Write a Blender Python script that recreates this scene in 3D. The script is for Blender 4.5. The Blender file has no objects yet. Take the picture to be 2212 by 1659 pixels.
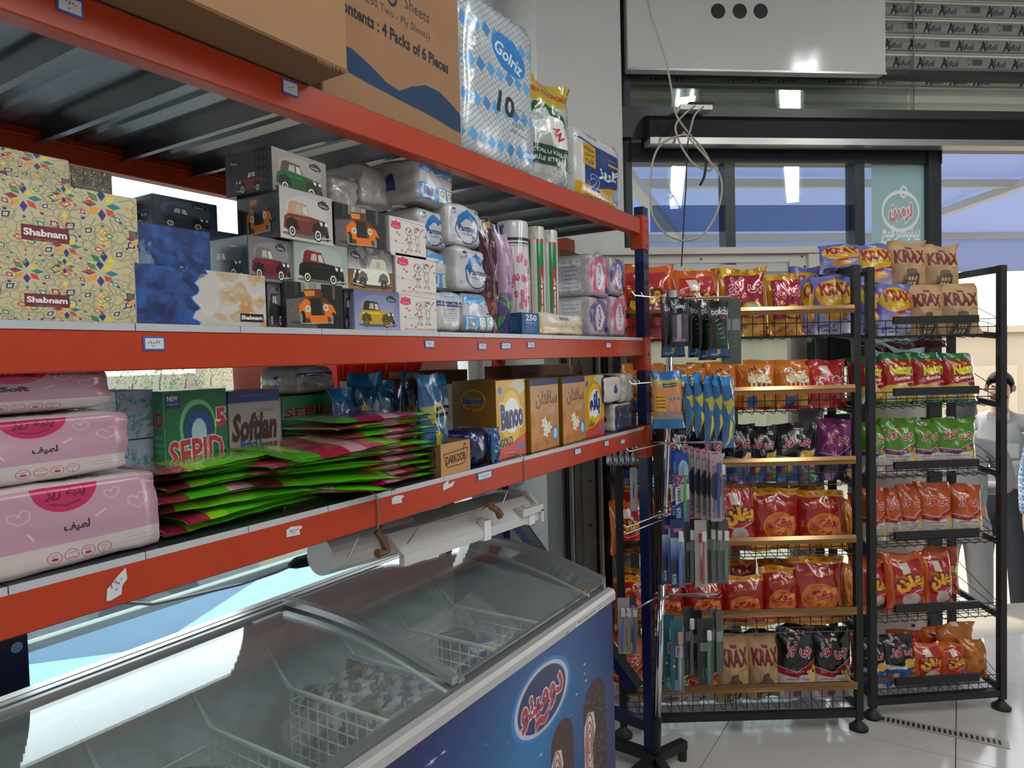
import bpy, bmesh, math, random
import numpy as np
from mathutils import Vector, Matrix
random.seed(7); RNG = np.random.default_rng(7)
S = bpy.context.scene; COL = S.collection
PI = math.pi
# ---------------------------------------------------------------- camera
IW, IH, FPX = 2212, 1659, 1522.0
def _basis():
    yaw, pit, rol = math.radians(32.52), math.radians(-2.105), math.radians(-1.465)
    f = Vector((-math.sin(yaw)*math.cos(pit), math.cos(yaw)*math.cos(pit), math.sin(pit)))
    r = Vector((math.cos(yaw), math.sin(yaw), 0)); u = r.cross(f)
    c, s = math.cos(rol), math.sin(rol)
    return c*r+s*u, -s*r+c*u, f
CR, CU, CF = _basis(); CP = Vector((0, 0, 1.55))
cd = bpy.data.cameras.new('camera'); cam = bpy.data.objects.new('camera', cd); COL.objects.link(cam)
cd.sensor_width = 36; cd.lens = 36*FPX/IW; cd.clip_start = .02; cd.clip_end = 200
cam.matrix_world = Matrix(((CR.x, CU.x, -CF.x, CP.x), (CR.y, CU.y, -CF.y, CP.y), (CR.z, CU.z, -CF.z, CP.z), (0, 0, 0, 1)))
S.camera = cam
# ---------------------------------------------------------------- world, lights, exposure
S.view_settings.view_transform = 'Standard'; S.view_settings.look = 'None'
S.view_settings.exposure = -0.35; S.view_settings.gamma = 1; S.view_settings.use_curve_mapping = False
wd = bpy.data.worlds.new('sky'); S.world = wd; wd.use_nodes = True
wn = wd.node_tree.nodes; wl = wd.node_tree.links
wbg = wn['Background']
wtc = wn.new('ShaderNodeTexCoord'); wsx = wn.new('ShaderNodeSeparateXYZ'); wr = wn.new('ShaderNodeValToRGB')
wl.new(wtc.outputs['Generated'], wsx.inputs[0]); wl.new(wsx.outputs['Z'], wr.inputs[0]); wl.new(wr.outputs[0], wbg.inputs[0])
wr.color_ramp.elements[0].position = 0.0; wr.color_ramp.elements[0].color = (1, .98, .95, 1)
wr.color_ramp.elements[1].position = .5; wr.color_ramp.elements[1].color = (.90, .96, 1, 1)
wbg.inputs[1].default_value = 5.0
sd = bpy.data.lights.new('sun', 'SUN'); sd.energy = 5; sd.angle = math.radians(3); sd.color = (1, .95, .86)
sun = bpy.data.objects.new('sun', sd); COL.objects.link(sun); sun.rotation_euler = (math.radians(38), 0, math.radians(-128))
TUBES = [(1.62, 2.64, -113, 2.1), (1.35, 1.80, -123, 2.1), (3.72, 1.74, -113, 2.1), (2.95, .75, -123, 2.1), (.2, .2, -60, 1.3), (-.35, -1.4, 38, 1.3), (1.1, -1.9, 38, 1.3)]   # ceiling tube fittings (x, y, turn, length)
TUBE_E = 8.5
def area(name, loc, sx, sy, e, col, rz=0):
    l = bpy.data.lights.new(name, 'AREA'); l.shape = 'RECTANGLE'; l.size = sx; l.size_y = sy; l.energy = e; l.color = col
    o = bpy.data.objects.new(name, l); COL.objects.link(o); o.location = loc; o.rotation_euler = (0, 0, rz); return o
for i, (x, y, a_, l_) in enumerate(TUBES): area('tube_light', (x, y, 3.40), .14, l_, TUBE_E*l_, (1, .98, .93), math.radians(a_))

# ---------------------------------------------------------------- pixel helpers: a measured pixel on a known real plane -> a point
def ray(x, y): return CF + CR*((x-IW/2)/FPX) - CU*((y-IH/2)/FPX)
def on(x, y, ax, v):
    d = ray(x, y); return CP + d*((v-CP[ax])/d[ax])
def onp(x, y, p, n):
    d = ray(x, y); p = Vector(p); n = Vector(n); return CP + d*((p-CP).dot(n)/d.dot(n))
# ---------------------------------------------------------------- materials
MATS = {}
def mat(name, col=(.8, .8, .8), rough=.5, metal=0., spec=.5, coat=0., noise=0., nscale=20., bump=0., bscale=60., trans=0., emit=0., alpha=1., sheen=0.):
    if name in MATS: return MATS[name]
    m = bpy.data.materials.new(name); m.use_nodes = True; n = m.node_tree.nodes; l = m.node_tree.links
    b = n['Principled BSDF']; b.inputs['Roughness'].default_value = rough; b.inputs['Metallic'].default_value = metal
    b.inputs['Specular IOR Level'].default_value = spec; b.inputs['Coat Weight'].default_value = coat; b.inputs['Coat Roughness'].default_value = .1
    b.inputs['Transmission Weight'].default_value = trans; b.inputs['Alpha'].default_value = alpha
    b.inputs['Base Color'].default_value = (*col, 1)
    if emit: b.inputs['Emission Color'].default_value = (*col, 1); b.inputs['Emission Strength'].default_value = emit
    tc = n.new('ShaderNodeTexCoord')
    if noise:
        t = n.new('ShaderNodeTexNoise'); t.inputs['Scale'].default_value = nscale; t.inputs['Detail'].default_value = 5
        mx = n.new('ShaderNodeMix'); mx.data_type = 'RGBA'; mx.blend_type = 'MULTIPLY'; mx.inputs[0].default_value = 1
        mr = n.new('ShaderNodeMapRange'); mr.inputs[1].default_value = .3; mr.inputs[2].default_value = .7; mr.inputs[3].default_value = 1-noise; mr.inputs[4].default_value = 1+noise*.4
        l.new(tc.outputs['Object'], t.inputs['Vector']); l.new(t.outputs[0], mr.inputs[0]); l.new(mr.outputs[0], mx.inputs[7]); mx.inputs[6].default_value = (*col, 1)
        l.new(mx.outputs[2], b.inputs['Base Color'])
    if bump:
        t = n.new('ShaderNodeTexNoise'); t.inputs['Scale'].default_value = bscale; t.inputs['Detail'].default_value = 3
        bp = n.new('ShaderNodeBump'); bp.inputs['Strength'].default_value = bump; bp.inputs['Distance'].default_value = .01
        l.new(tc.outputs['Object'], t.inputs['Vector']); l.new(t.outputs[0], bp.inputs['Height']); l.new(bp.outputs[0], b.inputs['Normal'])
    MATS[name] = m; return m
def glassmat(name, tint=(.95, .98, .97), rough=0.0, veil=0., refl=1.0):
    """thin pane: fresnel mix of a clear sheet and a mirror-like surface"""
    if name in MATS: return MATS[name]
    m = bpy.data.materials.new(name); m.use_nodes = True; n = m.node_tree.nodes; l = m.node_tree.links; n.clear()
    o = n.new('ShaderNodeOutputMaterial'); tr = n.new('ShaderNodeBsdfTransparent'); tr.inputs[0].default_value = (*tint, 1)
    gl = n.new('ShaderNodeBsdfGlossy'); gl.inputs['Roughness'].default_value = rough; gl.inputs[0].default_value = (1, 1, 1, 1)
    fr = n.new('ShaderNodeLayerWeight'); fr.inputs[0].default_value = .5      # Facing = 1-|cos|, the same from both sides
    pw = n.new('ShaderNodeMath'); pw.operation = 'POWER'; pw.inputs[1].default_value = 5
    mu = n.new('ShaderNodeMath'); mu.operation = 'MULTIPLY_ADD'; mu.inputs[1].default_value = .92*refl; mu.inputs[2].default_value = .045*refl; mu.use_clamp = True
    mx = n.new('ShaderNodeMixShader'); l.new(fr.outputs['Facing'], pw.inputs[0]); l.new(pw.outputs[0], mu.inputs[0]); l.new(mu.outputs[0], mx.inputs[0])
    l.new(gl.outputs[0], mx.inputs[2])
    if veil:
        df = n.new('ShaderNodeBsdfDiffuse'); df.inputs[0].default_value = (.8, .85, .85, 1); m2 = n.new('ShaderNodeMixShader')
        m2.inputs[0].default_value = veil; l.new(tr.outputs[0], m2.inputs[1]); l.new(df.outputs[0], m2.inputs[2]); l.new(m2.outputs[0], mx.inputs[1])
    else: l.new(tr.outputs[0], mx.inputs[1])
    l.new(mx.outputs[0], o.inputs[0]); MATS[name] = m; return m
# ---------------------------------------------------------------- mesh builder
class MB:
    def __init__(s): s.v = []; s.f = []; s.m = []; s.uv = []
    def add(s, vs, fs, mi=0, uv=None, M=None):
        k = len(s.v)
        s.v += [tuple(M @ Vector(p)) if M else tuple(p) for p in vs]
        for i, f in enumerate(fs):
            s.f.append([k+a for a in f]); s.m.append(mi if not isinstance(mi, list) else mi[i])
            s.uv.append([(uv[a] if uv else (0, 0)) for a in f])
        return s
    def box(s, c, d, mi=0, M=None):
        x, y, z = c; a, b, e = d[0]/2, d[1]/2, d[2]/2
        vs = [(x+i*a, y+j*b, z+k*e) for k in (-1, 1) for j in (-1, 1) for i in (-1, 1)]
        return s.add(vs, [(0, 2, 3, 1), (4, 5, 7, 6), (0, 1, 5, 4), (2, 6, 7, 3), (0, 4, 6, 2), (1, 3, 7, 5)], mi, None, M)
    def span(s, lo, hi, mi=0, M=None):
        return s.box([(a+b)/2 for a, b in zip(lo, hi)], [abs(b-a) for a, b in zip(lo, hi)], mi, M)
    def bar(s, p, q, w, h, mi=0, up=(0, 0, 1)):
        p, q = Vector(p), Vector(q); d = (q-p); L = d.length; d.normalize(); up = Vector(up)
        if abs(d.dot(up)) > .98: up = Vector((0, 1, 0))
        x = d.cross(up).normalized(); z = x.cross(d)
        M = Matrix(((x.x, d.x, z.x, p.x), (x.y, d.y, z.y, p.y), (x.z, d.z, z.z, p.z), (0, 0, 0, 1)))
        return s.box((0, L/2, 0), (w, L, h), mi, M)
    def tube(s, pts, r, n=6, mi=0, cap=True):
        pts = [Vector(p) for p in pts]; k = len(s.v); prev = None
        for i, p in enumerate(pts):
            d = (pts[min(i+1, len(pts)-1)]-pts[max(i-1, 0)])
            d = d.normalized() if d.length > 1e-9 else Vector((0, 0, 1))
            a = Vector((0, 0, 1)) if abs(d.z) < .9 else Vector((1, 0, 0))
            if prev is not None: a = prev
            x = (a - d*a.dot(d)).normalized(); y = d.cross(x); prev = x
            rr = r[i] if isinstance(r, (list, tuple)) else r
            for j in range(n):
                t = 2*PI*j/n; s.v.append(tuple(p + x*(rr*math.cos(t)) + y*(rr*math.sin(t))))
        for i in range(len(pts)-1):
            for j in range(n):
                a, b = k+i*n+j, k+i*n+(j+1) % n
                s.f.append([a, b, b+n, a+n]); s.m.append(mi); s.uv.append([(0, 0)]*4)
        if cap:
            s.f.append([k+j for j in range(n)][::-1]); s.m.append(mi); s.uv.append([(0, 0)]*n)
            e = k+(len(pts)-1)*n; s.f.append([e+j for j in range(n)]); s.m.append(mi); s.uv.append([(0, 0)]*n)
        return s
    def lathe(s, prof, n=16, c=(0, 0, 0), mi=0, uvs=False):
        k = len(s.v)
        for (r, z) in prof:
            for j in range(n+1):
                t = 2*PI*j/n; s.v.append((c[0]+r*math.cos(t), c[1]+r*math.sin(t), c[2]+z))
        H = prof[-1][1]-prof[0][1] or 1
        for i in range(len(prof)-1):
            for j in range(n):
                a = k+i*(n+1)+j
                s.f.append([a, a+1, a+n+2, a+n+1]); s.m.append(mi)
                v0, v1 = (prof[i][1]-prof[0][1])/H, (prof[i+1][1]-prof[0][1])/H
                s.uv.append([(j/n*2 % 2, v0), ((j+1)/n*2, v0), ((j+1)/n*2, v1), (j/n*2, v1)])
        return s
    def prism(s, poly, axis, lo, hi, mi=0):
        """extrude a 2-D polygon along an axis (0,1,2)"""
        n = len(poly); vs = []
        for h in (lo, hi):
            for (a, b) in poly: vs.append({0: (h, a, b), 1: (a, h, b), 2: (a, b, h)}[axis])
        fs = [tuple(range(n))[::-1], tuple(range(n, 2*n))]+[(i, (i+1) % n, n+(i+1) % n, n+i) for i in range(n)]
        return s.add(vs, fs, mi)
    def mesh(s, name, mats, smooth=False):
        me = bpy.data.meshes.new(name); me.from_pydata(s.v, [], s.f)
        for m in (mats if isinstance(mats, (list, tuple)) else [mats]): me.materials.append(m)
        me.polygons.foreach_set('material_index', s.m)
        uv = me.uv_layers.new(name='UVMap'); uv.data.foreach_set('uv', [c for f in s.uv for p in f for c in p])
        if smooth: me.polygons.foreach_set('use_smooth', [True]*len(me.polygons))
        me.update(); return me
    def obj(s, name, mats, parent=None, loc=(0, 0, 0), rot=(0, 0, 0), smooth=False):
        me = s.mesh(name, mats, smooth)
        bm = bmesh.new(); bm.from_mesh(me); bmesh.ops.recalc_face_normals(bm, faces=bm.faces); bm.to_mesh(me); bm.free()
        return link(me, name, parent, loc, rot)
def link(me, name, parent=None, loc=(0, 0, 0), rot=(0, 0, 0)):
    o = bpy.data.objects.new(name, me); COL.objects.link(o); o.location = loc; o.rotation_euler = rot
    if parent: o.parent = parent
    return o
def tag(o, label, cat, group=None, kind=None):
    if label: o['label'] = label
    if cat: o['category'] = cat
    if group: o['group'] = group
    if kind: o['kind'] = kind
    return o
def empty(name, label, cat, loc=(0, 0, 0), rz=0, group=None):
    o = bpy.data.objects.new(name, None); COL.objects.link(o); o.location = loc; o.rotation_euler = (0, 0, rz); o.empty_display_size = .05
    return tag(o, label, cat, group)
def struct(o): o['kind'] = 'structure'; return o
def stuff(o): o['kind'] = 'stuff'; return o
# ---------------------------------------------------------------- small painter for flat print (numpy)
_TAB = {'ا': 'ﺍﺎ', 'ب': 'ﺏﺐﺑﺒ', 'پ': 'ﭖﭗﭘﭙ', 'ت': 'ﺕﺖﺗﺘ', 'ج': 'ﺝﺞﺟﺠ', 'چ': 'ﭺﭻﭼﭽ', 'ح': 'ﺡﺢﺣﺤ', 'خ': 'ﺥﺦﺧﺨ', 'د': 'ﺩﺪ', 'ذ': 'ﺫﺬ', 'ر': 'ﺭﺮ', 'ز': 'ﺯﺰ',
        'س': 'ﺱﺲﺳﺴ', 'ش': 'ﺵﺶﺷﺸ', 'ص': 'ﺹﺺﺻﺼ', 'ط': 'ﻁﻂﻃﻄ', 'ع': 'ﻉﻊﻋﻌ', 'غ': 'ﻍﻎﻏﻐ', 'ف': 'ﻑﻒﻓﻔ', 'ق': 'ﻕﻖﻗﻘ', 'ک': 'ﮎﮏﮐﮑ', 'گ': 'ﮒﮓﮔﮕ', 'ل': 'ﻝﻞﻟﻠ', 'م': 'ﻡﻢﻣﻤ',
        'ن': 'ﻥﻦﻧﻨ', 'ه': 'ﻩﻪﻫﻬ', 'و': 'ﻭﻮ', 'ی': 'ﯼﯽﯾﯿ'}
def fa(s):
    out = []; join = False
    for i, c in enumerate(s):
        if c not in _TAB: out.append(c); join = False; continue
        nx = i+1 < len(s) and s[i+1] in _TAB; t = _TAB[c]
        if len(t) == 2: out.append(t[1] if join else t[0]); join = False
        else:
            out.append(t[3] if join and nx else t[1] if join else t[2] if nx else t[0]); join = nx
    return ''.join(out[::-1])
_TC = {}
def tris(s, bold):
    k = (s, bold)
    if k not in _TC:
        cu = bpy.data.curves.new('t', 'FONT'); cu.body = s; cu.size = 1; cu.resolution_u = 2; cu.offset = bold
        o = bpy.data.objects.new('t', cu); COL.objects.link(o)
        me = bpy.data.meshes.new_from_object(o.evaluated_get(bpy.context.evaluated_depsgraph_get()))
        me.calc_loop_triangles(); n = len(me.vertices)
        if n:
            v = np.empty(n*3); me.vertices.foreach_get('co', v); v = v.reshape(-1, 3)[:, :2]
            t = np.empty(len(me.loop_triangles)*3, np.int32); me.loop_triangles.foreach_get('vertices', t); t = v[t.reshape(-1, 3)]
        else: t = np.zeros((0, 3, 2)); v = np.zeros((1, 2))
        bpy.data.objects.remove(o); bpy.data.curves.remove(cu); bpy.data.meshes.remove(me)
        _TC[k] = (t, v.min(0), v.max(0))
    return _TC[k]
def rgb(c):
    if isinstance(c, str): c = tuple(int(c[i:i+2], 16)/255 for i in (0, 2, 4))
    return np.array(c, np.float32)
class Cv:
    """canvas w x h, y down; colours are sRGB"""
    def __init__(s, w, h, bg, ss=2):
        s.w, s.h, s.ss = w, h, ss; s.a = np.empty((h*ss, w*ss, 3), np.float32); s.a[:] = rgb(bg)
    def _blend(s, y0, y1, x0, x1, m, col, al):
        r = s.a[y0:y1, x0:x1]; r[m] = r[m]*(1-al)+rgb(col)*al
    def poly(s, pts, col, al=1.):
        p = np.array(pts, float)*s.ss; x0, y0 = np.maximum(np.floor(p.min(0)).astype(int), 0); x1, y1 = np.ceil(p.max(0)).astype(int)+1
        x1, y1 = min(x1, s.w*s.ss), min(y1, s.h*s.ss)
        if x1 <= x0 or y1 <= y0: return s
        X = np.arange(x0, x1)[None]+.5; Y = np.arange(y0, y1)[:, None]+.5; m = np.zeros((y1-y0, x1-x0), bool)
        for (ax, ay), (bx, by) in zip(p, np.roll(p, -1, 0)):
            if ay == by: continue
            c = (ay > Y) != (by > Y); m ^= c & (X < (bx-ax)*(Y-ay)/(by-ay)+ax)
        s._blend(y0, y1, x0, x1, m, col, al); return s
    def rect(s, x, y, w, h, col, al=1.): return s.poly([(x, y), (x+w, y), (x+w, y+h), (x, y+h)], col, al)
    def ell(s, cx, cy, rx, ry, col, al=1., rot=0., n=26):
        c, q = math.cos(rot), math.sin(rot)
        return s.poly([(cx+rx*math.cos(t)*c-ry*math.sin(t)*q, cy+rx*math.cos(t)*q+ry*math.sin(t)*c) for t in np.linspace(0, 2*PI, n, False)], col, al)
    def line(s, pts, w, col, al=1.):
        for (a, b) in zip(pts[:-1], pts[1:]):
            d = np.subtract(b, a).astype(float); L = math.hypot(*d)
            if L < 1e-6: continue
            nx, ny = -d[1]/L*w/2, d[0]/L*w/2; ex, ey = d[0]/L*w*.3, d[1]/L*w*.3
            s.poly([(a[0]+nx-ex, a[1]+ny-ey), (b[0]+nx+ex, b[1]+ny+ey), (b[0]-nx+ex, b[1]-ny+ey), (a[0]-nx-ex, a[1]-ny-ey)], col, al)
        return s
    def ring(s, cx, cy, rx, ry, w, col, n=24): return s.line([(cx+rx*math.cos(t), cy+ry*math.sin(t)) for t in np.linspace(0, 2*PI, n+1)], w, col)
    def text(s, t, cx, cy, W, col, bold=0., rot=0., H=None, out=None, skew=0.):
        """text centred at cx,cy and W wide (H tall if given)"""
        _, lo, hi = tris(t, 0.); sx = W/max(hi[0]-lo[0], 1e-3); sy = H/max(hi[1]-lo[1], 1e-3) if H else sx
        mid = (lo+hi)/2; c, q = math.cos(rot), math.sin(rot)
        for (b, cc) in ([(out[1], out[0])] if out else [])+[(bold, col)]:
            T, _, _ = tris(t, b)
            if not len(T): continue
            P = (T-mid)*[sx, -sy]; P[..., 0] -= skew*P[..., 1]
            Q = np.empty_like(P); Q[..., 0] = cx+P[..., 0]*c-P[..., 1]*q; Q[..., 1] = cy+P[..., 0]*q+P[..., 1]*c
            Q *= s.ss; cc = rgb(cc); hh, ww = s.a.shape[:2]
            for A in Q:
                x0, y0 = np.floor(A.min(0)).astype(int); x1, y1 = np.ceil(A.max(0)).astype(int)+1
                x0, y0, x1, y1 = max(x0, 0), max(y0, 0), min(x1, ww), min(y1, hh)
                if x1 <= x0 or y1 <= y0: continue
                X = np.arange(x0, x1)[None]+.5; Y = np.arange(y0, y1)[:, None]+.5
                (ax, ay), (bx, by), (dx, dy) = A
                e1 = (bx-ax)*(Y-ay)-(by-ay)*(X-ax); e2 = (dx-bx)*(Y-by)-(dy-by)*(X-bx); e3 = (ax-dx)*(Y-dy)-(ay-dy)*(X-dx)
                m = ((e1 >= 0) & (e2 >= 0) & (e3 >= 0)) | ((e1 <= 0) & (e2 <= 0) & (e3 <= 0))
                s.a[y0:y1, x0:x1][m] = cc
        return s
    def grad(s, y0, y1, c0, c1):
        a, b = int(y0*s.ss), int(y1*s.ss); t = np.linspace(0, 1, b-a)[:, None, None]; s.a[a:b] = rgb(c0)*(1-t)+rgb(c1)*t; return s
    def blobs(s, n, x, y, w, h, r, cols, al=.6):
        for _ in range(n): s.ell(x+random.random()*w, y+random.random()*h, r*random.uniform(.4, 1.3), r*random.uniform(.3, 1), random.choice(cols), al, random.random()*3, 10)
        return s
    def small(s, x, y, w, col, rows=3, lh=6, th=1.6):
        """rows of print too small to read"""
        for r in range(rows):
            q = x
            while q < x+w*random.uniform(.75, 1):
                L = random.uniform(2, 7); s.rect(q, y+r*lh, L, th, col, .8); q += L+2
        return s
    def done(s, name):
        k = s.ss; a = (s.a.reshape(s.h, k, s.w, k, 3).mean((1, 3))*1.19).clip(0, .93)[::-1]
        im = bpy.data.images.new(name, s.w, s.h); px = np.ones((s.h, s.w, 4), np.float32); px[..., :3] = a
        im.pixels.foreach_set(px.ravel()); im.update(); im.pack(); return im
def print_mat(cv, name, rough=.45, spec=.5, coat=0., bump=0., bscale=30., metal=0.):
    im = cv.done(name); m = bpy.data.materials.new(name); m.use_nodes = True; n = m.node_tree.nodes; l = m.node_tree.links
    b = n['Principled BSDF']; b.inputs['Roughness'].default_value = rough; b.inputs['Specular IOR Level'].default_value = spec
    b.inputs['Coat Weight'].default_value = coat; b.inputs['Coat Roughness'].default_value = .12; b.inputs['Metallic'].default_value = metal
    t = n.new('ShaderNodeTexImage'); t.image = im; l.new(t.outputs[0], b.inputs['Base Color'])
    if bump:
        tc = n.new('ShaderNodeTexCoord'); z = n.new('ShaderNodeTexNoise'); z.inputs['Scale'].default_value = bscale; z.inputs['Detail'].default_value = 2; z.inputs['Distortion'].default_value = 1.
        bp = n.new('ShaderNodeBump'); bp.inputs['Strength'].default_value = bump; bp.inputs['Distance'].default_value = .01
        l.new(tc.outputs['Object'], z.inputs['Vector']); l.new(z.outputs[0], bp.inputs['Height']); l.new(bp.outputs[0], b.inputs['Normal'])
    return m
# ---------------------------------------------------------------- shared materials
ORANGE = mat('orange_red_paint', (.47, .042, .009), .34, spec=.4, noise=.08, nscale=6)
BLUE = mat('dark_blue_paint', (.008, .014, .07), .28, noise=.15, nscale=8)
DECKW = mat('pale_grey_sheet', (.55, .56, .60), .35, metal=.2)
DECKU = mat('galvanised_sheet', (.17, .18, .195), .20, metal=.85, noise=.15, nscale=5)
BLACK = mat('black_metal', (.010, .011, .012), .45)
DARKF = mat('charcoal_aluminium', (.017, .021, .027), .35, noise=.1, nscale=4)
CREAM = mat('cream_aluminium', (.62, .60, .54), .4)
WHITEW = mat('white_plaster', (.62, .61, .60), .85, noise=.05, nscale=3, bump=.1, bscale=120)
CHROME = mat('chrome', (.75, .75, .77), .12, metal=1)
STEEL = mat('brushed_steel', (.5, .5, .5), .3, metal=1)
ALU = mat('silver_aluminium', (.42, .43, .45), .3, metal=.6)
GOLD = mat('gold_trim', (.34, .19, .09), .16, metal=1)
WHITEP = mat('white_plastic', (.75, .77, .76), .3)
RUBBER = mat('black_rubber', (.012, .012, .012), .6)
CARD = mat('brown_cardboard', (.33, .205, .115), .8, noise=.07, nscale=12)
CARDIN = mat('raw_cardboard_edge', (.24, .13, .065), .9)
WHITEC = mat('white_carton', (.72, .72, .71), .55)
WINGLASS = glassmat('window_glass', (.93, .97, .97), refl=.8)
DIRTY = glassmat('dusty_window_glass', (.90, .95, .95), veil=.10, refl=.8)
LIDGLASS = glassmat('freezer_lid_glass', (.94, .975, .97), refl=2.1, veil=.08)  # pale haze mixed into the lid colour imitates its veil of reflected light
# ================================================================ SETTING
WA = math.atan2(.625, .781); WP0 = Vector((-1.42, 3.05, 0)); WD = Vector((math.cos(WA), math.sin(WA), 0)); WO = Vector((-math.sin(WA), math.cos(WA), 0))
def wq(px, py, y=0.):
    p = onp(px, py, WP0+WO*y, WO)-WP0; return p.dot(WD), p.z
def wbox(mb, x0, y0, x1, y1, d0, d1, mi=0):
    """box whose face fills the measured pixels, between depths d0..d1 (minus = room side)"""
    ym = (y0+y1)/2; xm = (x0+x1)/2
    return mb.span((wq(x0, ym, d0)[0], d0, wq(xm, y1, d0)[1]), (wq(x1, ym, d0)[0], d1, wq(xm, y0, d0)[1]), mi)
def wobj(mb, name, m, parent=None, **k): return mb.obj(name, m, parent, (0, 0, 0) if parent else WP0, (0, 0, 0) if parent else (0, 0, WA), **k)
# floor of large glossy tiles
TILE = mat('glossy_floor_tile', (.50, .48, .465), .12, spec=.5, noise=.06, nscale=2.5)
fl = struct(MB().add([(-3.2, -3.2, -.03), (5.25, -3.2, -.03), (5.25, 8.38, -.03), (-1.42, 3.05, -.03), (-1.8, 2.9, -.03), (-1.8, -3.2, -.03)], [(0, 1, 2, 3, 4, 5)]).obj('floor', mat('grout', (.2, .19, .18), .9)))
tm = {}
def clipx(poly, f):
    out = []
    for a, b in zip(poly, poly[1:]+poly[:1]):
        fa_, fb = f(a), f(b)
        if fa_ >= 0: out.append(a)
        if fa_*fb < 0: t = fa_/(fa_-fb); out.append((a[0]+(b[0]-a[0])*t, a[1]+(b[1]-a[1])*t))
    return out
wn_ = lambda p: (p[0]-WP0.x)*math.sin(WA)-(p[1]-WP0.y)*math.cos(WA)+.15   # room side of the shopfront
for i in range(-2, 8):
    for j in range(-4, 11):
        x0, y0 = -.825+.806*i, -.15+.806*j
        pl = [(x0+.0015, y0+.0015), (x0+.8045, y0+.0015), (x0+.8045, y0+.8045), (x0+.0015, y0+.8045)]
        pl = clipx(clipx(clipx(pl, wn_), lambda p: p[0]+1.85), lambda p: 5.2-p[0])
        if len(pl) < 3: continue
        MB().prism(pl, 2, -.02, 0).obj('tile', TILE, fl)
# walls: window side (left), pilaster, back, right, ceiling
wl_ = MB().span((-1.95, -3.2, 0), (-1.8, 2.60, .55)).span((-1.95, -3.2, 3.25), (-1.8, 2.60, 3.6)).span((-1.95, -3.2, .55), (-1.8, -1.2, 3.25)).span((-1.95, 2.60, 0), (-1.8, 2.9, 3.6))
struct(wl_.obj('wall_left', WHITEW))
struct(MB().prism([(-1.8, 2.75), (-1.58, 2.75), (-1.30, 3.03), (-1.42, 3.22), (-1.8, 3.2)], 2, 0, 3.6).obj('wall_corner', WHITEW))
struct(MB().span((5.2, -.05, 0), (8.6, .12, 3.6)).obj('wall_front', WHITEW, None, WP0, (0, 0, WA)))
struct(MB().span((-3.2, -3.35, 0), (5.35, -3.2, 3.6)).obj('wall_back', WHITEW))
struct(MB().span((5.2, -3.2, 0), (5.35, 8.4, 3.6)).obj('wall_right', WHITEW))
struct(MB().prism([(-2, -3.35), (5.35, -3.35), (5.35, 8.6), (-1.5, 3.15), (-2, 3.15)], 2, 3.6, 3.7).obj('ceiling', mat('ceiling_paint', (.6, .6, .6), .9)))
for i, (x, y, ta, tl_) in enumerate(TUBES):
    t = empty('ceiling_lamp', ['long twin tube lamp on the ceiling nearest the doorway', 'long twin tube lamp on the ceiling above the snack racks', 'long twin tube lamp on the ceiling in line beyond the doorway one', 'long twin tube lamp on the ceiling farther into the shop', 'twin tube lamp on the ceiling over the aisle', 'twin tube lamp on the ceiling behind the freezer end', 'twin tube lamp on the ceiling at the rear of the shop'][i], 'lamp', (x, y, 3.43), math.radians(ta))
    MB().box((0, 0, .06), (.2, tl_+.05, .05)).obj('housing', WHITEP, t)
    for s in (-.05, .05): MB().tube([(s, -tl_/2, .015), (s, tl_/2, .015)], .013, 8).obj('tube', mat('tube_glow', (.9, .97, 1), .4, emit=14), t)
    for q in (-.4, .4): MB().tube([(0, q, .08), (0, q, .17)], .006, 6).obj('hanger', WHITEP, t)
# left window: frame, mullions, dusty panes, with the street beyond
w1 = struct(MB().span((-1.90, -1.2, .55), (-1.84, 2.6, .62)).span((-1.90, -1.2, 3.18), (-1.84, 2.6, 3.25)).span((-1.90, 2.53, .62), (-1.84, 2.6, 3.18)).span((-1.90, -1.2, .62), (-1.84, -1.13, 3.18)).obj('window_1', mat('white_window_frame', (.6, .62, .6), .4)))
MB().box((-1.87, .6, 1.9), (.05, .06, 2.56)).obj('mullion', DARKF, w1)
MB().span((-1.885, -1.13, .885), (-1.855, 2.53, .905)).obj('rail', mat('pale_green_rail', (.6, .72, .66), .3), w1)
MB().span((-1.885, 2.36, .62), (-1.84, 2.40, 3.18)).obj('mullion', DARKF, w1)
for y0, y1 in ((-1.13, .57), (.63, 2.36)): MB().span((-1.872, y0, .62), (-1.868, y1, 3.18)).obj('pane', DIRTY, w1)
p = MB().box((0, 0, 0), (.03, .085, 1.4)); o = p.obj('window_post', DARKF, None, on(8, 1430, 0, -1.775)); tag(o, 'dark steel post with one screw at the end of the freezer', 'post')
MB().tube([(.012, 0, 0), (.022, 0, 0)], .012, 12).obj('screw', STEEL, o, (0, .018, .03))
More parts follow.
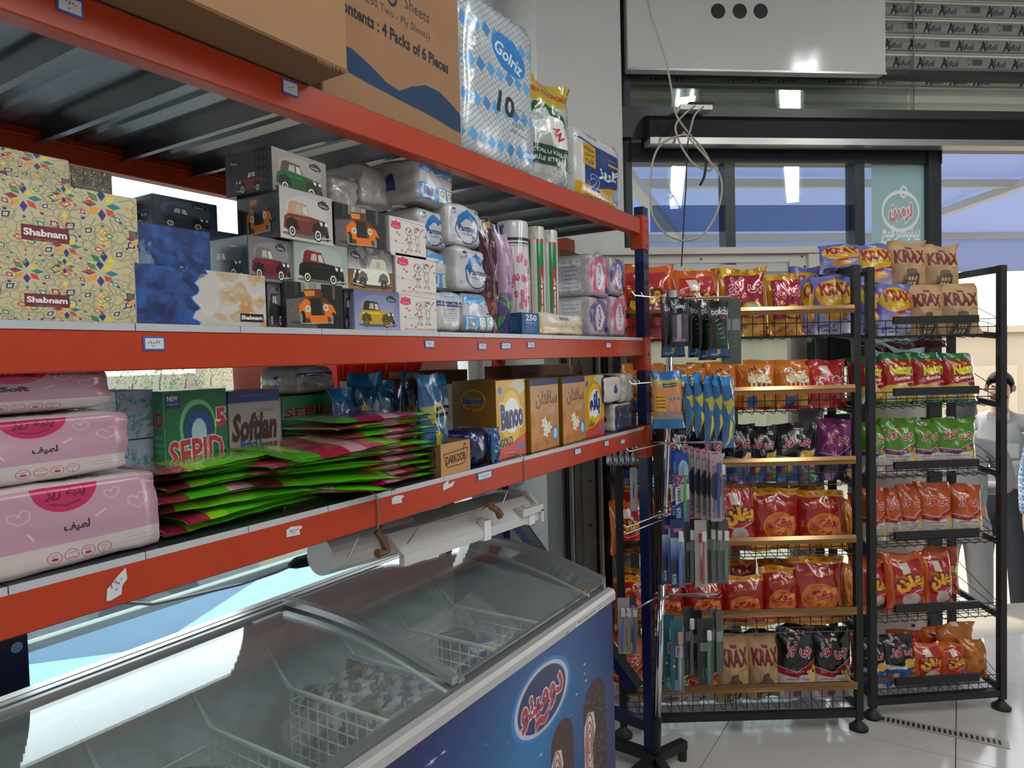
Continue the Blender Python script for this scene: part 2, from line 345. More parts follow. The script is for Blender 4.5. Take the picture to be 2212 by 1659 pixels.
# stored frames and shutter guides standing beside the corner wall
ent = [(1218, 1228, BLACK, -1.62, .03, 'thin black guide rail standing beside the white corner wall'), (1229, 1238, CREAM, -1.60, .02, 'narrow cream rail standing between two dark guides beyond the freezer'), (1240, 1284, mat('grey_green_panel', (.22, .22, .19), .5), -1.585, .03, 'grey green aluminium panel standing beyond the freezer corner'), (1284, 1292, DARKF, -1.575, .03, 'charcoal guide rail beside the grey green panel'), (1291, 1301, CREAM, -1.56, .03, 'cream channel rail next to the black shutter guide'), (1302, 1313, BLACK, -1.54, .04, 'black shutter guide standing left of the snack rack')]
for k, (a, b, m_, dd, th, lb) in enumerate(ent):
    # stand along the slanted corner wall
    P = Vector((-1.50, 2.70, 0)); n_ = Vector((.75, -.66, 0)).normalized()
    pa = onp(a, 1100, P, n_); pb = onp(b, 1100, P, n_); c = (pa+pb)/2; L = (pb-pa).length
    o = MB().box((0, 0, .9), (L, .03, 1.8)).box((0, -.02, .9), (L*.3, .012, 1.8)).obj('guide_rail' if k != 2 else 'aluminium_panel', m_, None, (c.x, c.y, 0), (0, 0, math.atan2(pb.y-pa.y, pb.x-pa.x)))
    if k == 2:
        for zz in (.55, .8, 1.0): MB().tube([(.02, -.018, zz), (.02, -.028, zz)], .006, 8).obj('rivet', BLACK, o)
    tag(o, lb, 'rail' if k != 2 else 'panel')
# shopfront (end) wall: frame members, header, panes
w2 = struct(MB().span((-.02, -.03, 0), (.14, .10, 3.6)).obj('window_2', DARKF, None, WP0, (0, 0, WA)))
def member(x0, y0, x1, y1, d0=-.03, d1=.05, m=DARKF, name='frame'):
    mb = MB(); wbox(mb, x0, y0, x1, y1, d0, d1); return mb.obj(name, m, w2)
for a in [(1345, -40, 1358, 1420), (1573, 350, 1594, 1380), (1850, 350, 1871, 1390), (2010, 322, 2035, 1400)]: member(*a)
member(1330, 310, 2035, 352); member(1330, 148, 2212+150, 160); member(1330, 236, 2212+150, 300, -.06, .06); member(2030, 300, 2212+150, 323)
mb = MB(); mb.span((1.62, -.04, 0), (1.67, .06, 2.68)); mb.obj('frame', DARKF, w2)
for (x0, x1, m_) in ((1370, 1573, WINGLASS), (1594, 1850, WINGLASS), (1871, 2010, WINGLASS)):
    mb = MB(); wbox(mb, x0, 352, x1, 1395, .0, .006); mb.obj('pane', m_, w2)
mb = MB(); wbox(mb, 1358, 160, 1960, 236, .0, .006); mb.obj('pane', glassmat('transom_glass', (.8, .84, .82), refl=1.2), w2)
# torn film band across the panes
mb = MB(); wbox(mb, 1405, 443, 1840, 500, -.004, -.002); mb.obj('film', glassmat('grey_film', (.50, .56, .68), refl=.5), w2)
# black header box with aluminium strip
u0, z0 = wq(1404, 296, -.16); u1, z1 = wq(1404, 243, -.16)
t = empty('curtain_header', 'long black header box with ribbed aluminium strip above the doorway', 'header', WP0, WA)
MB().prism([(-.03, z0), (-.03, z1+.02), (-.12, z1), (-.16, z1-.03), (-.16, z0)], 0, u0, u0+2.6).obj('housing', mat('black_gloss_housing', (.005, .006, .007), .5, spec=.2), t)
for k in range(4): MB().span((u0, -.165+k*.025, z0-.030+k*.002), (u0+2.6, -.147+k*.025, z0-.001)).obj('aluminium_strip', mat('aluminium_strip', (.34, .33, .32), .3, metal=.7), t)
# white sign box with three round holes
ax, az1 = wq(1357, 148, -.10); bx, _ = wq(1913, 148, -.10)
t = tag(MB().span((ax, -.10, az1), (bx, -.04, az1+.68)).obj('sign_box', mat('gloss_white_board', (.60, .59, .57), .10, coat=.5), None, WP0, (0, 0, WA)), 'large glossy white cabinet with three round holes above the doorway', 'cabinet')
for px in (1551, 1598, 1643):
    u, z = wq(px, 24, -.10); MB().tube([(u, -.099, z), (u, -.1015, z)], .034, 28).tube([(u, -.1015, z), (u, -.102, z)], .030, 28).obj('round_hole', BLACK, t)
MB().span((ax-.004, -.104, az1-.006), (bx+.004, -.098, az1+.004)).obj('edge_trim', ALU, t)
# rolled shutter slats behind the transom, printed
SHUT = struct(MB().span((.1, .13, 2.66), (4.2, .14, 2.69)).obj('trim_1', mat('shutter_bottom_bar', (.30, .29, .26), .4, metal=.5), None, WP0, (0, 0, WA)))
cv = Cv(768, 40, 'c9c6b6'); cv.rect(0, 9, 768, 29, '7d8078'); cv.rect(0, 0, 768, 2, '3a3a37'); cv.rect(0, 3, 768, 4, 'e6e4d4')
for i in range(8):
    x = 48+i*96
    if i % 4 == 2: cv.ring(x-20, 20, 7, 7, 1.5, '33383a'); cv.rect(x-8, 14, 40, 14, '454b4a')
    else:
        cv.text('A', x-24, 23, 22, '1c2630', .05, H=20); cv.line([(x-24, 26), (x-6, 12)], 2.5, '5b2b28'); cv.text('kRoll', x+10, 26, 44, '2b3338', .03, H=11)
sl = print_mat(cv, 'shutter_print', .4, metal=.2); plain = mat('shutter_plain', (.62, .60, .52), .38, metal=.3, noise=.12, nscale=3)
zb = 2.70
for k in range(11):
    lo, hi = zb+k*.088, zb+(k+1)*.088
    pr = [(.142, lo), (.128, lo+.012), (.120, (lo+hi)/2), (.128, hi-.012), (.142, hi)]
    vs, fs, uv = [], [], []
    for i, (y, z) in enumerate(pr):
        for j in range(2): vs.append((.1+j*4.1, y, z)); uv.append((j*3.9+k*.17, (z-lo)/.088))
    fs = [(2*i, 2*i+1, 2*i+3, 2*i+2) for i in range(4)]
    me = MB().add(vs, fs, 0, uv).mesh('slat', plain if k in (0, 1) else sl); link(me, 'slat', SHUT)
mb = MB(); u, z = wq(1974, 120, .11); tag(MB().tube([(u, .11, 2.7), (u, .11, 3.4)], .004, 6).obj('steel_cable', ALU, None, WP0, (0, 0, WA)), 'thin steel cable hanging down in front of the printed shutter', 'cable')
# poster on the glass door leaf, white lower panel
cv = Cv(160, 400, '8fa7ab'); cv.grad(0, 400, '7f9a9f', '9db3b5'); cv.ring(80, 72, 50, 30, 5, 'cfd6d6'); cv.ring(88, 42, 9, 8, 3, 'c6d2d2')
cv.text(fa('نرمین'), 80, 74, 62, 'a86f73', .06, H=26, out=('c8cdd0', .12)); cv.text(fa('پینیسرفیع'), 80, 108, 104, 'c9d6d6', .03)

pm = print_mat(cv, 'door_poster_print', .3)
x0, zt = wq(1882, 356, -.008); x1, _ = wq(2008, 356, -.008); zb_ = wq(1945, 905, -.008)[1]
o = link(MB().add([(x0, 0, zb_), (x1, 0, zb_), (x1, 0, zt), (x0, 0, zt)], [(0, 1, 2, 3)], 0, [(0, 0), (1, 0), (1, 1), (0, 1)]).mesh('poster', pm), 'poster', None, WP0-WO*.008, (0, 0, WA)); tag(o, 'pale blue grey poster with an oval emblem on the glass door', 'poster')
mb = MB(); wbox(mb, 1873, 870, 2034, 1390, -.02, .02); o = wobj(mb, 'door_panel', mat('white_door_panel', (.60, .57, .52), .5)); tag(o, 'pale panel low on the glass door behind the snack rack', 'panel')
MB().box((wq(1975, 1352, -.03)[0], -.024, wq(1975, 1352, -.03)[1]), (.012, .01, .012)).obj('bolt', BLACK, o)
# cream framed sash standing behind the gold railed rack
t = empty('cream_window_sash', 'cream aluminium window sash standing behind the gold railed snack rack', 'window sash', WP0, WA)
def sb(x0, y0, x1, y1, nm, m=CREAM, d0=-.16, d1=-.12):
    mb = MB(); wbox(mb, x0, y0, x1, y1, d0, d1); return mb.obj(nm, m, t)
sb(1300, 534, 1776, 548, 'top_rail', d0=-.17); sb(1300, 548, 1770, 568, 'top_rail', d0=-.15); sb(1316, 572, 1740, 588, 'inner_rail', d0=-.14)
sb(1300, 548, 1322, 1560, 'stile'); sb(1712, 560, 1772, 1560, 'stile', d0=-.155); sb(1752, 548, 1776, 1560, 'stile', d0=-.17); sb(1322, 1500, 1712, 1560, 'bottom_rail')
sb(1322, 588, 1712, 1500, 'pane', glassmat('milky_film_glass', (.80, .85, .83), veil=.10, refl=.4), -.13, -.127)
for x, y in ((1514, 560), (1732, 554), (1738, 576)):
    u, z = wq(x, y, -.172); MB().tube([(u, -.172, z), (u, -.176, z)], .005, 8).obj('rivet', BLACK, t)
for (x0, y0, x1, y1, lb) in ((1756, 738, 1846, 792, 'dark equipment case on a stand behind the gold railed rack'), (1750, 905, 1846, 935, 'low dark case behind the purple snack packet')):
    mb = MB(); wbox(mb, x0, y0, x1, y1, -.24, -.19); mb.span((wq(x0+8, y0-8, -.24)[0], -.235, wq(x0, y0-8, -.24)[1]), (wq(x1-8, y0, -.24)[0], -.20, wq(x1, y0, -.24)[1]))
    tag(wobj(mb, 'equipment_case', mat('dark_case', (.03, .035, .04), .5)), lb, 'case')
# ---------------------------------------------------------------- outside
GROUND = mat('sunlit_paving', (.34, .29, .23), .9, noise=.1, nscale=1.2, bump=.1, bscale=8)
struct(MB().span((-16, -12, -.62), (16, 24, -.46)).obj('ground', GROUND))
struct(wobj(MB().span((-.5, .16, -.45), (4.4, .62, -.02)), 'floor_step', mat('entrance_step_stone', (.40, .35, .28), .7, noise=.08, nscale=4)))
FW = mat('beige_render', (.36, .29, .21), .9, noise=.06, nscale=1.5)
fw_ = struct(wobj(MB().span((-4, 6.6, -.46), (9, 6.8, 1.75)), 'wall_far', FW))
for k in range(6): MB().span((-3.6+k*2.0, 6.56, .15), (-2.0+k*2.0, 6.6, 1.25)).obj('panel', mat('beige_panel', (.40, .33, .245), .9), fw_)
MB().span((-4, 6.5, 1.75), (9, 6.85, 1.85)).obj('coping', FW, fw_)
# blue awning over the shopfront
aw = empty('awning', 'blue fabric awning stretched out over the shop entrance on white arms', 'awning', WP0, WA)
AWB = mat('blue_awning_cloth', (.42, .46, .62), .8, trans=0, noise=.05, nscale=3)
_n = AWB.node_tree; _t = _n.nodes.new('ShaderNodeBsdfTranslucent'); _t.inputs[0].default_value = (.50, .56, .74, 1); _m = _n.nodes.new('ShaderNodeMixShader'); _m.inputs[0].default_value = .4
_n.links.new(_n.nodes['Principled BSDF'].outputs[0], _m.inputs[1]); _n.links.new(_t.outputs[0], _m.inputs[2]); _n.links.new(_m.outputs[0], _n.nodes['Material Output'].inputs[0])
MB().add([(-1.2, .25, 2.86), (6, .25, 2.86), (6, 1.9, 2.42), (-1.2, 1.9, 2.42), (-1.2, .25, 2.87), (6, .25, 2.87), (6, 1.9, 2.43), (-1.2, 1.9, 2.43)], [(0, 3, 2, 1), (4, 5, 6, 7), (0, 1, 5, 4), (3, 7, 6, 2), (0, 4, 7, 3), (1, 2, 6, 5)]).obj('canopy', AWB, aw)
MB().span((-1.2, 1.88, 2.14), (6, 1.92, 2.42)).obj('valance', AWB, aw)
MB().span((-1.2, 1.84, 2.39), (6, 1.90, 2.45)).obj('front_bar', CREAM, aw); MB().span((-1.2, .98, 2.58), (6, 1.03, 2.63)).obj('cross_bar', CREAM, aw)
for a, b in (((.1, .2, 2.55), (1.0, 1.8, 2.40)), ((3.4, .2, 2.75), (2.6, 1.8, 2.42)), ((-.2, .25, 2.5), (.75, 1.85, 2.36))): MB().bar(a, b, .07, .05).obj('arm', CREAM, aw)
# distant apartment blocks with orange and blue balconies
for bi, (ux, uw, h, lb) in enumerate(((1.2, 7, 9.5, 'pale apartment block with blue and orange window surrounds far outside'), (12.5, 7, 7, 'pale peach apartment block seen beyond the door opening'))):
    b = empty('apartment_block', lb, 'building', WP0, WA)
    MB().span((ux-uw/2, 30, -.5), (ux+uw/2, 38, h)).obj('wall', mat('pale_render_%d' % bi, (.45, .41, .37), .9), b)
    for i in range(6):
        for j in range(3):
            x = ux-uw/2+.6+i*1.15; z = h-6.2+j*1.9 if bi == 0 else h-6+j*2
            f = MB().span((x, 29.9, z), (x+.6, 30.0, z+1.0)).obj('window', mat(['orange_surround', 'blue_surround'][(i+j) % 2], [(.8, .38, .08), (.18, .45, .75)][(i+j) % 2], .7), b)
            MB().span((x+.12, 29.84, z+.12), (x+.5, 29.9, z+.9)).obj('pane', mat('far_pane', (.25, .33, .4), .3), f)
# street on the left: kerb, blue painted strip, grey van, wheel, bushes, pink cloth
struct(MB().span((-4.6, -3, -.46), (-4.45, 7, -.32)).obj('kerb_left', mat('concrete_kerb', (.5, .5, .48), .9)))
o = MB().span((-2.62, -3, -.455), (-2.30, 6, .62)).obj('blue_barrier', mat('sky_blue_paint', (.16, .36, .60), .5, noise=.1, nscale=2)); tag(o, 'sky blue painted low wall outside the left window', 'barrier')
v = empty('grey_van', 'grey vehicle parked outside the left window, seen under the shelf', 'vehicle', (-5.2, .97, -.46), 0)
VG = mat('dusty_grey_body', (.60, .62, .62), .45, noise=.12, nscale=2)
MB().prism([(-2.3, .35), (-2.35, .9), (-1.7, 1.15), (-1.1, 1.7), (1.4, 1.75), (2.3, 1.2), (2.35, .4)], 0, -.85, .85).obj('body', VG, v)
MB().prism([(-1.55, 1.17), (-1.05, 1.62), (1.3, 1.66), (1.9, 1.22)], 0, .851, .86).obj('side_window', mat('dark_car_glass', (.03, .04, .05), .1), v)
for y in (-1.45, 1.5):
    w = MB().tube([(.70, y, .36), (.93, y, .36)], .36, 28).obj('wheel', RUBBER, v)
    MB().tube([(.93, y, .36), (.945, y, .36)], .23, 20).obj('rim', mat('dull_alloy', (.4, .4, .4), .4, metal=.5), w)
    for k in range(5):
        a = 2*PI*k/5; MB().tube([(.944, y+.09*math.cos(a), .36+.09*math.sin(a)), (.955, y+.09*math.cos(a), .36+.09*math.sin(a))], .018, 8).obj('nut', STEEL, w)
MB().span((.83, -2.3, .55), (.88, -2.1, .68)).obj('tail_lamp', mat('red_lens', (.5, .03, .03), .3), v)
def bush(loc, r, lb, n=420, col=(.20, .26, .10)):
    mb = MB()
    for i in range(n):
        d = Vector(RNG.normal(size=3)).normalized()*r*(.55+.45*random.random()); d.z *= 1.15; a = Vector(RNG.normal(size=3)).normalized(); b = a.cross(Vector((0, 0, 1)))
        s = r*.11*random.uniform(.6, 1.4); mb.add([d-a*s, d+b*s*.5, d+a*s, d-b*s*.5], [(0, 1, 2, 3)])
    o = empty('garden_bush', lb, 'bush', loc); stuff(mb.obj('leaves', mat('bush_leaf_%d' % int(col[0]*100), col, .7), o))
    MB().tube([(0, 0, -r*1.2), (0, 0, 0), (.05*r, .1*r, r*.5)], [.05*r, .04*r, .02*r], 6).obj('stem', mat('bark', (.1, .07, .04), .9), o)
for i, (px, py, D, r) in enumerate(((285, 836, 7.5, .20), (345, 828, 7.5, .22), (400, 836, 7.5, .20), (455, 824, 7.5, .22), (505, 836, 7.5, .20))):
    q = on(px, py, 0, -D); bush(q, r, ['round green bush outside, nearest the pink packs', 'green bush outside behind the teal box', 'pale bush outside above the green detergent box', 'tall light green bush outside the window', 'bush outside beside the pink cloth'][i])
    if i < 1: PL = q
struct(MB().span((-9.2, -4, -.5), (-9.0, 12, 1.45)).obj('wall_street', mat('pale_street_wall', (.36, .31, .27), .9)))
bush(Vector((2.35, 9.6, -.1)), .45, 'low shrub outside the doorway behind the standing men', 300, (.14, .20, .06))
def cloth(pts, nm, m, lb, cat, th=.004):
    """hanging rippled cloth between measured corners (tl,tr,br,bl)"""
    tl, tr, br, bl = [Vector(p) for p in pts]; vs, fs = [], []; NX, NZ = 26, 6
    for j in range(NZ+1):
        for i in range(NX+1):
            u, w = i/NX, j/NZ; p = (tl*(1-u)+tr*u)*(1-w)+(bl*(1-u)+br*u)*w; p = p+Vector((.015*math.sin(u*26+w*2)*min(1, w*3), 0, 0)); vs.append(p)
    fs = [(j*(NX+1)+i, j*(NX+1)+i+1, (j+1)*(NX+1)+i+1, (j+1)*(NX+1)+i) for j in range(NZ) for i in range(NX)]
    o = MB().add(vs, fs).obj(nm, m, smooth=True); md = o.modifiers.new('s', 'SOLIDIFY'); md.thickness = th; tag(o, lb, cat); return o
X = -1.80
cloth([on(498, 735, 0, X), (X, 2.38, 1.62), (X, 2.38, 1.22), on(515, 1185, 0, X)], 'pink_cloth', mat('pale_pink_cloth', (.78, .48, .44), .8), 'pale pink rippled cloth hanging at the window behind the tilted white pack', 'cloth')
X = -1.65
cloth([on(722, 756, 0, X), on(912, 756, 0, X), on(905, 795, 0, X), on(722, 905, 0, X)], 'red_plastic_sheet', mat('bright_red_sheet', (.72, .02, .02), .3), 'bright red plastic sheet behind the blue glove packets', 'sheet')
# dusty plastic sheet and sagging cable under the shelf, at the window
X = -1.83
o = MB().add([on(28, 1440, 0, X), on(28, 1340, 0, X), on(400, 1230, 0, X), on(730, 1130, 0, X), on(735, 1190, 0, X), on(560, 1250, 0, X), on(330, 1400, 0, X)], [(0, 1, 2, 3, 4, 5, 6)]).obj('plastic_sheet', glassmat('hazy_plastic', (.75, .78, .78), veil=.45, refl=.5)); tag(o, 'hazy torn plastic sheet hanging outside the window under the shelf', 'sheet')
o = MB().tube([on(x, y, 0, -1.70) for x, y in ((255, 1300), (330, 1305), (430, 1283), (520, 1262), (600, 1235), (640, 1217), (690, 1200), (735, 1180))], .0045, 6).obj('sagging_cable', mat('grey_cable', (.35, .34, .34), .6)); tag(o, 'grey cable sagging along the window under the shelf', 'cable')
MB().tube([on(x, y, 0, -1.695) for x, y in ((625, 1222), (640, 1216), (665, 1210), (682, 1203))], [.008, .018, .02, .008], 8).obj('tape_wrap', RUBBER, o)
# ================================================================ SHELVING UNIT
SH = empty('shelving_unit', 'long blue and orange steel shelving unit loaded with household goods', 'shelf', (0, 0, 0))
XF, XB, YA, YB = -.97, -1.62, -.30, 2.42
LV = [(1.226, 1.281), (1.546, 1.601), (1.984, 2.040)]; DK = [1.290, 1.612, 2.041]
for (x0, x1) in ((-1.0, -.966), (-1.64, -1.605)):
    for (y0, y1) in ((YB, YB+.05), (YA-.05, YA)):
        mb = MB().span((x0, y0, .01), (x1, y1, 2.085)).span((x0-.02, y0-.01, 0), (x1+.03, y1+.01, .012))
        p = mb.obj('post', BLUE, SH)
        if y0 > 0 and x0 > -1.2:
            s_ = MB()
            for k in range(34):
                z = .12+k*.058
                for q in (.014, .033): s_.span((x1+.0002, y0+q-.003, z), (x1+.0008, y0+q+.003, z+.018))
            stuff(s_.obj('slots', mat('slot_shadow', (.004, .006, .02), .8), p))
            MB().span((x1, y0+.012, 1.185), (x1+.001, y0+.03, 1.20)).obj('small_label', WHITEC, p)
for x in (XF, XB):
    for k, (z0, z1) in enumerate(LV):
        s = 1 if x == XF else -1
        mb = MB().span((x-s*.036, YA, z0), (x, YB, z1)).span((x-s*.045, YA, z1-.020), (x-s*.036, YB, z1-.016))
        b = mb.obj('beam', ORANGE, SH); b.modifiers.new('b', 'BEVEL').width = .0025
        for y in (YA, YB):
            q = 1 if y > 0 else -1
            br = MB().span((x-s*.04, y-q*.012, z0-.052), (x+s*.006, y+q*.012, z1+.012)).span((x+s*.003, y, z0-.052), (x+s*.007, y+q*.048, z1+.012)).obj('end_bracket', ORANGE, b)
            if q > 0 and s > 0:
                for zz in ((z0-.038, z0+.012, z1-.006) if k == 2 else (z0+.005,)): MB().tube([(x+.007, y+.025, zz), (x+.0085, y+.025, zz)], .006, 10).obj('bolt_hole', BLACK if k < 2 else mat('red_slot', (.3, .02, .01), .5), br)
for lv, z in enumerate(DK):
    for i in range(16):
        y0 = YA+i*.17; y1 = y0+.1685
        prof = [(y0, z-.030), (y0+.002, z-.030), (y0+.002, z-.002), (y0+.060, z-.002), (y0+.066, z-.008), (y0+.102, z-.008), (y0+.108, z-.002), (y1-.002, z-.002), (y1-.002, z-.030), (y1-.012, z-.030), (y1-.012, z-.031), (y1, z-.031), (y1, z), (y0, z)]
        vs = []; n = len(prof)
        mb = MB(); mb.prism(prof, 0, XB+.004, XF-.002)
        # pale front lip
        if lv < 2: mb.span((XF-.002, y0, z-.0105), (XF, y1, z), 1)
        mb.obj('deck_plank', [DECKU, DECKW], SH)
for xs in (0,):
    P = lambda px, py: on(px, py, 1, 2.445)
    a, b = P(1092, 1100), P(1372, 1490); MB().bar(a, b, .012, .045).obj('brace', BLUE, SH)
    MB().bar(a+Vector((.03, -.02, .03)), b+Vector((.03, -.02, .03)), .01, .03).obj('brace', mat('grey_brace', (.05, .05, .055), .4), SH)
    a, b = P(1300, 1580), P(1380, 1615); MB().bar((XB, 2.445, .22), (XF, 2.445, .16), .03, .04).obj('brace', BLUE, SH)
# handwritten price stickers on the beams
SB, SW = mat('sticker_blue_border', (.04, .10, .42), .5), mat('sticker_white', (.66, .66, .68), .6); INK = mat('pen_ink', (.06, .08, .2), .7)
def sticker(px, py, w, h, lv, rot=0., shape=None):
    p = on(px, py, 0, XF+.001); q = on(px+w, py, 0, XF); W_ = abs(q.y-p.y); H_ = h/w*W_ if False else (on(px, py-h/2, 0, XF).z-on(px, py+h/2, 0, XF).z)
    o = MB()
    if shape: o.add([(0, a*W_, b*H_) for a, b in shape]+[(.001, a*W_, b*H_) for a, b in shape], [tuple(range(len(shape), 2*len(shape)))]+[(i, (i+1) % len(shape), len(shape)+(i+1) % len(shape), len(shape)+i) for i in range(len(shape))], 0)
    else: o.span((0, -W_/2, -H_/2), (.001, W_/2, H_/2), 1).span((.001, -W_*.42, -H_*.38), (.0016, W_*.42, H_*.38), 0)
    t = o.obj('price_sticker', [SW, SB], SH, (XF+.0005, p.y, p.z), (rot, 0, 0))
    if not shape or w > 30:
        s = MB(); r = random.Random(px)
        for k in range(5): y = (-.3+.12*k)*W_; s.bar((.0018, y, r.uniform(-.05, .2)*H_), (.0018, y+.07*W_, r.uniform(-.1, .25)*H_), .0006, .0008)
        s.bar((.0018, -.1*W_, -.2*H_), (.0018, .02*W_, -.16*H_), .0006, .0008)
        stuff(s.obj('handwriting', INK, t))
SHP = [(-.5, -.4), (-.5, .3), (-.2, .5), (.45, .35), (.5, .1), (.3, 0), (.35, -.5)]
for a in [(151, 12, 55, 40, 2), (627, 190, 33, 32, 2), (333, 742, 45, 30, 1), (928, 743, 20, 17, 1), (1042, 748, 17, 15, 1), (1093, 747, 20, 15, 1), (1147, 745, 16, 14, 1), (1314, 746, 10, 11, 1), (1047, 1027, 31, 17, 0), (1248, 975, 13, 13, 0), (1310, 958, 9, 12, 0), (1345, 954, 8, 10, 0)]: sticker(*a)
sticker(636, 1147, 33, 22, 0, shape=SHP); sticker(859, 1079, 25, 18, 0, shape=SHP); sticker(252, 1262, 45, 60, 0, shape=[(-.5, -.5), (-.45, -.1), (.1, .3), (.45, .5), (.5, .1), (.25, -.1), (.2, -.4), (-.3, -.52)])
sticker(970, 1046, 24, 20, 0, shape=[(-.5, -.5), (-.5, .1), (.0, .5), (-.1, 0), (.5, .2), (.3, -.3)])
# ---------------------------------------------------------------- hanging reflector lamp under the lowest beam, unlit
X0 = -1.12; pA, pB = on(1100, 1082, 0, X0), on(800, 1168, 0, X0)
ln = (pA-pB).length; t = empty('tube_lamp', 'unlit white reflector lamp tied with wire below the lowest shelf beam', 'lamp', pB, 0)
t.rotation_euler = (math.asin((pA.z-pB.z)/ln), 0, 0)
LW = mat('lamp_white_enamel', (.60, .59, .58), .35)
MB().prism([(-.10, -.022), (-.05, .02), (.05, .02), (.10, -.022), (.096, -.026), (.047, .014), (-.047, .014), (-.096, -.026)], 1, 0, ln).obj('reflector', LW, t)
MB().span((.085, 0, -.045), (.10, ln, -.020)).obj('side_rail', LW, t); MB().span((-.10, 0, -.04), (-.085, ln, -.02)).obj('side_rail', LW, t)
MB().prism([(-.11, -.05), (.11, -.05), (.11, -.015), (.06, .03), (-.06, .03), (-.11, -.015)], 1, ln, ln+.012).obj('end_plate', LW, t)
MB().span((.02, ln-.10, -.02), (.11, ln+.01, -.0)).obj('end_plate', LW, t)
MB().tube([(-.02, -.13, -.01), (-.02, .14, -.01)], [.040, .046], 20).obj('round_end_cap', LW, t)
for y in (.30, .52): MB().span((.085, y, -.05), (.104, y+.03, .0)).span((.03, y+.005, -.005), (.09, y+.025, .002)).obj('clip', WHITEP, t)
MB().tube([(.02, ln-.05, -.03), (.06, ln-.06, -.03)], .004, 6).obj('pin', STEEL, t)
def wiref(pts, r, m, nm, lb=None, cat='wire'):
    o = MB().tube(pts, r, 6).obj(nm, m); tag(o, lb, cat); return o
WIRE = mat('thin_steel_wire', (.35, .33, .3), .35, metal=.9)
COP = mat('brown_rag_tie', (.16, .07, .035), .8)
for (px, top, bot, lb) in ((1130, 988, 1062, 'thin wire looped round the lowest beam near the powder boxes'), (812, 1068, 1170, 'thin wire looped round the lowest beam above the round lamp end')):
    a = on(px, top, 0, XF); y = a.y
    wiref([(XF-.04, y-.012, 1.296), (XF-.01, y-.004, 1.297), (XF+.003, y, 1.284), (XF+.004, y+.003, 1.25), (XF+.002, y, 1.222), (XF-.05, y, 1.20), (X0+.1, y-.03, 1.165)], .0016, WIRE, 'tie_wire', lb)
for (pts, lb) in ((((1053, 1085), (1060, 1096), (1072, 1103), (1080, 1115)), 'twisted brown rag tie on the far half of the lamp'), (((820, 1140), (812, 1150), (825, 1165), (835, 1190), (815, 1196)), 'twisted brown rag tie by the round lamp end')):
    o = MB().tube([on(x, y, 0, -1.0) for x, y in pts], [.007, .006, .006, .010, .010][:len(pts)], 7).tube([on(x+6, y-3, 0, -1.005) for x, y in pts], .004, 6).obj('rag_tie', COP); tag(o, lb, 'tie')
wiref([on(x, y, 0, -1.01) for x, y in ((1055, 1090), (1038, 1104), (1030, 1103), (1018, 1112), (1005, 1114), (960, 1127), (935, 1128), (905, 1138), (880, 1175))], .0015, WIRE, 'loose_wire', 'crinkled loose wire hanging along the lamp edge')
# ================================================================ FREEZER
FZ = empty('ice_cream_freezer', 'blue ice cream chest freezer with curved sliding glass lids', 'freezer', (0, 0, 0))
fX, bX, fz, bz, y0, y1 = -.885, -1.49, .85, .945, -.12, 1.915
FW_, FH_ = 1120, 420
def fuv(px, py):
    p = on(px, py, 0, fX); return ((p.y-y0)/(y1-y0)*FW_, (1-(p.z-.07)/(.822-.07))*FH_)
cv = Cv(FW_, FH_, '15205a', ss=2)
cx, cy = fuv(1172, 1508)
for k in range(26):
    r = (1-k/26); t_ = k/26; cv.ell(cx-30, cy+60, 330*r+20, 250*r+10, (.085+.03*t_, .15+.36*t_, .38+.36*t_), .35, -.35, 40)
random.seed(3)
for _ in range(120):
    x, y = random.random()*FW_, random.random()*FH_; s_ = random.uniform(.5, 1.4); cv.ell(x, y, s_, s_, 'dfe9ff', .8, 0, 6)
for (px, py, s_) in ((932, 1645, 14), (957, 1625, 6), (1262, 1435, 6), (1265, 1470, 6), (1245, 1500, 6), (1168, 1630, 8), (1215, 1575, 5), (1262, 1455, 5)):
    x, y = fuv(px, py)
    for a in range(8): cv.poly([(x, y-1), (x+s_*math.cos(a*PI/4)*(1 if a % 2 == 0 else .5), y+s_*math.sin(a*PI/4)*(1 if a % 2 == 0 else .5)), (x, y+1)], 'e8f2ff')
L_, R_, T_, B_ = fuv(1113, 1520), fuv(1232, 1500), fuv(1188, 1412), fuv(1150, 1602)
rx, ry = (R_[0]-L_[0])/2*.93, (B_[1]-T_[1])/2*.86; lr = -.05
for (k_, c_) in ((1.17, '2d7fd0'), (1.06, 'c9c7cf'), (.94, '232a63')): cv.ell(cx, cy, rx*k_, ry*k_, c_, 1, lr, 48)
cv.text(fa('دومینو'), cx, cy+4, rx*1.6, 'b3323f', .04, lr-.0, H=ry*.85, out=('e4e0e4', .085)); cv.text('~', cx-4, cy+ry*.66, rx*.4, 'b3323f', .06, H=ry*.18, out=('e4e0e4', .09))
def bar_(px, pt, w, choc, nuts):
    x, y = fuv(px, pt); H2 = 330
    cv.ell(x, y+w, w, w*1.05, choc); cv.rect(x-w, y+w, 2*w, H2, choc); cv.rect(x-w*.86, y+w*.9, w*.25, H2, '5a2c22', .5)
    cv.poly([(x-w*.95, y+w*1.5), (x-w*.6, y+w*1.05), (x-w*.1, y+w*1.2), (x+w*.05, y+w*1.9), (x-w*.25, y+w*2.6), (x-w*.2, y+w*3.4), (x-w*.55, y+w*4.3), (x-w*.98, y+w*4.6)], 'd9d2ce')
    for k in range(4): cv.ring(x-w*.5, y+w*2.4, w*(.10+.09*k), w*(.3+.32*k), 2.2, '8a2028', 14)
    if nuts:
        for _ in range(150): a, b = x+random.uniform(-.9, .95)*w, y+random.uniform(.3, 8)*w; cv.ell(a, b, 2.6, 1.2, 'a5714e', .9, random.random()*3, 6)
bar_(1213, 1557, 34, '45201d', False); bar_(1283, 1470, 40, '2b1611', True)
cv.a *= .82
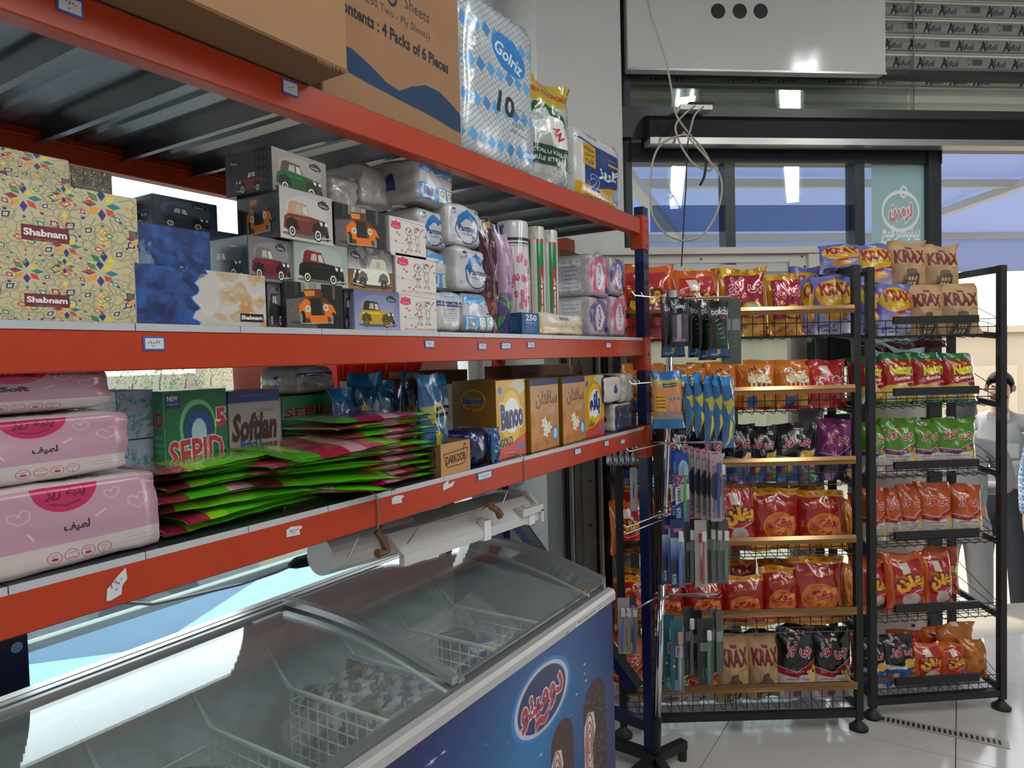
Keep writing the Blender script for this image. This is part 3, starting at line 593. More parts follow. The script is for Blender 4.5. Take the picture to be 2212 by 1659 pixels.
o = link(MB().add([(fX+.001, y0, .07), (fX+.001, y1, .07), (fX+.001, y1, .822), (fX+.001, y0, .822)], [(0, 1, 2, 3)], 0, [(0, 0), (1, 0), (1, 1), (0, 1)]).mesh('front_panel', print_mat(cv, 'freezer_front_print', .3, coat=.3)), 'front_panel', FZ)
NAVY = mat('navy_panel', (.012, .022, .13), .3)
FROST = mat('frosted_liner', (.74, .79, .80), .6, bump=.5, bscale=40, noise=.06)
MB().span((fX-.05, y0, .06), (fX, y1, .822)).obj('front_wall', NAVY, FZ); MB().span((bX, y0, .06), (bX+.04, y1, .90)).obj('rear_wall', NAVY, FZ)
MB().span((bX, y1-.045, .06), (fX, y1, .80)).obj('end_wall', NAVY, FZ); MB().span((bX, y0, .06), (fX, y0+.045, .80)).obj('end_wall', NAVY, FZ)
MB().span((bX, y0, .02), (fX, y1, .10)).obj('base', RUBBER, FZ)
# liner, open box
lx0, lx1, ly0, ly1 = bX+.055, fX-.055, y0+.06, y1-.06
mb = MB().add([(lx0, ly0, .16), (lx1, ly0, .16), (lx1, ly1, .16), (lx0, ly1, .16), (lx0, ly0, .90), (lx1, ly0, .845), (lx1, ly1, .845), (lx0, ly1, .90)], [(0, 1, 2, 3), (0, 4, 5, 1), (1, 5, 6, 2), (2, 6, 7, 3), (3, 7, 4, 0)])
mb.obj('liner', FROST, FZ)
mb = MB()
for k in range(60):
    u = random.random(); x = lx0+.03+u*(lx1-lx0-.06); z = .70-.22*u+random.uniform(-.03, .02); r = random.uniform(.012, .03)
    c_ = Vector((x, ly1-.005, z)); bm_ = [(c_+Vector((r*math.cos(a)*math.cos(b), -abs(r*.7*math.cos(b)*math.sin(a)), r*math.sin(b)))) for b in (-1.2, -.4, .4, 1.2) for a in (0, .8, 1.6, 2.4, 3.14)]
    mb.add(bm_, [(i*5+j, i*5+j+1, i*5+j+6, i*5+j+5) for i in range(3) for j in range(4)])
stuff(mb.obj('frost_crust', mat('ice_frost', (.78, .82, .84), .7, bump=.6, bscale=90), FZ, smooth=True))
RIM = mat('grey_rim', (.20, .20, .21), .35, metal=.3); LIP = mat('silver_lip', (.55, .54, .54), .35, metal=.3)
MB().prism([(fX-.055, .835), (fX-.055, .853), (fX-.012, .853), (fX-.012, .835)], 1, y0, y1).obj('front_rim', RIM, FZ)
MB().prism([(fX-.014, .820), (fX-.014, .853), (fX+.004, .850), (fX+.010, .840), (fX+.010, .820)], 1, y0-.004, y1+.004).obj('front_lip', LIP, FZ)
for (a, b, c_, m_) in ((-.005, .018, .95, LIP), (.018, .028, .944, BLACK), (.028, .044, .952, ALU), (.044, .050, .944, BLACK), (.050, .062, .950, LIP)): MB().span((bX+a, y0, .90), (bX+b, y1, c_)).obj('rear_rail', m_, FZ)
MB().span((fX-.001, 1.60, .824), (fX+.0108, 1.62, .825)).obj('lip_seam', BLACK, FZ)
cv = Cv(300, 36, 'b5b2b0'); cv.text('FRIGO-FARD KARTAL', 120, 18, 200, '3a3a3a', .02, H=16); cv.ring(262, 18, 24, 12, 3, '3a3a3a'); cv.text('OK', 262, 18, 22, '3a3a3a', .02, H=9)
link(MB().add([(fX+.0106, 1.66, .822), (fX+.0106, 1.83, .822), (fX+.0106, 1.83, .838), (fX+.0106, 1.66, .838)], [(0, 1, 2, 3)], 0, [(0, 0), (1, 0), (1, 1), (0, 1)]).mesh('rim_lettering', print_mat(cv, 'rim_print', .4)), 'rim_lettering', FZ)
def prof(off, n=26, a=0., b=1.):
    out = []
    for i in range(n+1):
        u = a+(b-a)*i/n; out.append((bX+.055+u*(fX-.02-bX-.055), .937+u*(.853-.937)+.024*math.sin(PI*u)+off))
    return out
def band(nm, off0, off1, ya, yb, m_, a=0., b=1., par=FZ):
    p = prof(off0, 26, a, b)+prof(off1, 26, a, b)[::-1]; o = MB(); n = len(p)
    vs = [(x, y, z) for y in (ya, yb) for (x, z) in p]; h = n//2
    fs = [(i, i+1, n-2-i, n-1-i) for i in range(h-1)]+[(n+i+1, n+i, n+n-1-i, n+n-2-i) for i in range(h-1)]+[(i, (i+1) % n, n+(i+1) % n, n+i) for i in range(n)]
    return o.add(vs, fs).obj(nm, m_, par, smooth=False)
lid = band('glass_lid', .000, .004, y0+.03, 1.20, LIDGLASS)
band('lid_frame', -.002, .012, 1.178, 1.20, ALU, par=lid); band('lid_gasket', -.006, -.002, 1.14, 1.15, WHITEP, par=lid); MB().span((bX+.07, 1.05, .935), (bX+.085, 1.13, .941)).obj('lid_grip', WHITEP, lid)
lid2 = band('glass_lid', .014, .018, 1.165, y1-.02, LIDGLASS)
band('lid_frame', .010, .026, 1.155, 1.175, ALU, par=lid2); band('lid_gasket', .004, .010, 1.80, 1.806, CREAM, par=lid2)
band('end_cheek', -.06, .030, y1-.022, y1+.002, RIM); band('end_cheek', -.06, .030, y0, y0+.03, RIM)
MB().box((-1.22, y1+.01, .93), (.17, .006, .04)).obj('clear_stop', glassmat('clear_plastic_tab', (.9, .9, .9)), FZ)
MB().box((fX-.03, y1-.015, .860), (.03, .012, .012)).obj('rim_catch', ALU, FZ)
# wire baskets
BW = mat('white_coated_wire', (.80, .85, .82), .35)
def basket(ya, yb, lb):
    xa, xb, zt, zb = -1.31, -.945, .800, .56
    t = empty('wire_basket', lb, 'basket', ((xa+xb)/2, (ya+yb)/2, zb)); O = Vector(t.location)
    V = lambda x, y, z: Vector((x, y, z))-O
    MB().tube([V(xb, ya, zt), V(xa, ya, zt), V(xa-.10, ya, zt+.10), V(xa-.105, yb, zt+.10), V(xa, yb, zt), V(xb, yb, zt), V(xb, ya, zt)], .0058, 7).obj('rim', BW, t)
    w = MB(); n = 12
    for y, kk in ((ya, n), (yb, n)):
        for i in range(kk+1): x = xa+(xb-xa)*i/kk; w.tube([V(x, y, zt), V(x, y, zb)], .0024, 4, cap=False)
        for j in range(1, 8): z = zt-(zt-zb)*j/8; w.tube([V(xa, y, z), V(xb, y, z)], .0024, 4, cap=False)
    for x in (xa, xb):
        for i in range(1, 6): y = ya+(yb-ya)*i/6; w.tube([V(x, y, zt), V(x, y, zb)], .0024, 4, cap=False)
        for j in range(1, 8): z = zt-(zt-zb)*j/8; w.tube([V(x, ya, z), V(x, yb, z)], .0024, 4, cap=False)
    stuff(w.obj('wire_walls', BW, t)); w = MB()
    for i in range(n+1): x = xa+(xb-xa)*i/n; w.tube([V(x, ya, zb), V(x, yb, zb)], .0024, 4, cap=False)
    for i in range(7): y = ya+(yb-ya)*i/6; w.tube([V(xa, y, zb), V(xb, y, zb)], .0024, 4, cap=False)
    stuff(w.obj('wire_floor', BW, t))
basket(1.475, 1.685, 'white wire basket with the blue carton, farthest in the freezer')
basket(1.065, 1.270, 'white wire basket of white wrappers under the lid overlap')
basket(.645, .862, 'white wire basket with green wrappers in the freezer')
basket(.24, .455, 'nearest white wire basket in the freezer')
# ================================================================ GOODS: shape makers
def rbox(w, d, h, r=.0015, seg=1):
    """rounded carton; origin at the middle of its base; slots: 0 front(-y) 1 left(-x) 2 top 3 back 4 right 5 base"""
    bm = bmesh.new(); bmesh.ops.create_cube(bm, size=1); bmesh.ops.scale(bm, vec=(w, d, h), verts=bm.verts)
    if r: bmesh.ops.bevel(bm, geom=bm.edges[:], offset=r, segments=seg, profile=.5, affect='EDGES')
    return _finish(bm, w, d, h)
def _finish(bm, w, d, h, smooth=False):
    uvl = bm.loops.layers.uv.new('UVMap'); bm.normal_update()
    for f in bm.faces:
        n = f.normal; a = (abs(n.x), abs(n.y), abs(n.z)); k = a.index(max(a))
        f.material_index = {0: 4 if n.x > 0 else 1, 1: 3 if n.y > 0 else 0, 2: 2 if n.z > 0 else 5}[k]; f.smooth = smooth
        for l in f.loops:
            c = l.vert.co; x, y, z = c.x/w+.5, c.y/d+.5, c.z/h+.5
            l[uvl].uv = (((x if n.y < 0 else 1-x), z) if k == 1 else ((1-y if n.x < 0 else y), z) if k == 0 else (x, y))
    bmesh.ops.translate(bm, vec=(0, 0, h/2), verts=bm.verts)
    me = bpy.data.meshes.new('pack'); bm.to_mesh(me); bm.free(); return me
def softbox(w, d, h, r=.02, seed=0, amp=.004, n=9, top=0.):
    """plastic wrapped soft pack: rounded, slightly dented"""
    bm = bmesh.new(); bmesh.ops.create_cube(bm, size=1); bmesh.ops.subdivide_edges(bm, edges=bm.edges[:], cuts=n, use_grid_fill=True)
    rs = random.Random(seed); ph = [rs.uniform(0, 6.3) for _ in range(9)]
    for v in bm.verts:
        p = Vector((v.co.x*w, v.co.y*d, v.co.z*h)); q = Vector((max(min(p.x, w/2-r), -w/2+r), max(min(p.y, d/2-r), -d/2+r), max(min(p.z, h/2-r), -h/2+r)))
        e = p-q
        if e.length > 1e-9: p = q+e.normalized()*min(e.length, r) if e.length > r else p
        fx = amp*(math.sin(p.x/w*7+ph[0]+p.z/h*5)+.7*math.sin(p.z/h*13+ph[1])+.6*math.sin(p.y/d*11+p.x/w*9+ph[2])+.5*math.sin(p.x/w*23+p.z/h*17+ph[3]))*.5
        nn = Vector((v.co.x**3, v.co.y**3, v.co.z**3*.4)); p += nn.normalized()*fx
        if top: p.z += top*h*(1-(2*v.co.x)**2)*max(0, v.co.z*2)*.5
        v.co = p
    return _finish(bm, w, d, h, True)
def pillow(w, h, t, seed=0, crimp=.05, nx=14, nz=18, wr=.5, flat=0.):
    """sealed film bag standing in x-z, thickness along y; origin at the middle of its base"""
    rs = random.Random(seed*7+1); ph = [rs.uniform(0, 6.3) for _ in range(12)]; cut = [rs.uniform(-.5, .5) for _ in range(3)]
    vs, uv = [], []
    for side in (-1, 1):
        for j in range(nz+1):
            z = j/nz; zz = 2*z-1; body = max(0., min(1., (min(z, 1-z)-crimp*.6)/.30)) if crimp else max(0, 1-abs(zz)**3)
            body = math.sin(body*PI/2)
            for i in range(nx+1):
                x = 2*i/nx-1
                b = body*max(0, 1-abs(x)**2.4)**.62
                px = x*w/2*(1-.07*body*(1-.3*abs(zz)))*(1+.02*math.sin(zz*4+ph[0]))
                wrk = wr*t*(.10*math.sin(x*9+zz*4+ph[1])*body+.09*math.sin(x*5-zz*9+ph[2])+.07*math.sin(x*16+ph[3]+zz*2)*(abs(zz)**2)+.05*math.sin(zz*17+x*3+ph[4]))*(1-abs(x)**6)
                yy = side*(t/2*b+.0006)+wrk*(1 if side < 0 else -.6)*b
                cr = max(0, abs(zz)-.80)/.2
                yy += t*.22*cr*math.sin(x*3.1+ph[5]+(2 if zz > 0 else 0))*wr*2 + t*.05*cr*math.sin(x*14+ph[6])
                pz = z*h + h*.012*math.sin(x*4+ph[7])*(1 if z > .5 else 0) - (h*.03*max(0, x*cut[0])*(z > .5))
                vs.append((px, yy, pz)); uv.append(((x+1)/2 if side < 0 else (1-x)/2, z))
    N = (nx+1)*(nz+1); fs = []
    for s in (0, 1):
        for j in range(nz):
            for i in range(nx):
                a = s*N+j*(nx+1)+i; f = (a, a+1, a+nx+2, a+nx+1); fs.append(f if s == 0 else f[::-1])
    for j in range(nz):
        for i in (0, nx):
            a = j*(nx+1)+i; f = (a, a+nx+1, a+nx+1+N, a+N); fs.append(f if i == 0 else f[::-1])
    mb = MB().add(vs, fs, 0, uv); me = mb.mesh('bag', None or [BLACK], True); me.materials.clear(); return me
_MC = {}
def withmat(key, maker, mats):
    k = (key, tuple(m.name for m in mats))
    if k not in _MC:
        me = maker(); me.materials.clear(); [me.materials.append(m) for m in mats]; _MC[k] = me
    return _MC[k]
def shelf_thing(name, me, label, cat, X, dep, ya, yb, z, group=None, rot=0., tilt=0.):
    o = link(me, name, None, (X-dep/2, (ya+yb)/2, z), (tilt, 0, PI/2+rot)); return tag(o, label, cat, group)
def sy(px, py, X): return on(px, py, 0, X).y
def sz(px, py, X): return on(px, py, 0, X).z
def carton(name, label, cat, x0, x1, yt, yb, X, dep, front, side=None, top=None, rot=0., group=None, z=None, r=.0012, soft=None, seed=0, tilt=0., side_r=None):
    """x0..x1: measured front-face edges, yt/yb measured top and base at its middle, X: plane of the front face"""
    xm, ym = (x0+x1)/2, (yt+yb)/2; ya, yb_ = sy(x0, ym, X), sy(x1, ym, X); zb = z if z is not None else sz(xm, yb, X); h = sz(xm, yt, X)-zb; w = yb_-ya
    if rot: w /= max(.5, math.cos(rot))
    side = side or front; top = top or side
    ms = [front, side, top, side, side_r or side, side]
    me = rbox(w, dep, h, r) if soft is None else softbox(w, dep, h, soft, seed)
    [me.materials.append(m) for m in ms]
    o = shelf_thing(name, me, label, cat, X, dep, ya, yb_, zb, group, rot, tilt); o['_w'] = w; o['_h'] = h; del o['_w'], o['_h']
    return o, w, h
# ---------------------------------------------------------------- prints
def car(cv, cx, cy, L, body, roof=None, wheel='ddd8c8', flip=1, front=False):
    """vintage motor car, three-quarter view"""
    f = lambda x, y: (cx+flip*x*L, cy+y*L*1.12); P = lambda pts, c, a=1.: cv.poly([f(*p) for p in pts], c, a)
    dk = rgb(body)*.45; lt = np.minimum(rgb(body)*1.5+.05, 1)
    cv.ell(cx, cy+.21*L, .52*L, .035*L, '15130f', .5)
    if front:
        P([(-.3, .15), (-.36, -.02), (-.2, -.16), (.2, -.2), (.38, -.05), (.4, .12), (.2, .2), (-.2, .2)], dk)
        P([(-.33, .1), (-.34, -.06), (-.2, -.17), (-.05, -.1), (-.12, .12)], body); P([(.15, -.12), (.34, -.1), (.42, .02), (.36, .12), (.18, .06)], body)
        P([(-.12, -.2), (.1, -.22), (.13, .1), (-.1, .12)], '1b1a1a'); P([(-.14, .08), (.22, .06), (.24, .18), (-.1, .21)], body)
        P([(-.25, -.3), (.12, -.33), (.14, -.2), (-.2, -.17)], dk); P([(-.24, -.28), (-.02, -.3), (-.02, -.22), (-.2, -.2)], lt, .6)
        for x, y in ((-.16, -.02), (.2, -.05)): cv.ell(*f(x, y), .055*L, .055*L, 'cfcabd'); cv.ell(*f(x, y), .035*L, .035*L, '8b8677')
        for x in (-.27, .36): cv.ell(*f(x, .12), .06*L, .12*L, '0e0d0d'); cv.ell(*f(x-.03, .12), .03*L, .09*L, wheel, .5)
        cv.line([f(-.3, .2), f(.35, .17)], .02*L, '8f8a80'); return
    P([(-.48, .12), (-.46, -.02), (-.36, -.08), (-.05, -.08), (.12, -.07), (.36, -.05), (.44, .03), (.46, .14), (.2, .17), (-.3, .17)], body)
    P([(-.42, -.03), (.05, -.04), (.05, -.01), (-.42, .0)], lt, .5)
    P([(-.40, -.07), (-.36, -.21), (-.30, -.24), (-.02, -.22), (.06, -.07)], roof or dk)
    P([(-.24, -.10), (-.22, -.19), (-.12, -.2), (-.11, -.09)], '9d988c'); P([(-.08, -.09), (-.09, -.19), (-.02, -.19), (.03, -.08)], 'b1ada2')
    P([(.28, -.05), (.40, -.04), (.42, .12), (.31, .13)], '2a2826'); cv.line([f(.27, -.06), f(.28, .13)], .012*L, 'b7b2a6')
    for x in (-.31, .22): P([(x-.13, .10), (x-.10, .01), (x, -.03), (x+.10, .01), (x+.15, .12), (x+.09, .12), (x, .06), (x-.09, .13)], dk)
    for x, s in ((-.31, 1), (.22, 1.1), (.42, .8)):
        cv.ell(*f(x, .15), .078*L*s*(.6 if x > .4 else 1), .085*L*s, '0d0d0d')
        if x < .4: cv.ell(*f(x, .15), .060*L*s, .068*L*s, wheel); cv.ell(*f(x, .15), .040*L*s, .046*L*s, '2a2725'); cv.ell(*f(x, .15), .016*L, .018*L, 'a8a397')
    for x in (.30, .40): cv.ell(*f(x, -.01), .026*L, .03*L, 'd8d4c6')
    cv.line([f(.22, .19), f(.46, .17)], .016*L, 'b9b4aa')
def oval(cv, x, y, s, c='17191b', tc='c9c5c2'):
    cv.ell(x, y, s, s*.42, c, rot=.12); [cv.ell(x-s*.35+k*s*.18, y-s*.45-(.12*s if k == 2 else 0), s*.09, s*.09, c) for k in range(5)]; cv.text('Golriz', x, y+1, s*1.35, tc, .015, .12)
def carbox(nm, bg0, bg1, body, roof=None, front=False, ox=.78, oy=.2, wheel='ddd8c8', extra=None, flip=1, L=.90, cy=.60):
    c = Cv(230, 150, bg0); c.grad(0, 150, bg0, bg1); c.ell(115, 55, 90, 40, 'ffffff', .10)
    if extra: extra(c)
    car(c, 115, 150*cy, 230*L, body, roof, wheel, flip, front); oval(c, 230*ox, 150*oy, 26); return print_mat(c, nm, .3, coat=.2)
def street(c):
    c.rect(0, 0, 230, 150, '1d1b1b')
    for k in range(7): c.rect(random.uniform(0, 220), 0, random.uniform(8, 26), random.uniform(30, 60), random.choice(['8e8a85', '5b5753', '3c3836', 'a7a39c']), .8)
    c.poly([(0, 60), (90, 45), (120, 150), (0, 150)], '54504d')
    for k in range(60): c.ell(random.uniform(0, 110), random.uniform(62, 150), 4, 1.4, random.choice(['6f6a66', '3f3b39']), .7, 0, 6)
M_green = carbox('print_car_green', '8a837f', '6e6864', '0f4a1c', '4a4540')
M_brown = carbox('print_car_brown', '9a9592', 'a8a4a0', '5e2d24', 'a08165', ox=.82)
M_orange = carbox('print_car_orange', '2a2828', '2a2828', 'c4661a', front=True, ox=-.4, extra=street, L=.86)
M_maroon = carbox('print_car_maroon', '5d5a5c', '6f6b6e', '5c1420', '5f5a58', ox=.7)
M_black = carbox('print_car_black', '7c8680', '9aa398', '10160f', '6b1d1b', ox=-.4, wheel='c9cbb0')
def sky_(c): c.grad(0, 80, '2c2a2c', 'a9a7a6'); c.grad(80, 150, '5c452e', '8a6238'); c.blobs(30, 40, 0, 190, 60, 22, ['6e6c6d', '8c8a8b', '3c3a3c'], .4)
M_white = carbox('print_car_white', '3a3a3c', '7e5c36', 'd6cdb8', 'b9b09d', ox=.16, oy=.22, wheel='5d4a3a', extra=sky_, flip=-1)
M_yellow = carbox('print_car_yellow', '5b5f80', '8c8fae', 'a98a1c', '2a2618', ox=.8, wheel='8a7420', L=.82)
M_greyc = carbox('print_car_grey', '5a585c', '47464a', '1c1d20', '26272a', ox=.55, L=.9)
def town(c): c.grad(0, 150, '34343a', '222226'); c.rect(20, 40, 16, 90, '17171a'); c.rect(150, 0, 60, 130, '1a191c'); [c.rect(158+18*a, 14+30*b, 8, 16, '3a3a40') for a in range(3) for b in range(4)]
M_side = carbox('print_car_side', '34343a', '222226', '5d2415', '3a1c16', ox=.2, oy=.25, extra=town, L=.62, cy=.72, flip=-1)
M_sideb = carbox('print_street_side', '1e1e20', '26262a', 'a5601c', front=True, ox=-.4, extra=town, L=.8)
M_haze = carbox('print_haze_side', '2f3c4c', '223040', '1d2a3a', '26364a', ox=.7, L=.8)  # shade and blue haze are put into the colours of this print
c = Cv(150, 130, 'a9a4a0'); c.rect(0, 0, 150, 130, 'bdb7b2'); c.line([(6, 26), (5, 10), (14, 5), (150, 12)], 1.2, '5a5552'); c.line([(6, 78), (16, 84), (150, 86)], 1, '8f8a86')
c.ell(26, 30, 20, 10, 'bb2c52'); c.text('Golriz', 26, 31, 26, 'e9b5c4', .0); [c.ell(12+k*7, 19-(4 if k == 2 else 0), 4, 4, 'bb2c52') for k in range(5)]
for _ in range(17): x, y = random.uniform(8, 145), random.uniform(10, 115); c.ell(x-1.5, y, 2.2, 2, 'a03a38'); c.ell(x+1.5, y, 2.2, 2, 'a03a38'); c.poly([(x-3.4, y+.6), (x+3.4, y+.6), (x, y+5)], 'a03a38')
K = '2b2624'
for x, s in ((78, 1), (112, -1)):
    c.ring(x, 42, 13, 14, 1.3, K); c.ring(x+5*s, 38, 3, 4, 1, K); c.ell(x+5*s, 38, 1.4, 1.8, K); c.line([(x-4, 49), (x, 52), (x+5*s, 50)], 1, K)
    c.line([(x-6, 56), (x-8, 80), (x+7, 80), (x+6, 56)], 1.2, K); c.line([(x-2, 80), (x-3, 102), (x-9, 104)], 1.2, K); c.line([(x+4, 80), (x+5, 102), (x+11, 104)], 1.2, K); c.line([(x+5*s, 62), (x+14*s, 66)], 1.2, K); c.ring(x-6, 105, 5, 3, 1, K, 10); c.ring(x+8, 105, 5, 3, 1, K, 10)
c.ell(112, 27, 6, 3, 'a03a38'); [c.line([(100+4*k, 30), (98+5*k, 22)], 1, K) for k in range(6)]
c.text('FEEL SOFTNESS & DIFFERENCE', 84, 122, 128, '9a4040', .0, H=6)
M_love = print_mat(c, 'print_hearts', .5); c = Cv(100, 130, 'a5a09d'); c.line([(30, 30), (40, 22), (50, 32), (60, 22), (70, 32), (50, 52), (30, 30)], 1.5, 'a04048'); c.rect(8, 100, 84, 12, '96918e'); M_loves = print_mat(c, 'print_hearts_side', .5)
# geometric star pattern carton
GC = ['1d6d70', 'b3402f', '3c2a66', 'c98a2c', '7c2440', '2f6f4a', '22305e', 'c9b23a']
def star(c, x, y, s):
    for k in range(8):
        a = k*PI/4; cc, q = math.cos(a), math.sin(a); R = lambda u, v: (x+(u*cc-v*q)*s, y+(u*q+v*cc)*s)
        c.poly([R(.08, 0), R(.2, .07), R(.34, 0), R(.2, -.07)], GC[k % 8]); c.poly([R(.40, .0), R(.45, .04), R(.5, 0), R(.45, -.04)], GC[(k+3) % 8])
        h = [R(.52, 0), R(.62, .13), R(.86, .15), R(.96, 0), R(.86, -.15), R(.62, -.13), R(.52, 0)]; c.line(h, s*.028, '8d8468'); c.line([R(.30, .12), R(.52, .22), R(.62, .13)], s*.026, '8d8468'); c.line([R(.30, -.12), R(.52, -.22), R(.62, -.13)], s*.026, '8d8468')
        c.poly([R(.64, 0), R(.75, .09), R(.88, 0), R(.75, -.09)], GC[(k*3+1) % 8]); c.poly([R(.69, 0), R(.75, .05), R(.82, 0), R(.75, -.05)], 'd8cfae'); c.poly([R(.72, 0), R(.75, .025), R(.79, 0), R(.75, -.025)], 'c08a34')
def geo(nm, bg, logo=True, w=420, h=240):
    c = Cv(w, h, bg)
    for (x, y, s) in ((w*.76, h*.18, h*.66), (w*.76, h*1.02, h*.62), (w*.30, h*.24, h*.55), (w*.53, h*.80, h*.46), (w*.05, h*.75, h*.5), (w*1.0, h*.6, h*.46), (w*.30, h*1.1, h*.42), (w*.53, h*.12, h*.36), (w*.08, h*.1, h*.4)): star(c, x, y, s)
    c.line([(0, h*.02), (w*.3, h*.1), (w*.5, 0)], 2, '8d8468')
    if logo: c.rect(w*.28, h*.58, w*.27, h*.2, '5e1f25'); c.text('Shabnam', w*.415, h*.67, w*.24, 'd9d4cc', .04); c.text('Softer than ever', w*.415, h*.755, w*.14, 'a08078')
    return print_mat(c, nm, .42)
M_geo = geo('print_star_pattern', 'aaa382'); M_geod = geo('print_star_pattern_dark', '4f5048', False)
def marble(nm, split):
    c = Cv(380, 190, '1c3260'); c.blobs(140, 0, 0, 380*split, 190, 30, ['16264e', '1d3a70', '24508c', '101c3c', '2c4a84'], .45)
    X0 = 380*split
    if split < .9:
        e = [(X0+12*math.sin(k*1.3)+6*math.sin(k*3.1)+60*max(0, .5-k/12), 190*k/16) for k in range(17)]; c.poly(e+[(380, 190), (380, 0)], 'a9a49e'); c.line(e, 3, '2f78b0')
        c.blobs(34, X0+70, 0, 380-X0-70, 190, 24, ['a0713c', 'a87d4c', '9c8a72'], .55); c.blobs(26, X0+20, 20, 300, 160, 20, ['b3aea9', 'a9a49e'], .5)
        c.rect(292, 142, 76, 30, '141414'); c.text('Shabnam', 330, 156, 68, 'd6d3cf', .05)
    else: c.blobs(20, 0, 70, 60, 110, 22, ['5d7388', '6f8494'], .6); c.text('Shabnam', 250, 172, 84, 'b8bcc2', .03)
    return print_mat(c, nm, .35, coat=.15)
M_mar1, M_mar2 = marble('print_marble_white_gold', .42), marble('print_marble_blue', .95)
# soft packs
def pantex():
    c = Cv(150, 150, 'a9aaaf'); B, D = '2360a0', '1e2d6a'
    c.ring(80, 88, 44, 50, 4, D); c.ell(80, 84, 37, 44, 'a9aaaf'); c.poly([(40, 76), (44, 46), (62, 28), (76, 22), (92, 28), (112, 40), (122, 60), (104, 50), (96, 62), (84, 52), (70, 52), (58, 66), (50, 92)], B); c.poly([(72, 24), (80, 14), (84, 26)], B)
    c.text('Pantex', 80, 84, 62, D, .03, H=20, skew=.15); c.line([(58, 102), (78, 108), (98, 104)], 1.5, D); c.text('Y', 104, 118, 16, D, .01, H=20, skew=.3)
    c.ell(30, 22, 8, 5, '3b2b6b'); c.rect(116, 16, 28, 10, D); c.text('NEW', 130, 21, 20, 'c9c9d0', .02); c.text(fa('گلریز'), 28, 36, 22, D); c.text(fa('سافت'), 82, 100, 30, D); c.small(14, 118, 26, D, 2); c.small(92, 132, 26, D, 2); return print_mat(c, 'print_dolphin_pack', .22, coat=.5, bump=.25, bscale=18)
def barcode(c, x, y, w, h, col='2a3060'):
    q = x
    while q < x+w: b = random.uniform(.6, 2); c.rect(q, y, b, h, col); q += b+random.uniform(.6, 1.6)
def bluepack(nm, top):
    c = Cv(150, 130, 'a8a8ac'); c.rect(0, 0, 150, 36 if top else 30, '4a86b8'); c.blobs(60, 0, 28, 150, 12, 5, ['4a86b8', 'c2ccd8'], .8); c.rect(0, 74, 150, 56, '4a86b8'); c.rect(12, 78, 50, 42, 'aebccc'); barcode(c, 18, 82, 38, 28); c.text('626', 36, 115, 26, '2a3060')
    for x in (78, 112): c.rect(x, 76, 28, 44, 'c6c9cc'); c.line([(x, 76), (x+28, 76), (x+28, 120), (x, 120), (x, 76)], 1.4, '2c6a48'); c.ring(x+14, 92, 7, 9, 2, '2c7a50', 12); c.small(x+4, 108, 20, '2c6a48', 2, 5, 1.4)
    return print_mat(c, nm, .2, coat=.6, bump=.35, bscale=16)
def textpack():
    c = Cv(150, 180, 'a9a6a4'); c.rect(0, 0, 150, 26, '8ba4be'); c.text(fa('پنتکس'), 75, 20, 50, '4a5a8c', .02); c.rect(0, 44, 150, 22, '2c3570'); c.text(fa('تمیز و پاکتر مصرف کنید'), 75, 55, 140, 'c9cbd8', .02, H=15)
    c.text(fa('کاغذ توالت'), 75, 78, 60, '30376c', .01); c.small(20, 96, 112, '40466c', 4, 10, 2); c.rect(0, 162, 150, 18, 'a3a0a0'); c.blobs(14, 0, 168, 150, 12, 6, ['1e4a8c'], .8); return print_mat(c, 'print_text_pack', .25, coat=.5, bump=.25, bscale=16)
M_pan, M_bp1, M_bp2, M_txt = pantex(), bluepack('print_blue_pack', True), bluepack('print_blue_pack_b', False), textpack()
c = Cv(120, 120, '959390'); c.blobs(40, 0, 0, 120, 120, 14, ['9c9a97', '8b8986', 'a8a6a4'], .4); c.poly([(52, 40), (60, 34), (66, 60), (66, 84), (46, 84), (44, 54)], '1c2c78'); M_end = print_mat(c, 'print_tissue_end', .3, coat=.5, bump=.5, bscale=22)
c = Cv(120, 120, '9c9a98'); c.blobs(60, 0, 0, 120, 120, 16, ['a6a4a2', '93918f', 'b4b2b0'], .4); M_plain = print_mat(c, 'print_clear_film', .18, coat=.8, bump=.8, bscale=26)
# ================================================================ MIDDLE LEVEL (tissue boxes)
z2 = DK[1]; Xa = -.985
def BX(*a, **k): return carton('tissue_box', *a, **k)
g = 'star patterned tissue boxes'
BX('star patterned tissue box resting on the shelf, lowest of its stack', 'tissue box', -60, 292, 556, 695, Xa, .12, M_geo, z=z2, group=g)
BX('star patterned tissue box in the middle of its stack of three', 'tissue box', -75, 298, 396, 560, Xa-.006, .12, M_geo, group=g)
BX('star patterned tissue box on top of the stack, half cut by the frame', 'tissue box', -180, 150, 312, 404, Xa-.05, .12, M_geo, M_geod, group=g)
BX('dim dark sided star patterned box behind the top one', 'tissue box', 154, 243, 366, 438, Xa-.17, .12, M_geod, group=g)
BX('blue and white marbled tissue box with gold clouds, on the shelf', 'tissue box', 292, 575, 582, 706, Xa, .12, M_mar1, z=z2, group='marbled tissue boxes', tilt=0)
BX('dark blue marbled tissue box set on the marbled gold one', 'tissue box', 299, 455, 490, 588, Xa-.015, .12, M_mar2, group='marbled tissue boxes')
g = 'tissue boxes printed with old cars'
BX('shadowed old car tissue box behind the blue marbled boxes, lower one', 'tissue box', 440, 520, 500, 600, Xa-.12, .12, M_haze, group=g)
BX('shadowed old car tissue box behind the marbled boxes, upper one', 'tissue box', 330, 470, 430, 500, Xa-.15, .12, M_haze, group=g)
BX('dim tissue box at the back below the bright window gap', 'tissue box', 250, 330, 432, 500, Xa-.22, .12, M_haze, group=g)
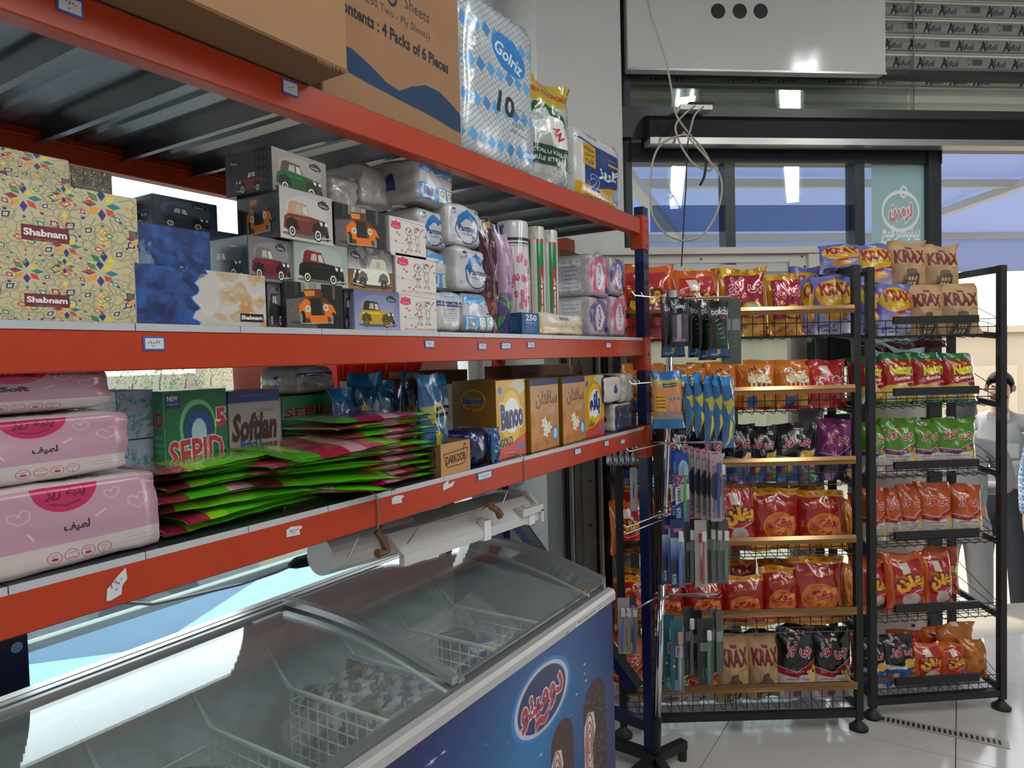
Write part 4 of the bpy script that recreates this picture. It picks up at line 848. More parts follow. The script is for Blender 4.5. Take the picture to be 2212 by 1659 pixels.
BX('grey edged old car tissue box squeezed between marbled box and orange car', 'tissue box', 578, 616, 610, 708, Xa-.01, .20, M_greyc, M_side, z=z2, group=g)
BX('orange car street tissue box on the shelf, bottom row', 'tissue box', 618, 742, 612, 712, Xa+.004, .115, M_orange, M_sideb, z=z2, group=g)
BX('dark edged tissue box between the orange and yellow cars', 'tissue box', 744, 764, 622, 714, Xa-.015, .12, M_greyc, M_sideb, z=z2, group=g)
BX('yellow roadster tissue box on the shelf, bottom row', 'tissue box', 766, 864, 628, 717, Xa, .12, M_yellow, z=z2, group=g)
BX('maroon car tissue box, second row, left of the black car', 'tissue box', 532, 634, 514, 609, Xa-.002, .115, M_maroon, M_haze, rot=.04, group=g)
BX('black car with red roof tissue box, second row', 'tissue box', 634, 752, 522, 618, Xa, .12, M_black, group=g, rot=.02)
BX('cream racing car tissue box, second row', 'tissue box', 753, 848, 536, 628, Xa, .115, M_white, group=g)
BX('brown coupe tissue box, third row', 'tissue box', 597, 719, 414, 522, Xa+.004, .105, M_brown, M_sideb, rot=.06, group=g)
BX('orange car street tissue box, third row beside the brown coupe', 'tissue box', 720, 833, 448, 540, Xa-.002, .12, M_orange, group=g, rot=.03)
BX('green touring car tissue box on top of the car boxes', 'tissue box', 576, 706, 333, 424, Xa-.002, .11, M_green, M_side, rot=.10, group=g)
g = 'white tissue boxes with two doodle figures and hearts'
for a in (('white heart doodle tissue box, lowest of three', 862, 944, 636, 718, z2), ('white heart doodle tissue box, middle of three', 855, 942, 552, 636, None), ('white heart doodle tissue box, top of three', 842, 920, 474, 556, None)):
    BX(a[0], 'tissue box', *a[1:5], Xa, .10, M_love, M_loves, z=a[5], group=g)
def SP(label, *a, **k):
    k.setdefault('soft', .016); return carton('tissue_pack', label, 'tissue pack', *a, **k)
g = 'plastic wrapped tissue packs'
SP('dolphin tissue pack behind the top heart box', 903, 968, 452, 536, Xa-.03, .16, M_pan, M_end, group=g, seed=1)
SP('dolphin tissue pack, upper right one, above the other dolphin pack', 967, 1044, 442, 533, Xa-.01, .14, M_pan, M_end, group=g, seed=2)
SP('dolphin tissue pack beside the heart boxes, upon the blue barcode pack', 985, 1068, 536, 630, Xa+.0, .14, M_pan, M_end, group=g, seed=3)
SP('light blue banded tissue pack between heart box and dolphin pack', 920, 986, 543, 628, Xa-.03, .14, M_bp2, M_end, group=g, seed=4)
SP('white tissue pack with blue lettering band, on the shelf', 943, 999, 630, 718, Xa, .13, M_txt, M_end, z=z2, group=g, seed=5, soft=.012)
SP('light blue tissue pack with barcode, on the shelf', 1001, 1069, 634, 722, Xa, .13, M_bp1, M_end, z=z2, group=g, seed=6)
SP('blue banded tissue pack tilted on top under the beam', 895, 984, 352, 440, Xa-.02, .15, M_bp1, M_end, group=g, seed=7, rot=.12)
SP('crumpled clear wrapped tissue pack, middle of the top row', 778, 850, 358, 446, Xa-.10, .12, M_plain, M_end, group=g, seed=8)
SP('slumped clear wrapped tissue pack beside the green car box', 712, 778, 382, 448, Xa-.10, .12, M_plain, M_end, group=g, seed=9)
# tall film packs
def tallbag(label, cat, x0, x1, yt, yb, X, t, m_, seed, z=None, nm='film_bag', tilt=0., rz=0., crimp=.05, wr=.5):
    xm = (x0+x1)/2; zb = z if z is not None else sz(xm, yb, X); h = sz(xm, yt, X)-zb; w = sy(x1, (yt+yb)/2, X)-sy(x0, (yt+yb)/2, X)
    me = pillow(w, h, t, seed, crimp, wr=wr); me.materials.append(m_); o = link(me, nm, None, (X-t/2, sy(xm, (yt+yb)/2, X), zb), (tilt, 0, PI/2+rz)); return tag(o, label, cat)
c = Cv(60, 260, '361320'); c.blobs(26, 0, 170, 60, 90, 10, ['5a2430', '7a3a34', '8a6a4a', '2a0e1a'], .6); c.rect(18, 8, 24, 16, '8e7426'); c.line([(10, 60), (30, 140), (24, 230)], 2, '7c5060'); c.text('Y', 34, 60, 14, 'a0909c', .01)
tallbag('tall wrinkled maroon brown bag standing at the shelf edge', 'bag', 1050, 1086, 472, 728, Xa+.01, .045, print_mat(c, 'print_maroon_bag', .2, coat=.6, bump=.5, bscale=20), 11, z=z2)
c = Cv(60, 240, '9a7d96'); c.rect(0, 0, 60, 20, '231c4c'); c.grad(150, 240, '6a4f86', '28205c'); c.line([(0, 150), (60, 190)], 6, '4c8a2c'); c.line([(0, 165), (60, 205)], 5, '4c8a2c'); c.text('S', 30, 120, 12, '4a3c80'); c.rect(0, 200, 22, 34, '2c6a3c')
tallbag('tall pink and purple film pack with green stripes', 'bag', 1086, 1114, 484, 722, Xa-.01, .05, print_mat(c, 'print_purple_pack', .2, coat=.6, bump=.4, bscale=20), 12, z=z2)
def roll(label, x0, x1, yt, X, m_, z=None, band=None):
    xm = (x0+x1)/2; r = (sy(x1, 600, X)-sy(x0, 600, X))/2*.80; z = z or z2; h = sz(xm, yt, X)-z
    o = MB().lathe([(r*.96, 0), (r, .004), (r, h-.006), (r*.93, h)], 20).obj('paper_roll', m_, None, (X-r, sy(xm, 600, X), z), (0, 0, .3), smooth=True)
    MB().lathe([(0.001, 0), (r*.35, .0), (r*.93, .002)], 20).obj('end_cap', M_plain, o, (0, 0, h)); return tag(o, label, 'paper roll', 'upright paper rolls')
c = Cv(160, 240, 'b0aeb0'); c.rect(0, 36, 160, 6, '101012'); c.rect(0, 46, 160, 3, '303032'); c.rect(0, 52, 160, 2, '808082')
for _ in range(60):
    x, y = random.uniform(0, 160), random.uniform(70, 240)
    for k in range(5): c.ell(x+5*math.cos(k*1.26), y+5*math.sin(k*1.26), 3.6, 3.6, random.choice(['a8466a', 'b85a7c', '98385c']), .9, 0, 8)
c.line([(20, 70), (30, 130), (20, 200)], 1.5, '5c2030'); c.line([(90, 60), (100, 160), (96, 230)], 1.5, '5c2030')
roll('wide white roll with pink blossom print', 1116, 1161, 478, Xa-.01, print_mat(c, 'print_blossom', .2, coat=.5))
c = Cv(160, 240, 'a9a8a0'); c.blobs(20, 0, 0, 160, 24, 7, ['7c8a6c', '5d6a4c'], .5)
for o_ in (0, 80): c.rect(o_+18, 32, 46, 208, '146a34'); c.rect(o_+18, 28, 46, 7, '98283c'); c.poly([(o_+34, 90), (o_+56, 84), (o_+58, 210), (o_+36, 216)], '98283c'); c.text('Sealy', o_+46, 150, 80, 'cfc8c8', .03, -PI/2, H=16)
M_seal = print_mat(c, 'print_green_roll', .2, coat=.5)
roll('green and white paper roll with a red lettered panel', 1163, 1188, 490, Xa-.012, M_seal); roll('paler green speckled paper roll next to the flower packs', 1190, 1217, 498, Xa-.012, M_seal)
c = Cv(90, 90, '1f4a74'); c.text('250', 46, 20, 54, 'a9bccb', .04, H=24); c.text('PIECES x 2', 46, 42, 52, '9db2c4', .02); c.small(20, 52, 50, '8aa2b6', 4, 8, 2.4)
c2 = Cv(90, 90, '1a4066'); c2.small(10, 20, 60, '7d96ac', 6, 9, 3)
carton('counting_box', 'small blue carton with white number lettering on the shelf edge', 'box', 1128, 1166, 676, 724, Xa+.005, .06, print_mat(c, 'print_blue_250', .5), print_mat(c2, 'print_blue_250s', .5), z=z2)
c = Cv(140, 70, 'b9a88e'); c.grad(0, 70, 'b8b2a8', 'b59c7e'); c.text('SINGA', 74, 16, 34, '4a4240', .04, H=9); c.rect(0, 0, 6, 70, 'b59a1c'); c.blobs(40, 10, 30, 120, 36, 6, ['b3906c', 'c2b29a', 'a89a80'], .5); c.blobs(12, 100, 36, 34, 28, 7, ['4a90a8', 'c2a040'], .6)
carton('wet_wipe_pack', 'flat cream and peach wipes pack lying beside the blue carton', 'pack', 1168, 1261, 678, 724, Xa+.008, .09, print_mat(c, 'print_wipes', .25, coat=.5, bump=.3, bscale=18), z=z2, soft=.012, seed=4)
def flowerpack(nm, a, b):
    c = Cv(100, 120, '9a8c98'); c.ell(50, 56, 46, 52, a, .8); c.blobs(30, 6, 10, 88, 96, 12, [a, b, 'b9a0a8'], .5); c.ell(50, 60, 20, 40, 'b6adb6'); c.text(fa('لطیفه'), 50, 60, 56, '4a3c7c', .03, -PI/2, H=14); c.ell(84, 100, 14, 10, '2a2a5c'); return print_mat(c, nm, .2, coat=.6, bump=.35, bscale=18)
M_f1, M_f2 = flowerpack('print_flower_pink', 'a83c5c', 'c06078'), flowerpack('print_flower_violet', '4a3c78', 'b0922c')
c = Cv(120, 120, '8a8486'); c.blobs(70, 0, 0, 120, 120, 8, ['948e90', '7e787a', 'a08a90'], .5); c.small(60, 20, 40, '3c4a78', 8, 12, 4); M_fs = print_mat(c, 'print_flower_side', .2, coat=.5, bump=.3)
g = 'flower printed tissue packs at the end of the shelf'
for lb, x0, x1, yt, yb, mm, zz in (('pink flower tissue pack, lower one next to the wipes', 1274, 1316, 642, 724, M_f2, z2), ('pink flower tissue pack stacked above the violet one', 1274, 1316, 552, 640, M_f1, None), ('small pink flower tissue pack next to the post, lower', 1320, 1356, 640, 724, M_f1, z2), ('violet flower tissue pack next to the post, upper', 1319, 1353, 556, 638, M_f2, None)):
    SP(lb, x0, x1, yt, yb, Xa-.005, .20, mm, M_fs, z=zz, group=g, seed=x0)
o, w, h = carton('small_carton', 'small orange carton peeping above the flower packs', 'box', 1222, 1242, 516, 545, Xa-.20, .05, mat('vivid_orange_card', (.65, .12, .02), .5), z=None)
o, w, h = carton('storage_carton', 'plain carton hidden behind the flower packs holding up the orange one', 'box', 1212, 1262, 545, 700, Xa-.19, .10, CARD, z=z2)
# ================================================================ TOP LEVEL
z3 = DK[2]
def P3(px, py, X): p = on(px, py, 0, X); return p.y, p.z
def bigprint():
    c = Cv(330, 330, 'a27546', ss=2); c.blobs(40, 0, 0, 330, 330, 40, ['a47748', '9f7243'], .3)
    return c
Xc = -1.0; yl = sy(696, 180, Xc); yr = sy(996, 250, Xc); WB = yr-yl; HB = .50
cb = Cv(520, int(520*HB/WB), '86654a', ss=2); CHh = cb.h; cb.blobs(60, 0, 0, 520, CHh, 50, ['89684c', '836247'], .3)
def cuv(px, py): p = on(px, py, 0, Xc); return (p.y-yl)/WB*520, (1-(p.z-z3)/HB)*CHh
def ctext(s, pa, pb, hh, col, bold): a, b = cuv(*pa), cuv(*pb); cb.text(s, (a[0]+b[0])/2, (a[1]+b[1])/2, math.hypot(b[0]-a[0], b[1]-a[1]), col, bold, math.atan2(b[1]-a[1], b[0]-a[0]), H=hh)
up, lo = [], []
for px, yt_, yb_ in ((699, 82, 133), (725, 88, 144), (760, 105, 160), (800, 141, 183), (835, 178, 201), (862, 196, 216), (890, 187, 230), (920, 184, 245), (950, 199, 262), (975, 225, 278), (996, 250, 288)): up.append(cuv(px, yt_)); lo.append(cuv(px, yb_))
cb.poly(up+lo[::-1], '1f3550')
ctext('Sheets', (874, 4), (927, 40), 30, '2b2a30', .0); ctext('(250 Two - Ply Sheets)', (786, -6), (928, 82), 26, '2b2a30', .0)
ctext('Contents : 4 Packs of 6 Pieces', (722, -2), (968, 148), 30, '23232b', .035); a = cuv(846, -2); cb.ring(a[0], a[1]-6, 16, 20, 8, '1f2a3c')
M_card = print_mat(cb, 'print_carton_contents', .85)
me = rbox(WB, .42, HB, .003); [me.materials.append(m_) for m_ in (M_card, CARD, CARD, CARD, CARD, CARD)]
o = shelf_thing('cardboard_carton', me, 'big brown cardboard carton with blue wave and printed contents on the top shelf', 'carton', Xc, .42, yl, yr, z3)
fl_ = MB().add([(-WB/2, -.212, .004), (-WB/2+.10, -.214, .003), (-WB/2+.02, -.205, -.001), (-WB/2-.004, -.20, .02)], [(0, 1, 2, 3)]).obj('torn_flap', CARDIN, o)
Xd = -.955; yl2, yr2 = -.22, sy(690, 175, Xd)-.004; zq = z3+.004
c = Cv(300, 200, '8c6a4c'); c.blobs(30, 0, 0, 300, 200, 40, ['8f6d4e', '876548'], .3); c.ell(168, 120, 14, 10, '2b2a30'); M_c2 = print_mat(c, 'print_carton_plain', .85)
me = rbox(yr2-yl2, .40, .48, .003); [me.materials.append(m_) for m_ in (M_c2, CARD, CARD, CARD, CARD, CARD)]
o = shelf_thing('cardboard_carton', me, 'plain brown carton overhanging the top beam, cut by the upper left frame', 'carton', Xd+.075, .40, yl2, yr2, zq)
mb = MB(); n = 16
for k in range(n): a_ = -.06+.06*k/n; mb.add([(yr2-yl2)/2+a_*1. and ((yr2-yl2)/2-.07+.07*k/n, -.2, .002), ((yr2-yl2)/2-.07+.07*(k+1)/n, -.2, .002), ((yr2-yl2)/2-.07+.07*(k+.5)/n, -.202, -.006-.006*random.random())], [(0, 1, 2)])
stuff(mb.obj('torn_edge', CARDIN, o))
MB().span((-(yr2-yl2)/2, -.2, -.0015), ((yr2-yl2)/2, .2, -.0005)).obj('base_flap', CARDIN, o)
# ten roll pack
c = Cv(200, 330, 'aab0b6'); c.blobs(60, 0, 0, 200, 330, 24, ['a2a8ae', 'b6bcc2', '989ea4'], .35)
for i in range(-16, 30): c.line([(i*12, 0), (i*12+330, 330)], .8, '6f7880'); c.line([(i*12+200, 0), (i*12-130, 330)], .8, '6f7880')
for i in range(9):
    for j in range(14):
        if (i*3+j*5) % 3 == 0: x, y = i*24+(12 if j % 2 else 0), j*24; c.poly([(x-2, y-15), (x+12, y-3), (x+3, y+14), (x-11, y+2)], ['3f86c0', '4d92c8', '2c6ca8'][(i+j) % 3], .85)
c.ell(120, 96, 48, 34, '1f6cae', rot=.5); c.text('Golriz', 120, 100, 76, 'cfdbe4', .02, .35, H=26); [c.ring(96+12*k, 62+4*k-(8 if k == 2 else 0), 6, 6, 1.5, '2f7cc0', 10) for k in range(5)]
c.text('10', 110, 200, 40, '23262b', .03, .15, H=42); c.ring(146, 208, 16, 10, 1.2, '4a4f55'); c.text('rolls', 140, 232, 30, '3a3f45'); c.text('200 sheets', 142, 250, 44, '3a3f45', .0, .15)
M_ten = print_mat(c, 'print_ten_rolls', .15, coat=.8, bump=.5, bscale=14)
Xe = -.99; o, w, h = carton('toilet_roll_pack', 'big clear bag of ten rolls with blue checks beside the cardboard carton', 'toilet roll pack', 1000, 1158, 8, 372, Xe, .22, M_ten, M_plain, z=z3, soft=.035, seed=21, rot=-.02)
MB().add([(-w*.2, -.115, .03+.012*k) for k in range(2)]+[(w*.46, -.118, .05+.012*k) for k in range(2)], [(0, 2, 3, 1)]).obj('film_fold', glassmat('clear_film', (.97, .97, .97)), o)
# detergent pouch
c = Cv(100, 240, '8c9290'); c.rect(0, 0, 100, 60, 'a08a1c'); c.text('DEV EKONOMİK', 50, 32, 92, '982016', .04, H=16)
c.grad(60, 150, '9a9f9c', '8a908e'); c.poly([(0, 90), (30, 70), (70, 110), (100, 170), (100, 150), (80, 90), (50, 62), (10, 62)], '1c4a28'); c.ell(58, 118, 24, 40, 'c8c8c4', rot=-.5); c.text('AN', 58, 118, 30, 'a82420', .05, .9); c.rect(0, 150, 100, 42, '123424'); c.text('ZORLU KİRLERDE', 50, 162, 90, 'b9c4bc', .02); c.text('BİLE ETKİLİ', 40, 178, 60, 'b9c4bc', .02); [c.ring(20+16*k, 202, 7, 5, 1.5, 'c9ccca', 10) for k in range(4)]; c.blobs(20, 0, 196, 100, 44, 14, ['6f7472', 'b2b6b4', '9a9e9c'], .5)
tallbag('shiny green and silver detergent pouch with yellow top on the highest shelf', 'pouch', 1164, 1240, 172, 412, -.99, .07, print_mat(c, 'print_pouch', .15, coat=.7, bump=.3), 31, z=z3, nm='detergent_pouch', rz=-.15)
# kitchen towel pack
c = Cv(130, 210, 'aaa8a6'); c.rect(24, 44, 106, 120, '1c3468'); c.poly([(0, 34), (130, 44), (130, 50), (0, 40)], '1c3468'); c.rect(20, 44, 36, 62, 'b38a1c'); c.text(fa('جدید'), 46, 18, 30, '1c3468', .03)
c.text(fa('حوله'), 38, 58, 28, '1c2c50', .02); c.text(fa('کاغذی'), 38, 74, 28, '1c2c50', .02); c.text(fa('لایه'), 38, 92, 22, '1c2c50', .02); c.text(fa('گلریز'), 94, 108, 58, 'c6cbd6', .05, H=42); c.text('Ultra Soft', 106, 60, 34, '6f8ab0'); c.rect(90, 72, 36, 6, 'b38a1c')
c.poly([(0, 160), (50, 168), (90, 150), (130, 140), (130, 200), (0, 200)], 'b5851c'); c.text('2', 52, 152, 24, '1c3468', .02, H=48, out=('aab4c8', .05)); c.text('SOFT & STRONG', 60, 182, 66, '1c2c50', .02); c.text('Your best choice', 62, 193, 62, '1c2c50', .01); c.ell(112, 172, 12, 22, '6f8a98')
c2 = Cv(60, 210, 'a3a2a0'); c2.line([(12, 20), (48, 20), (48, 120), (12, 120), (12, 20)], 2, '2a3350'); c2.ell(30, 32, 10, 6, '1c3468'); c2.text('5', 30, 80, 14, '2a3350', .02); c2.small(12, 130, 40, '2a3350', 3); c2.ring(30, 172, 9, 12, 3, '2c5a6c')
carton('kitchen_towel_pack', 'blue and yellow kitchen towel pack at the end of the top shelf', 'towel pack', 1243, 1342, 292, 462, -.99, .13, print_mat(c, 'print_towel_pack', .2, coat=.6, bump=.3, bscale=14), print_mat(c2, 'print_towel_side', .25, coat=.5), M_plain, z=z3, soft=.028, seed=33, r=0)
# ================================================================ LOWEST SHELF
z1 = DK[0]; Xg = -.985
def padpack(nm, soft):
    c = Cv(720, 340, '92707f' if soft else '9c7a8a'); c.rect(0, 240, 720, 100, 'a69a98'); c.ell(424, 0, 96, 112, '9c1c4c'); c.text(fa('پنبه ریز'), 424, 42, 112, '47122c', .03, H=44); c.line([(384, 76), (424, 88), (464, 74)], 4, '47122c')
    for x, y, s in ((560, 70, 1.6), (640, 120, 2.2), (300, 110, 1.9), (180, 150, 1.8)): c.line([(x+s*p, y+s*q) for p, q in ((2, -2), (-6, -10), (-14, -8), (-14, 2), (0, 14), (14, 4), (15, -10), (6, -16), (-1, -6))], 3.5, 'b793a2')
    for x, y, r_ in ((520, 140, -.7), (330, 190, 1.1), (690, 50, .4), (240, 70, -.8)): c.line([(x-17*math.cos(r_), y-17*math.sin(r_)), (x+17*math.cos(r_), y+17*math.sin(r_))], 7, 'b9979f')
    if soft: c.text('Soft', 424, 150, 74, '2a2024', .06); c.text('Soft Dry Top Sheet', 600, 50, 150, '3a2c34', .03)
    else: c.text(fa('لطیف'), 452, 176, 72, '2a2024', .04, H=40); c.small(60, 200, 120, '4a2c3c', 1, 8, 4)
    for k in range(4):
        x = 388+48*k; c.ring(x, 288, 20, 22, 1.8, '7c2440', 28); c.rect(x-12, 298, 24, 3, '94204a') if k == 1 else c.text('L', x, 300, 7, '7c2440') if k == 3 else c.ell(x, 294, 10, 6, '94204a'); c.small(x-11, 276, 20, '7c2440', 2, 5, 2)
    c.small(590, 268, 110, '5c8a84', 2, 16, 4); return print_mat(c, nm, .25, coat=.35, bump=.25, bscale=10)
M_pp, M_ps = padpack('print_pink_pads', False), padpack('print_pink_pads_soft', True)
g = 'pink sanitary pad packs stacked at the near end'
for lb, x0, x1, yt, yb, X, mm, zz in (('pink pad pack with magenta half circle, lowest of three', -260, 352, 1058, 1228, Xg, M_pp, z1), ('pink pad pack with magenta half circle, in the middle', -330, 286, 908, 1058, Xg-.01, M_pp, None), ('pink pad pack with dark lettering, uppermost of three', -380, 246, 800, 903, Xg-.02, M_ps, None)):
    carton('pad_pack', lb, 'pad pack', x0, x1, yt, yb, X, .20, mm, M_pp, z=zz, soft=.014, seed=x1, group=g)
c = Cv(120, 130, '8c95ac')
for _ in range(46):
    x, y = random.uniform(0, 120), random.uniform(24, 130); c.ell(x, y, 6, 3, '3f7c74', .9, random.random()*3, 9); c.ell(x+5, y-3, 2.4, 2, '3f7c74'); c.line([(x-6, y), (x-11, y+3)], 1.6, '3f7c74'); c.line([(x-2, y+2), (x-3, y+6)], 1.6, '3f7c74'); c.line([(x+2, y+2), (x+2, y+6)], 1.6, '3f7c74')
c.ring(18, 16, 8, 8, 2, '2c4c6c'); c.text(fa('خنک'), 44, 16, 26, '4a6c7c', .02); M_dino = print_mat(c, 'print_teal_beasts', .4)
carton('patterned_box', 'pale box with small teal beasts, lower of two', 'box', 262, 334, 950, 1010, -1.12, .12, M_dino, z=z1, group='pale boxes with teal beasts'); carton('patterned_box', 'pale box with small teal beasts, upper of two', 'box', 252, 333, 843, 948, -1.12, .12, M_dino, group='pale boxes with teal beasts')
def powder(nm, bg, fn, w=150, h=150, rough=.35, coat=.25, top=1.):
    c = Cv(w, h, bg); fn(c)
    if top < 1: n = int(c.a.shape[0]*top); q = c.a[(np.arange(n)/top).astype(int)].copy(); c.a[n:] = q[-1:]; c.a[:n] = q
    return print_mat(c, nm, rough, coat=coat)
def sepid(c):
    c.rect(4, 4, 34, 22, '1a2a54'); c.text('NEW', 21, 11, 24, 'c9ced8', .03); c.text('Fragrance', 21, 20, 26, 'c9ced8')
    c.ell(78, 58, 44, 44, '5d9a74'); c.ell(80, 60, 38, 38, '0e4a2c'); c.ell(80, 62, 32, 32, '1c3c78'); c.ell(80, 66, 18, 22, '8fb0b4'); c.text('5', 134, 46, 20, 'a02c34', .05, H=28, out=('c9d0c8', .09))
    c.text('SEPID', 74, 96, 126, 'a02c34', .03, -.04, H=40, out=('c9c6c0', .06)); c.text('Machine Powder', 90, 128, 62, 'a9bcb0', .02, -.04)
def sepids(c): c.text('SEPID', 30, 32, 54, 'a02c34', .03, out=('c9d0c8', .06)); [c.rect(4, 50+8*k, 52, 4, '6fae88') for k in range(12)]
M_sep, M_seps = powder('print_green_powder', '0e5a34', sepid, top=.74), powder('print_green_powder_side', '3f9a66', sepids, 60, 150)
carton('powder_box', 'green detergent box with white outlined red lettering standing upright', 'powder box', 354, 491, 842, 985, -1.09, .075, M_sep, M_seps, z=z1)
def softf(c): c.rect(0, 0, 150, 20, '1c2a64'); c.small(30, 8, 100, '8a96b8', 1); c.text('Gold Selection', 104, 34, 52, '4a4548', skew=.2); c.text('Softlan', 74, 62, 124, '33231c', .05, H=42, skew=.15); c.text('Perfect &', 62, 92, 62, '1c3c78', .04, H=20); c.text('Shiny', 60, 108, 30, 'a09080', .03); c.ell(75, 140, 60, 26, '9c6c3c', .6); [c.ell(70+10*math.cos(k*1.26), 134+8*math.sin(k*1.26), 9, 6, 'cfc8bc', 1, k) for k in range(5)]
M_soft = powder('print_grey_powder', '86807c', softf, top=.76)
carton('powder_box', 'grey and gold powder box with dark cursive lettering behind the green packets', 'powder box', 494, 606, 842, 980, -1.10, .07, M_soft, z=z1)
o, w, h = carton('powder_box', 'green detergent box lying tilted behind the stacked packets', 'powder box', 608, 725, 852, 925, -1.20, .08, M_seps, mat('deep_green_card', (.006, .05, .03), .4), z=z1+.02)
carton('tissue_pack', 'white wrapped tissue pack tipped over on top at the back', 'tissue pack', 622, 728, 790, 850, -1.22, .10, M_txt, M_end, soft=.014, seed=2, rot=.25, tilt=0.)
carton('backing_carton', 'plain carton at the back that carries the tipped tissue pack', 'carton', 640, 728, 850, 925, -1.31, .09, CARD, z=z1)
KR = CARD
bk = [('flat brown carton at the back of the lowest shelf, lower one', 925, 1100, 832, 905, -1.38, z1), ('flat brown carton at the back of the lowest shelf, upper one', 905, 1010, 800, 830, -1.38, None), ('pinkish brown carton behind the blue glove packets', 800, 905, 820, 920, -1.40, z1), ('brown carton with green leaf print at the back near the post', 1105, 1230, 788, 905, -1.40, z1), ('dark grey carton right below the middle deck at the back', 1240, 1300, 790, 905, -1.40, z1)]
c = Cv(160, 40, '6b4a40'); c.line([(20, 6), (60, 6), (60, 30), (20, 30), (20, 6)], 1.5, '45302a'); c.line([(90, 8), (130, 8), (130, 28), (90, 28), (90, 8)], 1.5, '45302a'); c.blobs(20, 0, 0, 160, 40, 8, ['745046', '62443a'], .4); M_kb = print_mat(c, 'print_back_carton', .8)
for lb, x0, x1, yt, yb, X, zz in bk: carton('back_carton', lb, 'carton', x0, x1, yt, yb, X, .12, M_kb, CARD, z=zz)
# yellow powder boxes
def banoo(fas):
    def f(c):
        c.ell(110, 20, 40, 20, '9aaab8', .7); c.ell(74, 96, 62, 78, 'a87c14'); c.ell(74, 96, 52, 68, 'bc9c28'); c.ell(78, 92, 38, 46, 'c3c4c8'); c.ell(20, 26, 10, 10, '2c5c9c')
        if fas: c.text(fa('بانو'), 78, 92, 74, '1c2a6c', .07, H=70, out=('c9cad6', .10)); c.text(fa('طلایی'), 46, 156, 50, '3a2a20', .04)
        else: c.text('Banoo', 78, 92, 108, '1c2456', .06, -.05, H=58, out=('c9cad6', .10)); c.text('GOLD', 48, 158, 60, '2a2420', .05, -.1, H=20)
        c.poly([(0, 176), (60, 168), (150, 140), (150, 200), (0, 200)], 'a83a30'); [c.ell(104+18*k, 176, 7, 8, '4a5c94') for k in range(3)]; c.small(40, 186, 60, 'd0a090', 1)
    return f
M_ban, M_banf = powder('print_yellow_powder', 'a9801c', banoo(False), 150, 200), powder('print_yellow_powder_fa', 'a9801c', banoo(True), 150, 200)
def bside(c): c.ring(50, 50, 26, 26, 2, 'b3902c'); c.text('Banoo', 50, 50, 48, '1c2a5c', .05, H=18, out=('b9bcc8', .08)); c.text('GOLD', 34, 78, 26, '3a2a14', .03); c.small(16, 88, 60, '4a3614', 2); c.rect(14, 118, 74, 32, '8a8c94'); [c.rect(18+18*k, 134, 12, 10, '2c4c8c') for k in range(4)]; c.small(16, 158, 66, '4a3614', 4, 8)
M_bs = powder('print_yellow_powder_side', '6f4c10', bside, 100, 200)
g = 'yellow powder boxes'
carton('powder_box', 'yellow powder box with dark blue Latin lettering facing the aisle', 'powder box', 1072, 1136, 820, 978, Xg-.01, .14, M_ban, M_bs, z=z1, group=g)
carton('powder_box', 'yellow powder box with round Persian lettering next to the tissue packs', 'powder box', 1263, 1305, 810, 944, Xg-.012, .14, M_banf, M_bs, z=z1, group=g)
carton('powder_box', 'yellow box seen from its narrow side, first behind the glove packet', 'powder box', 1012, 1030, 828, 935, Xg-.20, .13, M_ban, M_bs, z=z1, group=g)
carton('powder_box', 'yellow box seen from its narrow side, deeper in the row', 'powder box', 960, 985, 826, 925, Xg-.36, .13, M_ban, M_bs, z=z1, group=g)
def saft(c):
    c.grad(0, 60, '9c8468', 'a47c50'); c.grad(60, 200, 'a47c50', '9c5c24'); c.rect(0, 0, 150, 18, '1c2454'); c.text(fa('سافتلن'), 84, 58, 112, '6a4430', .05, H=48, out=('b09a80', .08)); c.text(fa('گلدن'), 106, 92, 44, '8f98a8', .03)
    c.blobs(30, 0, 110, 150, 90, 20, ['a8682c', '9c5820', 'b07c44'], .5)
    for cx_, cy_ in ((70, 124), (92, 140), (78, 150)): [c.ell(cx_+9*math.cos(k*1.26), cy_+9*math.sin(k*1.26), 8, 5, 'd0cabc', 1, k*1.26) for k in range(5)]; c.ell(cx_, cy_, 3, 3, 'b08a2c')
    c.ell(128, 160, 17, 24, '3c6c9c'); c.ell(128, 160, 11, 16, '9cb4c4'); c.small(20, 176, 80, '5c3414', 2)
M_saf = powder('print_orange_powder', 'a47c50', saft, 150, 200)
g = 'orange powder boxes with white flowers'
carton('powder_box', 'orange powder box with white flowers between the two yellow boxes, nearer one', 'powder box', 1142, 1209, 818, 972, Xg-.004, .12, M_saf, M_bs, z=z1, group=g, rot=.05)
carton('powder_box', 'orange powder box with white flowers, farther one next to Persian lettered box', 'powder box', 1212, 1266, 814, 958, Xg-.006, .12, M_saf, M_bs, z=z1, group=g, rot=.05)
c = Cv(100, 80, '14204c'); c.text('O', 80, 40, 10, 'a0a8c0', .02); c.line([(70, 0), (84, 80)], 3, '2c6a48'); M_nv = print_mat(c, 'print_navy_pack', .25, coat=.4)
c = Cv(80, 80, 'aca49c'); c.ell(50, 44, 9, 9, '1c3468'); c.poly([(42, 42), (50, 24), (58, 42)], '1c3468'); M_nw = print_mat(c, 'print_white_end', .4, bump=.3)
g = 'navy and white tissue packs at the far end'
for lb, x0, x1, yt, yb, mm, ms_, zz in (('navy and white tissue pack lying lowest by the post', 1330, 1368, 872, 940, M_nv, M_nw, z1), ('navy tissue pack above, with its white end to the aisle', 1306, 1344, 812, 870, M_nw, M_nv, None), ('white soft tissue roll pack next to the blue post', 1346, 1370, 806, 868, M_plain, M_nw, None)):
    carton('tissue_pack', lb, 'tissue pack', x0, x1, yt, yb, Xg, .13, mm, ms_, z=zz, soft=.014, seed=x0, group=g)
